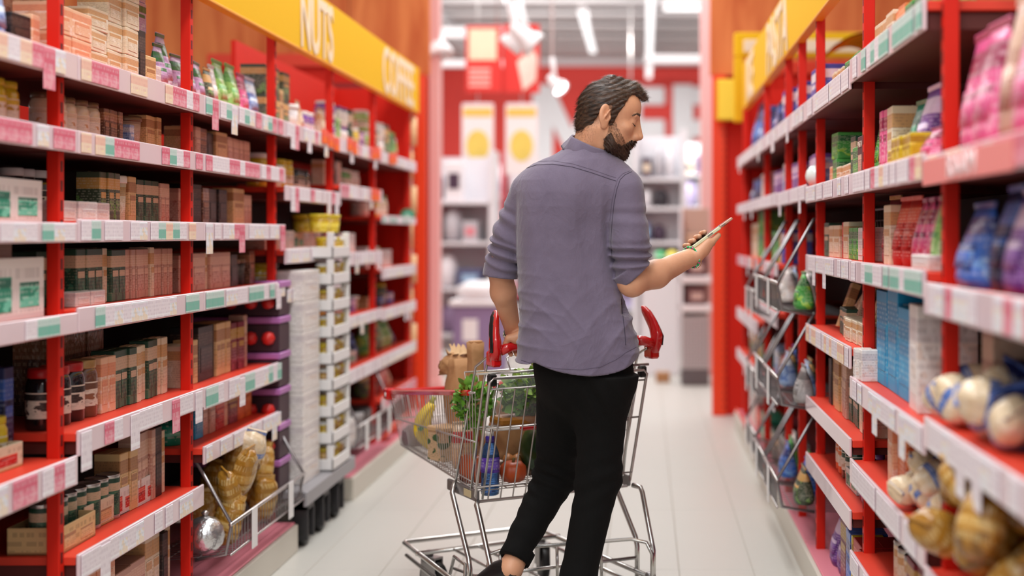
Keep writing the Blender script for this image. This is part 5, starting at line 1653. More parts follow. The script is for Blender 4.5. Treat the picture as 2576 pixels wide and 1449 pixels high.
# inner torso so that the skin figure is whole under the clothes
f = Field((-.47, 3.85, .80), (-.02, 4.20, 1.50), .009)
f.u(f.cap(P(1440, 870, 4.01), P(1432, 500, 4.02), .08, .078), 0)
f.u(f.cap(P(1335, 490, 4.02), P(1565, 490, 3.99), .035, .035), .05)
f.u(f.cap(P(1470, 430, 4.02), P(1450, 500, 4.02), .055, .07), .05)
body_parts.append((*f.net(), 0))
body = rel(col_link(bpy.data.objects.new('body', mk_mesh('body', body_parts, [m_skin]))))

# ---- shirt
be = math.radians(14)
ca, sa = math.cos(be), math.sin(be)
prof = [(1000, 1458, .184, .128), (935, 1457, .184, .130), (900, 1456, .182, .130), (850, 1453, .177, .126), (800, 1447, .166, .118), (760, 1441, .160, .114), (700, 1434, .153, .110),
        (650, 1430, .149, .110), (600, 1428, .149, .112), (560, 1428, .152, .115), (520, 1431, .156, .116), (485, 1436, .157, .110), (455, 1440, .150, .098), (430, 1446, .130, .085), (405, 1455, .10, .07)]
zz = np.array([HC + (VY - p[0]) * 4.0 / FP for p in prof]); cxx = np.array([(p[1] - VX) * 4.0 / FP for p in prof])
aw = np.array([p[2] for p in prof]); bw = np.array([p[3] for p in prof])
def torso(f):
    c_ = np.interp(f.Z, zz, cxx); A_ = np.interp(f.Z, zz, aw); B_ = np.interp(f.Z, zz, bw)
    dx, dy = f.X - c_, f.Y - 4.0
    u_ = dx * ca + dy * sa; v_ = -dx * sa + dy * ca
    return ((np.abs(u_ / A_) ** 2.5 + np.abs(v_ / B_) ** 2.5) ** (1 / 2.5) - 1) * np.minimum(A_, B_), u_, v_
f = Field((-.50, 3.80, .84), (.07, 4.24, 1.56), .0038)
tor, u_, v_ = torso(f)
tor = np.maximum(tor, f.Z - (HC + (VY - 425) * 4.0 / FP))
f.u(tor, 0)
f.u(f.cap(P(1478, 408, 4.0), P(1340, 476, 4.01), .062, .050), .05)
f.u(f.cap(P(1478, 408, 4.0), P(1566, 470, 3.97), .062, .055), .05)
f.u(f.ell(P(1445, 480, 3.97), (.135, .085, .10)), .04)
# soft drape of the back
Zr = f.Z
def ridge(ph, p=2.2):
    return (1 - np.abs(np.sin(ph))) ** p
wA, wB, wC = wob(f.X, f.Y, f.Z, 7, 5), wob(f.X, f.Y, f.Z, 11, 4), wob(f.X, f.Y, f.Z, 5, 8)
low = np.clip((1.18 - Zr) / .16, 0, 1); top = np.clip((Zr - 1.12) / .15, 0, 1)
dr = .0028 * np.sin(u_ * 62 + 3 * wC + Zr * 4) * np.clip((1.50 - Zr) / .2, 0, 1)
d1 = -.0048 * ridge((-u_ * .75 + Zr) * 42 + 2.6 * wA) * low * np.clip(.55 + wB, 0, 1)
d2 = -.0040 * ridge((u_ * .95 + Zr * .6) * 48 + 3.0 * wB) * low * np.clip(.45 - wA, 0, 1)
d3 = -.0034 * ridge((u_ * .18 + Zr) * 60 + 3.2 * wC) * np.clip((1.25 - Zr) / .2, 0, 1) * np.clip(np.abs(u_) / .1 - .5, 0, 1)
d4 = -.0030 * ridge(u_ * 40 + 2.0 * wA + Zr * 3) * top * np.clip(.5 + wC, 0, 1)
f.F = f.F + dr + d1 + d2 + d3 + d4
# sleeves with pushed-up folds
SR0, SR1, SR2 = P(1572, 480, 3.95), P(1584, 600, 3.94), P(1594, 700, 3.95)
s1 = f.cap(SR0, SR1, .056, .056) + torus_fold(f, SR0, SR1, .0028, .06, 2, .3, 1.3)
s2 = f.cap(SR1, SR2, .056, .050) + torus_fold(f, SR1, SR2, .0075, .030, 7, .0, .85)
f.u(s1, .015)
f.u(s2, .015)
cn = Vector((.66, .12, -.74)).normalized(); cp_ = P(1597, 694, 3.95)
sleeve_zone = (f.X > P(1556, 600, 3.95).x - .0)
cut = ((f.X - cp_.x) * cn.x + (f.Y - cp_.y) * cn.y + (f.Z - cp_.z) * cn.z)
near_arm = np.sqrt((f.X - cp_.x) ** 2 + (f.Y - 3.95) ** 2 + (f.Z - cp_.z) ** 2) < .12
f.F = np.where(near_arm & (f.X > P(1562, 700, 3.95).x), np.maximum(f.F, cut), f.F)
# turned-up cuff of the right sleeve
f2cap = f.cap(cp_ - cn * .030, cp_ - cn * .002, .0535, .055)
cuff = np.maximum(np.maximum(f2cap, cut), -(cut + .036))
f.u(cuff, .0)
SL0, SL1, SL2 = P(1325, 486, 4.0), P(1286, 590, 4.03), P(1259, 690, 4.06)
s1 = f.cap(SL0, SL1, .050, .054) + torus_fold(f, SL0, SL1, .0045, .05, 12, .3, 1.3)
s2 = f.cap(SL1, SL2, .053, .049) + torus_fold(f, SL1, SL2, .0075, .036, 17, .0, .85)
f.u(s1, .012); f.u(s2, .012)
cnl = Vector((-.12, .05, -1)).normalized(); cpl = P(1258, 697, 4.06)
cut = ((f.X - cpl.x) * cnl.x + (f.Y - cpl.y) * cnl.y + (f.Z - cpl.z) * cnl.z)
zone = (f.X < P(1300, 700, 4.06).x) & (f.Z > cpl.z - .1) & (f.Z < cpl.z + .02)
f.F = np.where(zone, np.maximum(f.F, cut), f.F)
f2cap = f.cap(cpl - cnl * .032, cpl - cnl * .002, .0515, .053)
f.u(np.maximum(np.maximum(f2cap, cut), -(cut + .04)), .0)
# curved shirt-tail hem, hollow below
hem = HC + (VY - 936) * 4.0 / FP + .062 * np.clip(np.abs(u_ - .02) / .165, 0, 1) ** 2.2
hem = np.where(u_ < 0, hem - .030 * np.clip(-u_ / .165, 0, 1) ** 2 , hem)
keep = (f.X < P(1300, 700, 4.06).x) & (f.Z > 1.0)
f.inter(hem - f.Z)
f.sub(np.maximum(np.maximum(tor + .010, f.Z - (hem + .05)), hem - .1 - f.Z), .002)
# open the neck
nb0, nb1 = hw(-.034, 0, -.05), P(1472, 415, 4.02)
f.sub(f.cap(P(1480, 395, 4.0), P(1490, 340, 3.99), .062, .062), .004)
sv, sf = f.net()
shirt = rel(col_link(bpy.data.objects.new('shirt', mk_mesh('shirt', [(sv, sf, 0)], [m_shirt]))))

# ---- collar
cc = P(1484, 383, 4.0)
mb = MB()
cax = (P(1497, 345, 3.99) - P(1472, 410, 4.01)).normalized()
cu = Vector((1, 0, 0)); cu = (cu - cax * cu.dot(cax)).normalized(); cv = cax.cross(cu)
rings = []
for (r, h_) in ((.070, -.020), (.0675, .0), (.0655, .018), (.0655, .030), (.068, .0345), (.0715, .030), (.076, .012), (.0815, -.008), (.0825, -.016), (.0795, -.0165)):
    rg = []
    for q in range(48):
        a = 2 * PI * q / 48
        wv = .0022 * math.sin(a * 5 + h_ * 90) + .0012 * math.sin(a * 11)
        back = .5 - .5 * math.sin(a)
        fr = (r * .97 + wv) * (1 + .03 * math.cos(2 * a))
        rg.append(cc + cu * (fr * math.cos(a)) + cv * (fr * math.sin(a)) + cax * (h_ * (.74 + .22 * back)))
    rings.append(rg)
mb.loft(rings, caps=False)
collar = rel(mb.obj('collar', m_shirt)); collar.parent = shirt; collar.matrix_parent_inverse = Matrix.Identity(4)
shirt.matrix_parent_inverse = Matrix.Translation(-MO)
mb = MB(); mb.tube([rings[8][q] + (rings[8][q] - cc).normalized() * .0005 for q in range(48)], .0013, 6, closed=True)
sm = mb.obj('collar_seam', m_seam, shirt)

# ---- seams laid on the shirt surface
from mathutils.bvhtree import BVHTree
bvh = BVHTree.FromPolygons([Vector(v) for v in sv], [tuple(int(i) for i in q) for q in sf])
camp = Vector((0, 0, HC))


def on_shirt(px, py, off=.0006):
    d = P(px, py, 4) - camp
    hit, nrm, _, _ = bvh.ray_cast(camp, d.normalized())
    if hit is None: return None
    if nrm.dot(d) > 0: nrm = -nrm
    return hit + nrm * off


def seam(name, pts, r=.0012, m_=None, n=10):
    out = []
    for a, b_ in zip(pts[:-1], pts[1:]):
        for t in range(n):
            q = on_shirt(a[0] + (b_[0] - a[0]) * t / n, a[1] + (b_[1] - a[1]) * t / n)
            if q is not None: out.append(q)
    if len(out) < 3: return
    runs, cur = [], [out[0]]
    for q in out[1:]:
        if (q - cur[-1]).length > .03: runs.append(cur); cur = [q]
        else: cur.append(q)
    runs.append(cur)
    mb = MB()
    for rn in runs:
        if len(rn) > 2: mb.tube(rn, r, 6)
    if mb.v: mb.obj(name, m_ or m_seam, shirt)


seam('yoke_seam', [(1322, 424), (1350, 415), (1390, 413), (1440, 420), (1490, 435), (1530, 449), (1552, 456)], .0007)
m_stitch = mat('stitch_thread', (96, 87, 107), .8)
for dy in (8,):
    seam('yoke_stitch', [(1322, 420 - dy + 5), (1350, 411 - dy + 4), (1390, 409 - dy + 4), (1440, 416 - dy + 4), (1490, 431 - dy + 4), (1530, 445 - dy + 4), (1552, 452 - dy + 4)], .0004, m_stitch)
seam('armhole_seam', [(1589, 432), (1572, 440), (1560, 452), (1552, 475), (1545, 510), (1540, 560), (1537, 610), (1540, 650)], .0007)
seam('armhole_stitch', [(1584, 430), (1567, 437), (1554, 450), (1546, 475), (1539, 510), (1534, 560)], .0004, m_stitch)
seam('side_seam', [(1562, 752), (1566, 790), (1571, 830), (1574, 872)], .0009)
seam('hem_stitch', [(1312, 906), (1350, 918), (1400, 927), (1460, 930), (1510, 923), (1550, 904), (1575, 886), (1603, 872)], .0007, m_stitch)

# ---- trousers
f = Field((-.50, 3.80, .07), (.03, 4.36, .97), .005)
HL, HR = P(1420, 905, 4.02), P(1520, 905, 4.01)
f.u(f.ell(P(1478, 900, 4.0), (.136, .096, .12)), 0)
f.u(f.ell(P(1428, 948, 3.985), (.066, .070, .10)), .06)
f.u(f.ell(P(1532, 948, 3.975), (.070, .074, .10)), .06)
t1 = f.cap(HL, KN_L, .083, .062); t2 = f.cap(KN_L, AN_L + Vector((.0, .0, .02)), .064, .041)
t1 = t1 + torus_fold(f, HL, KN_L, .002, .11, 21, .5, 1.3)
kneef = .0042 * np.sin((f.Z + f.X * .5) * 150 + 3 * wob(f.X, f.Y, f.Z, 14, 4)) * np.exp(-(((f.Z - KN_L.z) / .07) ** 2))
kneel = torus_fold(f, KN_L, AN_L, .0018, .075, 27, .3, 1.2)
f.u(t1 + kneef, .05); f.u(t2 + kneef + kneel, .03)
KR2 = P(1506, 1200, 4.02)
t1 = f.cap(HR, KR2, .086, .064); t2 = f.cap(KR2, P(1455, 1449, 3.97), .064, .052); t3 = f.cap(P(1455, 1449, 3.97), Vector((-.205, 3.935, .12)), .052, .048)
kneer = .0022 * np.sin((f.Z - f.X * .4) * 120 + 3 * wob(f.X, f.Y, f.Z, 12, 14)) * np.exp(-(((f.Z - KN_R.z) / .09) ** 2))
f.u(t1 + kneer, .05); f.u(t2 + kneer, .03); f.u(t3 + torus_fold(f, P(1455, 1449, 3.97), Vector((-.205, 3.935, .12)), .002, .06, 31), .02)
seat = .004 * np.sin((f.Z * .8 + f.X * 1.4) * 90 + 2 * wob(f.X, f.Y, f.Z, 10, 6)) * np.exp(-(((f.Z - .80) / .08) ** 2)) * np.exp(-(((f.X + .13) / .08) ** 2))
f.F = f.F + seat
tt, tu, tv = torso(f)
f.F = np.where(f.Z > .855, np.maximum(f.F, tt + .016), f.F)
lgd = (KN_L - AN_L).normalized(); ap = AN_L + lgd * .028
cut = ((ap.x - f.X) * lgd.x + (ap.y - f.Y) * lgd.y + (ap.z - f.Z) * lgd.z)
f.F = np.where((f.X < AN_L.x + .09) & (f.Z < .45), np.maximum(f.F, cut), f.F)
cf = np.maximum(np.maximum(f.cap(ap, ap + lgd * .04, .047, .049), cut), -(cut + .042))
f.u(cf, 0)
f.F = np.maximum(f.F, .11 - f.Z)
hol = f.cap(AN_L, ap + lgd * .02, .038, .036)
f.sub(hol, .002)
trousers = rel(col_link(bpy.data.objects.new('trousers', mk_mesh('trousers', [(*f.net(), 0)], [m_trouser]))))

# ---- shoes
m_shoe = mat('black_shoe_leather', (16, 15, 16), .35, coat=.2)
m_sole = mat('dark_sole', (28, 26, 26), .7)
def shoe(an, tipdir, z0, pitch):
    d = Vector(tipdir).normalized(); s_ = Vector((d.y, -d.x, 0)).normalized(); up_ = s_.cross(d).normalized()
    if up_.z < 0: up_ = -up_
    base = an - up_ * z0
    rings = []
    for t_, hw_, ht in ((-.07, .012, .03), (-.062, .026, .07), (-.04, .033, .078), (0, .035, .078), (.04, .037, .066), (.08, .043, .052), (.12, .046, .042), (.16, .042, .034), (.19, .028, .024), (.2, .01, .012)):
        rings.append([base + d * t_ + s_ * (hw_ * math.cos(a)) + up_ * (max(0, .004 + ht * (.5 + .5 * math.sin(a)))) for a in np.linspace(0, 2 * PI, 20, endpoint=False)])
    o = rel(MB().loft(rings).obj('shoe', m_shoe))
    sr = []
    for t_, hw_ in ((-.072, .014), (-.064, .028), (-.04, .035), (0, .036), (.04, .037), (.08, .044), (.12, .048), (.16, .044), (.19, .03), (.204, .012)):
        sr.append([base + d * t_ + s_ * hw_ * x_ + up_ * y_ for x_, y_ in ((-1, -.012), (1, -.012), (1, .004), (-1, .004))])
    so = MB().loft(sr, smooth=False).obj('sole', m_sole, o)
shoe(AN_L + Vector((-.044, .018, .0)), (-.80, .45, -.35), .062, 0)
shoe(Vector((-.205, 3.93, .098)), (-.25, 1, 0), .075, 0)

# ---- hair
m_hair = bpy.data.materials.new('dark_brown_hair'); m_hair.use_nodes = True
nt = m_hair.node_tree; bs = nt.nodes['Principled BSDF']
tc = nt.nodes.new('ShaderNodeTexCoord'); mp = nt.nodes.new('ShaderNodeMapping'); mp.inputs['Scale'].default_value = (30, 160, 160)
n1 = nt.nodes.new('ShaderNodeTexNoise'); n1.inputs['Scale'].default_value = 1.2; n1.inputs['Detail'].default_value = 6
nt.links.new(tc.outputs['Object'], mp.inputs[0]); nt.links.new(mp.outputs[0], n1.inputs['Vector'])
cr = nt.nodes.new('ShaderNodeValToRGB')
cr.color_ramp.elements[0].position = .35; cr.color_ramp.elements[0].color = lin((32, 20, 14))
cr.color_ramp.elements[1].position = .75; cr.color_ramp.elements[1].color = lin((96, 66, 46))
nt.links.new(n1.outputs['Fac'], cr.inputs[0]); nt.links.new(cr.outputs[0], bs.inputs['Base Color'])
bs.inputs['Roughness'].default_value = .42
m_grey_hair = mat('greying_hair', (120, 106, 96), .4)


def hair_mesh(h):
    f = Field((-.14, -.11, -.14), (.15, .11, .17), h)
    f.u(f.ell((-.012, 0, .028), (.100, .079, .0845)), 0)
    f.u(f.ell((.025, 0, .052), (.068, .067, .062)), .02)
    f.u(f.ell((-.05, 0, -.025), (.054, .059, .066)), .02)
    # hairline on the side view
    xs = [-.14, -.085, -.064, -.052, -.044, -.034, -.014, -.004, .003, .014, .020, .026, .034, .040, .056, .10, .15]
    zs = [-.096, -.098, -.086, -.055, -.022, .020, .034, .030, -.022, -.030, .006, .024, .044, .072, .094, .098, .100]
    zl = np.interp(f.X, xs, zs)
    zl = np.where(f.X > .056, np.maximum(zl, .094), zl)
    lim = (zl - f.Z) * .8
    f.F = np.maximum(f.F, lim)
    # quiff combed forward and over
    f.u(f.cap((-.03, -.015, .101), (.055, -.010, .099), .026, .023), .02)
    f.u(f.cap((.046, -.03, .104), (.052, .04, .104), .017, .017), .016)
    f.u(f.cap((.050, -.028, .106), (.082, -.018, .096), .015, .010), .012)
    f.u(f.cap((.055, .02, .106), (.090, .02, .095), .015, .010), .012)
    f.u(f.cap((.082, -.018, .096), (.096, -.008, .084), .010, .006), .008)
    # swept streaks
    ph = (f.Z * 1.5 + f.Y * 1.0 * np.sign(-f.Y + 1e-6) * 0 + f.X * .5)
    st = .0011 * np.sin((f.Z * 1.1 - f.X * .9) * 300 + 5 * wob(f.X, f.Y, f.Z, 40, 2)) + .0009 * np.sin((f.Y * 1.3 + f.Z * .6) * 420 + 4 * wob(f.X, f.Y, f.Z, 35, 8)) + .0018 * wob(f.X, f.Y, f.Z, 48, 5)
    f.F = f.F + st * np.clip((f.Z + .12) / .1, .25, 1)
    return f.net()


def beard_mesh(h):
    g = head_field(h)
    F0 = g.F.copy()
    X, Y, Z = g.X, g.Y, g.Z
    # upper edge of the beard on the cheek
    xs = [-.03, .000, .012, .020, .030, .046, .062, .078, .090, .098, .12]
    zs = [-.10, -.075, -.052, -.050, -.062, -.074, -.076, -.064, -.049, -.047, -.047]
    zu = np.interp(X, xs, zs)
    d = F0 - .0022 - .0012 * np.sin((X * .7 + Z) * 700 + 3 * wob(X, Y, Z, 80, 3))
    d = np.maximum(d, (Z - zu) * .7)
    d = np.maximum(d, (-.006 - X) + np.clip(-.055 - Z, 0, .05) * .4)
    d = np.maximum(d, (-.122 - Z))
    # under-jaw limit and lips left free
    d = np.maximum(d, -(Z + X * .55 + .148 - .03 * 0) * -1 if False else d)
    g.F = d
    g.sub(g.ell((.108, 0, -.0635), (.016, .021, .0075)), .002)
    g.u(g.ell((.077, 0, -.100), (.018, .022, .014)), .01)
    g.F = g.F + .0011 * np.sin(Z * 600 + X * 300 + 3 * wob(X, Y, Z, 70, 6))
    return g.net()


def strands(v, f_, n, flow, length, lift, width, seed, zmin=-9, taper=True):
    """short tapered ribbons rooted on a surface, combed along FLOW (head frame)"""
    R = np.random.default_rng(seed)
    q = f_[R.integers(0, len(f_), n)]
    a, b_, c_ = v[q[:, 0]], v[q[:, 1]], v[q[:, 3]]
    nr = np.cross(b_ - a, c_ - a); nr /= np.linalg.norm(nr, axis=1)[:, None] + 1e-12
    p = a + (b_ - a) * R.random((n, 1)) + (c_ - a) * R.random((n, 1))
    fl = flow(p) + R.normal(0, .12, (n, 3))
    fl -= nr * (fl * nr).sum(1)[:, None]
    fl /= np.linalg.norm(fl, axis=1)[:, None] + 1e-9
    L = length * R.uniform(.6, 1.3, n)[:, None]
    sd = np.cross(fl, nr)
    w = width * R.uniform(.7, 1.3, n)[:, None]
    pts = []
    for t in (0, .4, .75, 1.0):
        cpt = p + fl * L * t + nr * (lift * math.sin(t * 2.2) * R.uniform(.4, 1.3, n)[:, None]) + nr * .0003
        ww = w * (1 - t * .85)
        pts += [cpt - sd * ww, cpt + sd * ww]
    V = np.stack(pts, 1).reshape(-1, 3)
    base_ = np.arange(n)[:, None] * 8
    Fq = np.concatenate([base_ + np.array([[2 * k, 2 * k + 1, 2 * k + 3, 2 * k + 2]]) for k in range(3)])
    return V, Fq


hv, hfc = hair_mesh(.0022)
toW = lambda v: v @ HI.T + np.array(HCn)
hair = rel(col_link(bpy.data.objects.new('hair', mk_mesh('hair', [(toW(hv), hfc, 0)], [m_hair]))))
def flow_hair(p):
    fx = np.where(p[:, 2] > .085, .55, -1.0); fz = np.where(p[:, 2] > .085, .1, -.55)
    fx = np.where((p[:, 2] > .085) & (p[:, 0] < -.03), -1.0, fx)
    return np.stack([fx, np.where(p[:, 2] > .085, .5, 0), fz], 1)
sv_, sf_ = strands(hv, hfc, 16000, flow_hair, .019, .0006, .00033, 3)
mi_cut = sv_.reshape(-1, 8, 3)[:, 0, :]
st_o = col_link(bpy.data.objects.new('hair_strands', mk_mesh('hair_strands', [(toW(sv_), sf_, 0)], [m_hair]))); st_o.parent = hair; stuff(st_o)
# greying strands at the temple and quiff
sel = hfc[(hv[hfc[:, 0], 0] > .0) & (hv[hfc[:, 0], 2] > .06)]
sv_, sf_ = strands(hv, sel, 1100, flow_hair, .02, .0016, .0003, 5)
go_ = col_link(bpy.data.objects.new('grey_strands', mk_mesh('grey_strands', [(toW(sv_), sf_, 0)], [m_grey_hair]))); go_.parent = hair; stuff(go_)

m_beard = mat('dark_brown_beard', (62, 40, 28), .6, var=.5, vscale=60)
bv, bf = beard_mesh(.0022)
beard = rel(col_link(bpy.data.objects.new('beard', mk_mesh('beard', [(toW(bv), bf, 0)], [m_beard]))))
def flow_beard(p): return np.tile(np.array([[.25, 0, -1.0]]), (len(p), 1))
sv_, sf_ = strands(bv, bf, 9000, flow_beard, .008, .0012, .00028, 9)
bo_ = col_link(bpy.data.objects.new('beard_strands', mk_mesh('beard_strands', [(toW(sv_), sf_, 0)], [m_hair]))); bo_.parent = beard; stuff(bo_)
# stubble thinning up to the cheek and behind the temple, eyebrows, lashes
hn_v, hn_f = nv, nf
pc = hn_v[hn_f[:, 0]]
mask = (pc[:, 2] < -.012 - .9 * np.clip(pc[:, 0] - .02, 0, 1)) & (pc[:, 2] > -.09) & (pc[:, 0] > .004) & (pc[:, 0] < .075) & (np.abs(pc[:, 1]) > .03)
sv_, sf_ = strands(hn_v, hn_f[mask], 5200, flow_beard, .005, .0006, .00016, 12)
mask = (pc[:, 2] < -.02) & (pc[:, 2] > -.10) & (pc[:, 0] < -.03) & (pc[:, 0] > -.1)
sv2, sf2 = strands(hn_v, hn_f[mask], 1600, flow_beard, .004, .0004, .00012, 13)
so_ = rel(col_link(bpy.data.objects.new('stubble', mk_mesh('stubble', [(toW(sv_), sf_, 0), (toW(sv2), sf2, 0)], [m_hair])))); stuff(so_)
mb = MB()
for sy in (-1, 1):
    mb.tube([hw(.0950, sy * .012, .029), hw(.0925, sy * .026, .0335), hw(.0835, sy * .042, .0325), hw(.0735, sy * .0525, .026), hw(.068, sy * .0565, .021)], .003, 8, rs=[.0024, .0040, .0040, .0028, .0010])
rel(mb.obj('eyebrows', m_hair))
mb = MB()
for sy in (-1, 1):
    mb.tube([hw(.0895, sy * .020, -.0005), hw(.0898, sy * .029, -.0040), hw(.0868, sy * .038, -.0038), hw(.0805, sy * .046, -.0008), hw(.077, sy * .050, .001)], .0012, 6, rs=[.0008, .0014, .0015, .0011, .0005])
rel(mb.obj('eyelashes', mat('lash', (24, 16, 12), .6)))
mb = MB()
mb.loft([[hw(.1015 + .0048 * k_ * math.cos(a_), .0155 * s_, -.0632 - .0035 * (1 if k_ else 0) + .0042 * math.sin(a_)) for a_ in np.linspace(0, 2 * PI, 10, endpoint=False)] for s_, k_ in ((-1, .2), (-.5, .9), (0, 1.05), (.5, .9), (1, .2))])
rel(mb.obj('lips', mat('lip_pink', (176, 92, 84), .4)))

# ---- bracelets
def ring_on(a, ax, r, t_, seg, cols, name, lab=None, squash=1.0):
    ax = Vector(ax).normalized(); u1 = ax.orthogonal().normalized(); v1 = ax.cross(u1)
    mb = MB()
    for k in range(seg):
        a_ = 2 * PI * k / seg
        c1 = a + (u1 * math.cos(a_) + v1 * math.sin(a_)) * r
        mb.lathe([(.0008, -t_), (t_ * .8, -t_ * .6), (t_, 0), (t_ * .8, t_ * .6), (.0008, t_)], (0, 0, 0), 8, k % len(cols), Matrix.Translation(c1))
    return rel(mb.obj(name, cols))
wd = (W_R - P(1650, 690, 4.02)).normalized()
ring_on(W_R - wd * .004, wd, .0325, .0034, 38, [mat('bead_green', (40, 170, 90), .3), mat('bead_green', (40, 170, 90), .3), mat('bead_mint', (150, 210, 180), .3), mat('bead_green', (40, 170, 90), .3), mat('bead_pink', (200, 80, 150), .3)], 'bead_bracelet')
mb = MB(); u1 = wd.orthogonal().normalized(); v1 = wd.cross(u1)
mb.tube([W_R + wd * .004 + (u1 * math.cos(a_) + v1 * math.sin(a_)) * .0345 - Vector((0, 0, .004)) for a_ in np.linspace(0, 2 * PI, 30, endpoint=False)], .0009, 6, closed=True)
rel(mb.obj('gold_bangle', mat('gold_metal', (230, 190, 130), .25, metal=1)))
wl = (W_L - P(1266, 735, 4.09)).normalized()
ring_on(W_L + wl * .004, wl, .0300, .0042, 26, [mat('bead_ivory', (226, 222, 206), .3), mat('bead_sage', (140, 160, 130), .3)], 'letter_bead_bracelet')
mb = MB(); u1 = wl.orthogonal().normalized(); v1 = wl.cross(u1)
mb.tube([W_L - wl * .006 + (u1 * math.cos(a_) + v1 * math.sin(a_)) * .0278 for a_ in np.linspace(0, 2 * PI, 30, endpoint=False)], .0012, 6, closed=True)
rel(mb.obj('thin_cord', mat('dark_cord', (50, 46, 44), .6)))

# ---- phone (held: a thing of its own)
ph = thing('phone', 'slim phone in pale patterned case held in right hand of man', 'phone', PHc)
PM = Matrix((PHu, PHw, PHn)).transposed().to_4x4()
m_case = mat('pale_green_case', (214, 214, 178), .35, var=.12, vscale=40)
MB().cbox(-.076, .030, -.038, .038, -.0058, .0050, .0022, 0, PM).obj('case', m_case, ph)
MB().cbox(.030, .078, -.0365, .0365, -.0035, .0048, .002, 0, PM).obj('body', mat('phone_rose', (206, 160, 140), .3, metal=.3), ph)
MB().cbox(-.071, .073, -.033, .033, .0050, .0056, .0003, 0, PM).obj('screen', mat('screen_dark', (40, 44, 50), .08), ph)
MB().cbox(-.02, .0, .0378, .0392, -.002, .002, .0006, 0, PM).cbox(.034, .05, .0362, .0378, -.001, .002, .0006, 0, PM).obj('side_button', mat('button_grey', (120, 116, 110), .3), ph)
MB().cbox(.05, .07, -.03, -.008, -.0055, -.0034, .001, 0, PM).obj('camera_bump', m_black, ph)
# ================================================================ shopping cart
cart = thing('shopping_cart', 'chrome wire shopping cart with red handle and red rim, loaded with groceries', 'cart', (BARL.x, BARL.y, 0), math.radians(30))
def cm(mb, name, mats, parent=None):
    return mb.obj(name, mats, parent or cart)
WB = .56                                         # rear width
def rf(r, ff, z): return Vector((r, ff, z))
FL, FR = .93, .93
tap = .045
TL = [rf(0, .0, .77), rf(tap, .93, .676)]        # left rim ends
TR = [rf(WB, .0, .77), rf(WB - tap, .93, .676)]
BL_ = [rf(.012, .02, .455), rf(tap + .02, .86, .485)]
BR_ = [rf(WB - .012, .02, .455), rf(WB - tap - .02, .86, .485)]
lerp = lambda a, b_, t: a + (b_ - a) * t
# red rim
mb = MB()
for (a, b_) in ((TL[0], TL[1]), (TR[0], TR[1])):
    a2 = lerp(a, b_, .06)
    d = (b_ - a2).normalized(); s_ = Vector((0, 0, 1)).cross(d).normalized(); u2 = d.cross(s_)
    mb.loft([[p_0 + s_ * x_ + u2 * y_ for x_, y_ in ((-.006, -.009), (.006, -.009), (.008, .004), (.004, .009), (-.004, .009), (-.008, .004))] for p_0 in (a2, b_)], smooth=False)
a, b_ = TL[1], TR[1]
mb.loft([[p_0 + Vector((0, x_, y_)) for x_, y_ in ((-.008, -.010), (.008, -.010), (.009, .004), (.004, .010), (-.004, .010), (-.009, .004))] for p_0 in (a - Vector((.006, 0, 0)), b_ + Vector((.006, 0, 0)))], smooth=False)
cm(mb, 'red_rim', m_cart_red)
mb = MB()
for c0 in (TL[1], TR[1]):
    mb.cbox(c0.x - .018, c0.x + .018, c0.y - .02, c0.y + .022, c0.z - .03, c0.z + .016, .006)
cm(mb, 'corner_guard', m_cart_red)
mb = MB(); mb.lathe([(.004, -.002), (.009, 0), (.004, .002)], (0, 0, 0), 10, 0, Matrix.Translation(TL[1] + Vector((-.019, -.004, -.008))) @ Matrix.Rotation(PI / 2, 4, 'Y'))
cm(mb, 'white_rivet', m_white)
# side panels
def side(T, B_, nm):
    mb = MB()
    n = 36
    for k in range(n + 1):
        t = k / n
        mb.tube([lerp(T[0], T[1], t), lerp(B_[0], B_[1], t)], .00165, 5, caps=False)
    for q, r in ((.5, .0028), (.93, .0022)):
        mb.tube([lerp(T[0], B_[0], q), lerp(T[1], B_[1], q)], r, 6)
    mb.tube([T[0], T[1]], .0035, 6); mb.tube([B_[0], B_[1]], .0035, 6)
    return stuff(cm(mb, nm, m_zinc))
side(TL, BL_, 'side_panel'); side(TR, BR_, 'side_panel')
mb = MB()
for k in range(22):
    t = k / 21
    mb.tube([lerp(TL[1], TR[1], t), lerp(BL_[1], BR_[1], t)], .00165, 5, caps=False)
for q in (.5, .93): mb.tube([lerp(TL[1], BL_[1], q), lerp(TR[1], BR_[1], q)], .0026, 6)
mb.tube([BL_[1], BR_[1]], .0035, 6)
stuff(cm(mb, 'front_panel', m_zinc))
mb = MB()
for k in range(30):
    t = k / 29
    mb.tube([lerp(BL_[0], BL_[1], t), lerp(BR_[0], BR_[1], t)], .0019, 5, caps=False)
for k in range(16):
    t = k / 15
    mb.tube([lerp(BL_[0], BR_[0], t), lerp(BL_[1], BR_[1], t)], .0019, 5, caps=False)
stuff(cm(mb, 'basket_floor', m_zinc))
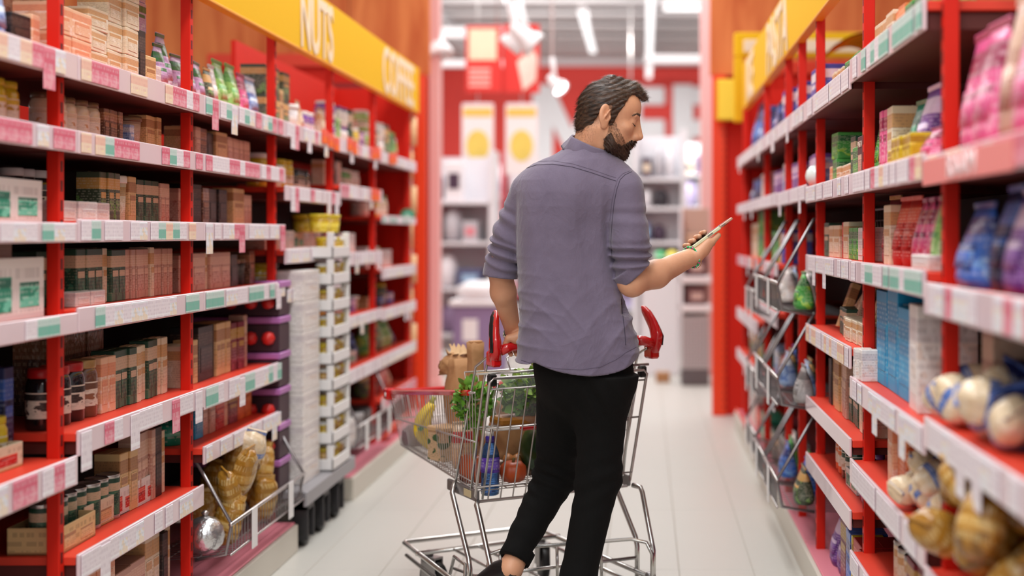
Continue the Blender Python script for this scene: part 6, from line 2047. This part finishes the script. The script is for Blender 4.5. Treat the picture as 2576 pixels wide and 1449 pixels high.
# rear gate, leaning back
g0, g1 = rf(.0, -.0, .425), rf(WB, -.0, .425)
h0, h1 = rf(.0, -.115, .825), rf(WB, -.115, .825)
mb = MB()
mb.tube([g0 + Vector((.01, 0, .0)), g0 + Vector((0, -.002, .02)), h0 - Vector((0, 0, .012)), h0 + Vector((.012, 0, 0)), h1 - Vector((.012, 0, 0)), h1 - Vector((0, 0, .012)), g1 + Vector((0, -.002, .02)), g1 - Vector((.01, 0, 0))], .0052, 8, closed=True)
cm(mb, 'gate_frame', m_zinc)
mb = MB()
n = 13
for k in range(1, n):
    t = k / n
    mb.tube([lerp(g0, g1, t), lerp(h0, h1, t) - Vector((0, 0, .035))], .0024, 6, caps=False)
for q, r in ((.12, .003), (.915, .003), (.60, .0035)):
    mb.tube([lerp(g0, h0, q), lerp(g1, h1, q)], r, 6)
for k in range(1, 9):
    t = .36 + .06 * k
    mb.tube([lerp(g0, g1, t) + Vector((0, .006, .03)), lerp(lerp(g0, g1, t), lerp(h0, h1, t), .57) + Vector((0, .008, 0))], .0018, 5, caps=False)
stuff(cm(mb, 'gate_wires', m_zinc))
# second gate posts on each side and black hinge clips
for (x_, sg) in ((.03, 1), (WB - .03, -1)):
    for pts in ([rf(x_, .012, .43), rf(x_, -.108, .86 - .05)], [rf(x_ - .028 * sg, .045, .43), rf(x_ - .02 * sg, -.04, .80), rf(x_ - .02 * sg, -.075, .875), rf(x_ - .01 * sg, -.150, .900)],
                [rf(x_ - .028 * sg, .17, .455), rf(x_ - .02 * sg, .05, .78), rf(x_ - .02 * sg, .02, .85), rf(x_ - .012 * sg, -.10, .905), rf(x_ - .01 * sg, -.160, .92)]):
        mb = MB(); mb.tube(pts, .0042, 8); cm(mb, 'side_brace', m_chrome)
for x_ in (.012, WB - .012):
    mb = MB(); mb.cbox(x_ - .013, x_ + .013, -.118, -.092, .80, .838, .005)
    cm(mb, 'hinge_clip', m_black)
mb = MB(); mb.cbox(.17, .225, -.012, .008, .415, .437, .004); cm(mb, 'lower_clip', m_black)
# child seat: upper rail, loops and red flap bar
mb = MB()
mb.tube([rf(-.03, -.075, .838), rf(WB + .03, -.075, .838)], .0045, 8)
mb.tube([rf(.1, -.05, .838), rf(.1, -.02, .878), rf(.12, -.01, .885), rf(.24, -.01, .885), rf(.255, -.02, .878), rf(.255, -.04, .838)], .0028, 6)
mb.tube([rf(.30, -.05, .838), rf(.30, -.02, .878), rf(.32, -.01, .885), rf(.44, -.01, .885), rf(.455, -.02, .878), rf(.455, -.04, .838)], .0028, 6)
cm(mb, 'seat_rail', m_chrome)
mb = MB()
mb.tube([rf(.03, -.05, .655), rf(WB - .03, -.05, .655)], .004, 8)
for k in range(12):
    t = .03 + (WB - .06) * k / 11
    mb.tube([rf(t, -.05, .652), rf(t, .10, .645), rf(t, .16, .82)], .0018, 5, caps=False)
for ff, z in ((.10, .645), (.13, .73), (.16, .82)): mb.tube([rf(.03, ff, z), rf(WB - .03, ff, z)], .003, 6)
stuff(cm(mb, 'child_seat_wires', m_zinc))
mb = MB(); mb.cbox(.13, WB - .06, -.064, -.046, .648, .664, .006)
cm(mb, 'red_flap_bar', m_cart_red)
# handle
hr0, hr1 = .0, WB
HZ, HF = .925, -.17
mb = MB(); mb.tube([rf(.012, HF, HZ - .01), rf(.04, HF, HZ), rf(.095, HF, HZ + .004)], .016, 16); mb.tube([rf(WB - .012, HF, HZ - .01), rf(WB - .04, HF, HZ), rf(WB - .075, HF, HZ + .004)], .016, 16)
hd = cm(mb, 'handle', m_cart_red)
mb = MB(); mb.tube([rf(.093, HF, HZ + .004), rf(WB - .073, HF, HZ + .004)], .0155, 16)
cm(mb, 'black_grip', m_black)
def horn(r0, sg):
    pts = [(r0, HF + .012, HZ - .045, .020, .016), (r0 - .004 * sg, HF + .004, HZ - .015, .024, .020), (r0 - .006 * sg, HF, HZ + .015, .023, .019), (r0 - .004 * sg, HF + .012, HZ + .040, .022, .0155), (r0 + .002 * sg, HF + .026, HZ + .066, .024, .014), (r0 + .010 * sg, HF + .040, HZ + .092, .021, .0125), (r0 + .016 * sg, HF + .05, HZ + .108, .010, .007), (r0 + .018 * sg, HF + .054, HZ + .111, .003, .003)]
    mb = MB()
    mb.loft([[Vector((r + b2_ * math.cos(a_), ff + a1 * math.sin(a_), z - .25 * a1 * math.sin(a_))) for a_ in np.linspace(0, 2 * PI, 18, endpoint=False)] for (r, ff, z, a1, b2_) in pts])
    mb.cbox(r0 - .016, r0 + .016, HF - .004, HF + .05, HZ - .06, HZ - .012, .006)
    o = cm(mb, 'horn_grip', m_cart_red)
    mb2 = MB()
    mb2.loft([[Vector((r - sg * (b2_ * .80) - sg * .0035 * math.cos(a_), ff - .004 + a1 * .62 * math.sin(a_), z)) for a_ in np.linspace(0, 2 * PI, 12, endpoint=False)] for (r, ff, z, a1, b2_) in pts[1:-1]])
    mb2.obj('black_inset', m_black, o)
horn(.0, 1); horn(WB, -1)
# undercarriage
m_plate = mat('zinc_plate', (150, 146, 146), .35, metal=.8)
mb = MB()
for x_ in (.0, WB):
    s_ = 1 if x_ == 0 else -1
    mb.cbox(min(x_, x_ + .012 * s_), max(x_, x_ + .012 * s_), -.01, .24, .425, .462, .003)
cm(mb, 'side_plate', m_plate)
mb = MB(); mb.cbox(-.002, -.0005, .03, .09, .432, .455, .0005); cm(mb, 'maker_label', mat('cream_plate_label', (206, 190, 150), .5))
for x_, sg in ((.0, 1), (WB, -1)):
    o_ = -.015 * sg
    for pts in ([(x_, .17, .46), (x_ + o_, .155, .43), (x_ + o_ * 1.5, .0, .25), (x_ + o_ * 1.5, -.012, .22), (x_ + o_ * 1.5, -.012, .115)],
                [(x_, -.02, .43), (x_ + o_, -.047, .425), (x_ + o_, -.06, .41), (x_ + o_ * .5, -.135, .26), (x_ + o_ * .5, -.145, .235), (x_ + o_ * .5, -.145, .115)]):
        mb = MB(); mb.tube([rf(*p_0) for p_0 in pts], .0085, 10); cm(mb, 'leg', m_chrome)
mb = MB()
zb = .135
mb.tube([rf(-.024, -.16, zb), rf(.02, .70, zb + .02), rf(.03, .715, zb + .02), rf(WB - .03, .715, zb + .02), rf(WB - .02, .70, zb + .02), rf(WB + .024, -.16, zb)], .0085, 10)
mb.tube([rf(-.024, -.16, zb - .045), rf(.02, .68, zb - .02)], .007, 8); mb.tube([rf(WB + .024, -.16, zb - .045), rf(WB - .02, .68, zb - .02)], .007, 8)
mb.tube([rf(.0, .53, zb + .018), rf(WB, .53, zb + .018)], .008, 8)
mb.tube([rf(-.02, -.14, zb), rf(-.015, .05, zb), rf(.0, .08, zb + .075), rf(.01, .2, zb + .075), rf(.012, .24, zb + .01)], .006, 8)
mb.tube([rf(WB + .0, -.15, zb - .03), rf(WB, -.15, zb + .09), rf(WB - .01, -.13, zb + .125), rf(WB - .05, -.10, zb + .135), rf(.1, -.02, zb + .135), rf(.05, .0, zb + .12), rf(.03, .0, zb)], .0065, 8)
mb.tube([rf(.05, .30, zb + .01), rf(.05, -.1, zb + .04)], .005, 6)
mb.tube([rf(-.01, .02, zb + .05), rf(WB + .01, -.02, zb + .05)], .006, 8)
mb.tube([rf(-.01, -.02, zb - .01), rf(WB + .01, -.06, zb - .01)], .006, 8)
for t in (.15, .5, .78): mb.tube([rf(WB * t, .0 - .03 * t, zb + .125), rf(WB * t, .0 - .04 * t, zb - .01)], .0055, 8)
for t in (.25, .42): mb.tube([rf(WB * t, .02, zb + .02), rf(WB * t, .53, zb + .018)], .005, 8)
cm(mb, 'base_frame', m_chrome)
def caster(x_, ff, ang):
    mb = MB()
    M = Matrix.Translation((x_, ff, 0)) @ Matrix.Rotation(ang, 4, 'Z')
    mb.lathe([(.028, -.013), (.060, -.012), (.062, -.008), (.062, .008), (.060, .012), (.028, .013)], (0, 0, 0), 24, 0, M @ Matrix.Translation((0, -.025, .062)) @ Matrix.Rotation(PI / 2, 4, 'Y'))
    w_ = cm(mb, 'wheel', m_black)
    mb = MB(); mb.lathe([(.004, -.0145), (.026, -.014), (.026, .014), (.004, .0145)], (0, 0, 0), 18, 0, M @ Matrix.Translation((0, -.025, .062)) @ Matrix.Rotation(PI / 2, 4, 'Y')); mb.obj('hub', m_plate, w_)
    mb = MB()
    for sx in (-1, 1):
        mb.cbox(sx * .019 - .002, sx * .019 + .002, -.05, .02, .05, .132, .001, 0, M)
    mb.cbox(-.021, .021, -.05, .025, .126, .134, .001, 0, M)
    mb.lathe([(.016, .134), (.016, .148), (.010, .153)], (0, 0, 0), 14, 0, M)
    cm(mb, 'caster_fork', m_plate)
caster(.06, .56, .4); caster(WB - .06, .56, -.2); caster(-.02, -.10, .2); caster(WB + .02, -.10, .2)

# ================================================================ groceries in the cart
m_film = mat('clear_film', (240, 240, 244), .06, spec=.9, alpha=.13, coat=.6)
def Kp(r, ff, z): return K(r, ff, z)
GR = 'groceries in the shopping cart'
Rz = math.radians(30)
# brown paper bags
def paper_bag(r, ff, z0, w, d, h, lb, crumple=0.0, seed=1, top=None):
    t = thing('paper_bag', lb, 'bag', Kp(r, ff, z0), Rz + .1 * seed, GR)
    rings = []
    for t_ in np.linspace(0, 1, 12):
        ww = w * (.5 + .03 * math.sin(seed + t_ * 11)); dd = d * (.5 + .04 * math.sin(seed * 2 + t_ * 9)) * (1 if t_ < .85 else 1 - (t_ - .85) * (top or 2.2))
        if crumple: ww *= 1 - crumple * max(0, t_ - .6) * 1.6; dd *= 1 - crumple * max(0, t_ - .6) * 1.2
        rg = []
        for a_ in np.linspace(0, 2 * PI, 24, endpoint=False):
            cx_, sy_ = math.cos(a_), math.sin(a_)
            k_ = 1 + .035 * math.sin(a_ * 7 + t_ * 13 + seed) * (1 + 2 * crumple)
            rg.append((ww * k_ * np.sign(cx_) * abs(cx_) ** .45, dd * k_ * np.sign(sy_) * abs(sy_) ** .45, h * t_ + .004 * math.sin(a_ * 5 + seed * 3)))
        rings.append(rg)
    MB().loft(rings, smooth=True).obj('paper_body', m_kraft, t)
    return t
paper_bag(.16, .47, .50, .13, .09, .335, 'tall brown paper bag standing in front half of cart basket', .15, 1)
t = paper_bag(.155, .52, .775, .115, .10, .075, 'crumpled brown paper bag top folded over the red rim', 1.0, 4)
mb = MB()
for q in range(7):
    a_ = q * .9
    mb.grid(lambda u, v: (.045 * (u - .5) + .02 * math.cos(a_), .035 * math.sin(a_) + .02 * (v - .5), .075 + .022 * math.sin(u * 5 + q) * v + .012 * v), 4, 4)
mb.obj('crumpled_folds', mat('pale_kraft', (206, 170, 128), .75, bump=.5), t)
t = paper_bag(.115, .27, .56, .052, .045, .345, 'narrow upright brown paper baguette bag rising above cart', .0, 2, .5)
MB().cbox(-.024, .024, -.012, .012, .335, .352, .003).obj('folded_top', m_kraft, t)
paper_bag(.30, .33, .50, .22, .10, .20, 'wide brown paper bag lying behind the blue bottle', .1, 3)
# bananas
t = thing('banana_bunch', 'bunch of ripe yellow bananas with green sticker in cart', 'bananas', Kp(.09, .66, .49), Rz, GR)
m_ban = mat('banana_yellow', (232, 200, 40), .45, var=.10, vscale=30)
for q in range(5):
    mb = MB()
    pts, rs = [], []
    B_q = (.066, .050, .036, .024, .058)[q]
    for k in range(12):
        u = k / 11
        bul = B_q * math.sin(PI * (.06 + .84 * u))
        pts.append((.03 - bul + .006 * (q == 4), (-.012, .004, -.010, .006, .024)[q] + .01 * u, .165 - (.158, .150, .146, .14, .15)[q] * u))
        rs.append(.004 + .0125 * max(0, math.sin(PI * min(1, .05 + .93 * u))) ** .5)
    mb.tube(pts, .015, 10, rs=rs)
    mb.obj('banana', m_ban, t)
MB().tube([(.02, 0, .155), (.022, .004, .175), (.03, .006, .190)], .009, 8).obj('stem', mat('banana_stem', (150, 150, 50), .6), t)
MB().lathe([(.009, 0), (.009, .0015)], (0, 0, 0), 14, 0, Matrix.Translation((-.034, -.028, .085)) @ Matrix.Rotation(PI / 2, 4, 'X')).obj('green_sticker', mat('sticker_green', (30, 140, 90), .4), t)
# plastic wrapped dark pack
t = thing('wrapped_pack', 'dark plum pack wrapped in shiny clear film at cart front', 'pack', Kp(.14, .79, .492), Rz, GR)
rg = lambda w, d, z: [(w * np.sign(math.cos(a)) * abs(math.cos(a)) ** .6, d * np.sign(math.sin(a)) * abs(math.sin(a)) ** .6, z) for a in np.linspace(0, 2 * PI, 20, endpoint=False)]
MB().loft([rg(.085, .05, 0), rg(.092, .056, .02), rg(.09, .054, .05), rg(.07, .04, .072)]).obj('plum_contents', mat('plum_contents', (96, 48, 58), .5, var=.4, vscale=40), t)
MB().loft([rg(.096, .060, .0), rg(.099, .062, .02), rg(.097, .060, .055), rg(.075, .045, .08)]).obj('clear_film', m_film, t)
# patterned carton, orange net pack
t = thing('patterned_box', 'cream box with dark green speckled pattern beside bananas', 'box', Kp(.08, .43, .492), Rz + .25, GR)
MB().cbox(-.055, .055, -.045, .045, 0, .10, .003).obj('box_body', pack('speck_pack', (196, 164, 130), (186, 150, 118), (60, 90, 56), (40, 66, 40), .95, .99, .5, 16), t)
MB().cbox(-.057, .057, -.047, .047, .10, .118, .004).obj('box_lid', mat('lid_tan', (196, 160, 120), .6), t)
t = thing('snack_packet', 'pale red and cream snack packet leaning beside the bottle', 'packet', Kp(.07, .25, .49), Rz - .2, GR)
MB().loft([rg(.04, .012, 0), rg(.045, .025, .04), rg(.045, .025, .1), rg(.042, .004, .145)]).obj('packet_body', pack('red_cream_pack', (222, 186, 150), (196, 60, 60), (232, 206, 180), (180, 60, 50), .6, .85, .3, 9), t)
MB().cbox(-.042, .042, -.003, .003, .143, .155, .001).obj('crimped_top', mat('crimp', (214, 180, 150), .4), t)
t = thing('orange_pack', 'orange red vegetable pack low beside the bottle', 'pack', Kp(.055, .16, .46), Rz, GR)
MB().loft([rg(.03, .05, 0), rg(.034, .055, .03), rg(.03, .05, .075), rg(.02, .03, .085)]).obj('pack_body', mat('orange_red', (190, 84, 40), .4, var=.3, vscale=30), t)
MB().loft([rg(.012, .02, .083), rg(.012, .02, .092)]).obj('tied_top', m_film, t)
# blue bottle
m_bluew = mat('blue_water', (84, 132, 200), .06, trans=.8, ior=1.33, spec=.6)
bz = .432
t = thing('water_bottle', 'blue plastic water bottle with purple label and white cap in cart', 'bottle', Kp(.075, .055, bz), Rz, GR)
t.scale = (.95, .95, .90)
MB().lathe([(.026, 0), (.031, .004), (.032, .02), (.0305, .05), (.032, .07), (.032, .125), (.030, .15), (.022, .175), (.0135, .19), (.0125, .205)], (0, 0, 0), 26).obj('bottle_body', m_bluew, t)
MB().lathe([(.0322, .082), (.0328, .084), (.0328, .134), (.0322, .136)], (0, 0, 0), 26, caps=False).obj('purple_label', pack('purple_water_label', (92, 60, 170), (120, 90, 196), (70, 50, 150), (220, 214, 240), .3, .6, .3, 5), t)
MB().lathe([(.0155, .187), (.0155, .208), (.0125, .212)], (0, 0, 0), 18).obj('neck_ring', mat('deep_violet', (56, 36, 140), .3), t)
MB().lathe([(.0135, .211), (.0135, .228), (.010, .233)], (0, 0, 0), 18).obj('white_cap', m_white, t)
# vegetables
def leaves(mb, n, c0, rad, size, seed, up=.5, mi=0):
    R_ = random.Random(seed)
    for q in range(n):
        d = Vector((R_.gauss(0, 1), R_.gauss(0, 1), R_.gauss(0, 1))).normalized()
        p_0 = Vector(c0) + Vector((d.x * rad[0], d.y * rad[1], d.z * rad[2])) * R_.uniform(.55, 1)
        o_ = (d + Vector((R_.gauss(0, .4), R_.gauss(0, .4), up + R_.gauss(0, .3)))).normalized()
        s_ = o_.orthogonal().normalized(); s_.rotate(Matrix.Rotation(R_.uniform(0, 6.28), 3, o_)); n_ = o_.cross(s_)
        L = size * R_.uniform(.6, 1.3); ph_ = R_.uniform(0, 6)
        mb.grid(lambda u, v: p_0 + o_ * (L * v) + s_ * (L * .38 * (u - .5) * 2 * math.sin(PI * (.12 + .82 * v)) * (1 + .2 * math.sin(9 * v + ph_))) + n_ * (L * .22 * math.sin(3 * v + ph_) + L * .10 * abs(u - .5)), 2, 4, mi)
m_leaf = mat('leaf_green', (98, 146, 48), .45, var=.45, vscale=26)
m_leaf_l = mat('leaf_light_green', (160, 196, 90), .45, var=.3, vscale=26)
m_leaf_d = mat('leaf_dark_green', (30, 70, 30), .4, var=.4, vscale=26)
t = thing('parsley_bunch', 'bright green bunch of parsley poking through the cart side wires', 'herbs', Kp(.06, .12, .60), Rz, GR)
mb = MB(); leaves(mb, 190, (-.01, .01, .12), (.055, .07, .07), .028, 3); stuff(mb.obj('leaves', m_leaf, t))
mb = MB()
for q in range(9): mb.tube([(.02 * math.cos(q * 2), .02 * math.sin(q * 2), -.06), (.012 * math.cos(q * 2), .01 * math.sin(q), .04), (-.01 + .03 * math.cos(q * 1.3), .03 * math.sin(q * 1.3), .12)], .0022, 5)
mb.obj('stems', m_leaf_l, t)
t = thing('salad_bag', 'clear bag of mixed salad leaves in the child seat of cart', 'bag', Kp(.25, .03, .665), Rz, GR)
mb = MB(); leaves(mb, 520, (0, .0, .075), (.155, .045, .065), .032, 5); leaves(mb, 160, (-.05, -.01, .11), (.09, .035, .045), .03, 8, mi=1); leaves(mb, 140, (.08, -.01, .05), (.07, .03, .035), .03, 9, mi=2)
stuff(mb.obj('leaves', [m_leaf, m_leaf_l, m_leaf_d], t))
MB().cbox(-.17, .16, -.05, .05, -.008, .02, .008).obj('brown_base', mat('amber_base', (150, 96, 30), .4, var=.3, vscale=20), t)
MB().loft([[(.175 * s_ * np.sign(math.cos(a)) * abs(math.cos(a)) ** .7 * (1 + .03 * math.sin(5 * a + z_ * 40)), .058 * s_ * math.sin(a) * (1 + .12 * math.sin(7 * a + z_ * 60)), z_) for a in np.linspace(0, 2 * PI, 28, endpoint=False)] for s_, z_ in ((.9, -.01), (1, .03), (1.02, .08), (.92, .13), (.6, .165))]).obj('clear_film', m_film, t)
t = thing('dark_salad_tray', 'black glossy tray tilted inside the salad bag side of seat', 'tray', Kp(.33, -.01, .69), Rz, GR)
MB().loft([rg(.055, .03, 0), rg(.072, .036, .055)]).obj('tray_body', mat('dark_teal_gloss', (16, 40, 44), .12, coat=.8), t)
mb = MB(); leaves(mb, 60, (0, 0, .06), (.06, .03, .02), .03, 19); stuff(mb.obj('leaves', m_leaf, t))
t = thing('white_bottle_neck', 'pale pink necked bottle behind the salad in child seat', 'bottle', Kp(.26, .105, .655), Rz, GR)
MB().lathe([(.03, 0), (.034, .01), (.034, .10), (.02, .15), (.013, .165), (.013, .185)], (0, 0, 0), 20).obj('bottle_body', mat('pale_pink_gloss', (232, 206, 200), .2, coat=.4), t)
MB().lathe([(.015, .183), (.015, .2), (.012, .204)], (0, 0, 0), 16).obj('cap', mat('lime_cap', (196, 214, 90), .4), t)
t = thing('watermelon', 'dark green striped melon low in the cart behind the gate', 'melon', Kp(.33, .15, .46), Rz, GR)
prof_ = [(.004, .0), (.05, .008), (.085, .035), (.10, .075), (.098, .11), (.08, .145), (.045, .168), (.004, .175)]
m_mel = mat('melon_green', (34, 66, 28), .3, var=.8, vscale=14)
MB().lathe(prof_, (0, 0, 0), 28).obj('melon_skin', m_mel, t)
MB().tube([(0, 0, .173), (.008, 0, .185)], .004, 6).obj('stalk', mat('stalk_brown', (110, 90, 50), .7), t)
t = thing('orange_pumpkin', 'small orange red squash at bottom of cart by the gate', 'squash', Kp(.165, .075, .46), Rz, GR)
mb = MB()
mb.loft([[((.045 * s_) * math.cos(a) * (1 + .05 * math.cos(8 * a)), .045 * s_ * math.sin(a) * (1 + .05 * math.cos(8 * a)), z_) for a in np.linspace(0, 2 * PI, 32, endpoint=False)] for s_, z_ in ((.3, 0), (.8, .008), (1, .03), (.95, .052), (.6, .068), (.15, .066))])
mb.obj('squash_skin', mat('squash_orange', (186, 78, 36), .4, var=.2), t)
MB().tube([(0, 0, .064), (.004, 0, .08)], .005, 6).obj('stalk', mat('stalk_brown', (110, 90, 50), .7), t)
t = thing('potato_tray', 'brown punnet of onions half hidden low in cart', 'punnet', Kp(.24, .20, .46), Rz, GR)
MB().loft([rg(.05, .04, 0), rg(.06, .05, .04)]).obj('punnet_body', mat('punnet_brown', (90, 60, 44), .6), t)
for q in range(4):
    MB().lathe([(.003, -.018), (.016, -.012), (.021, 0), (.015, .012), (.003, .02)], (-.03 + .02 * q, .012 * (-1) ** q, .052), 14).obj('onion', mat('onion_brown', (170, 110, 60), .35, var=.2), t)
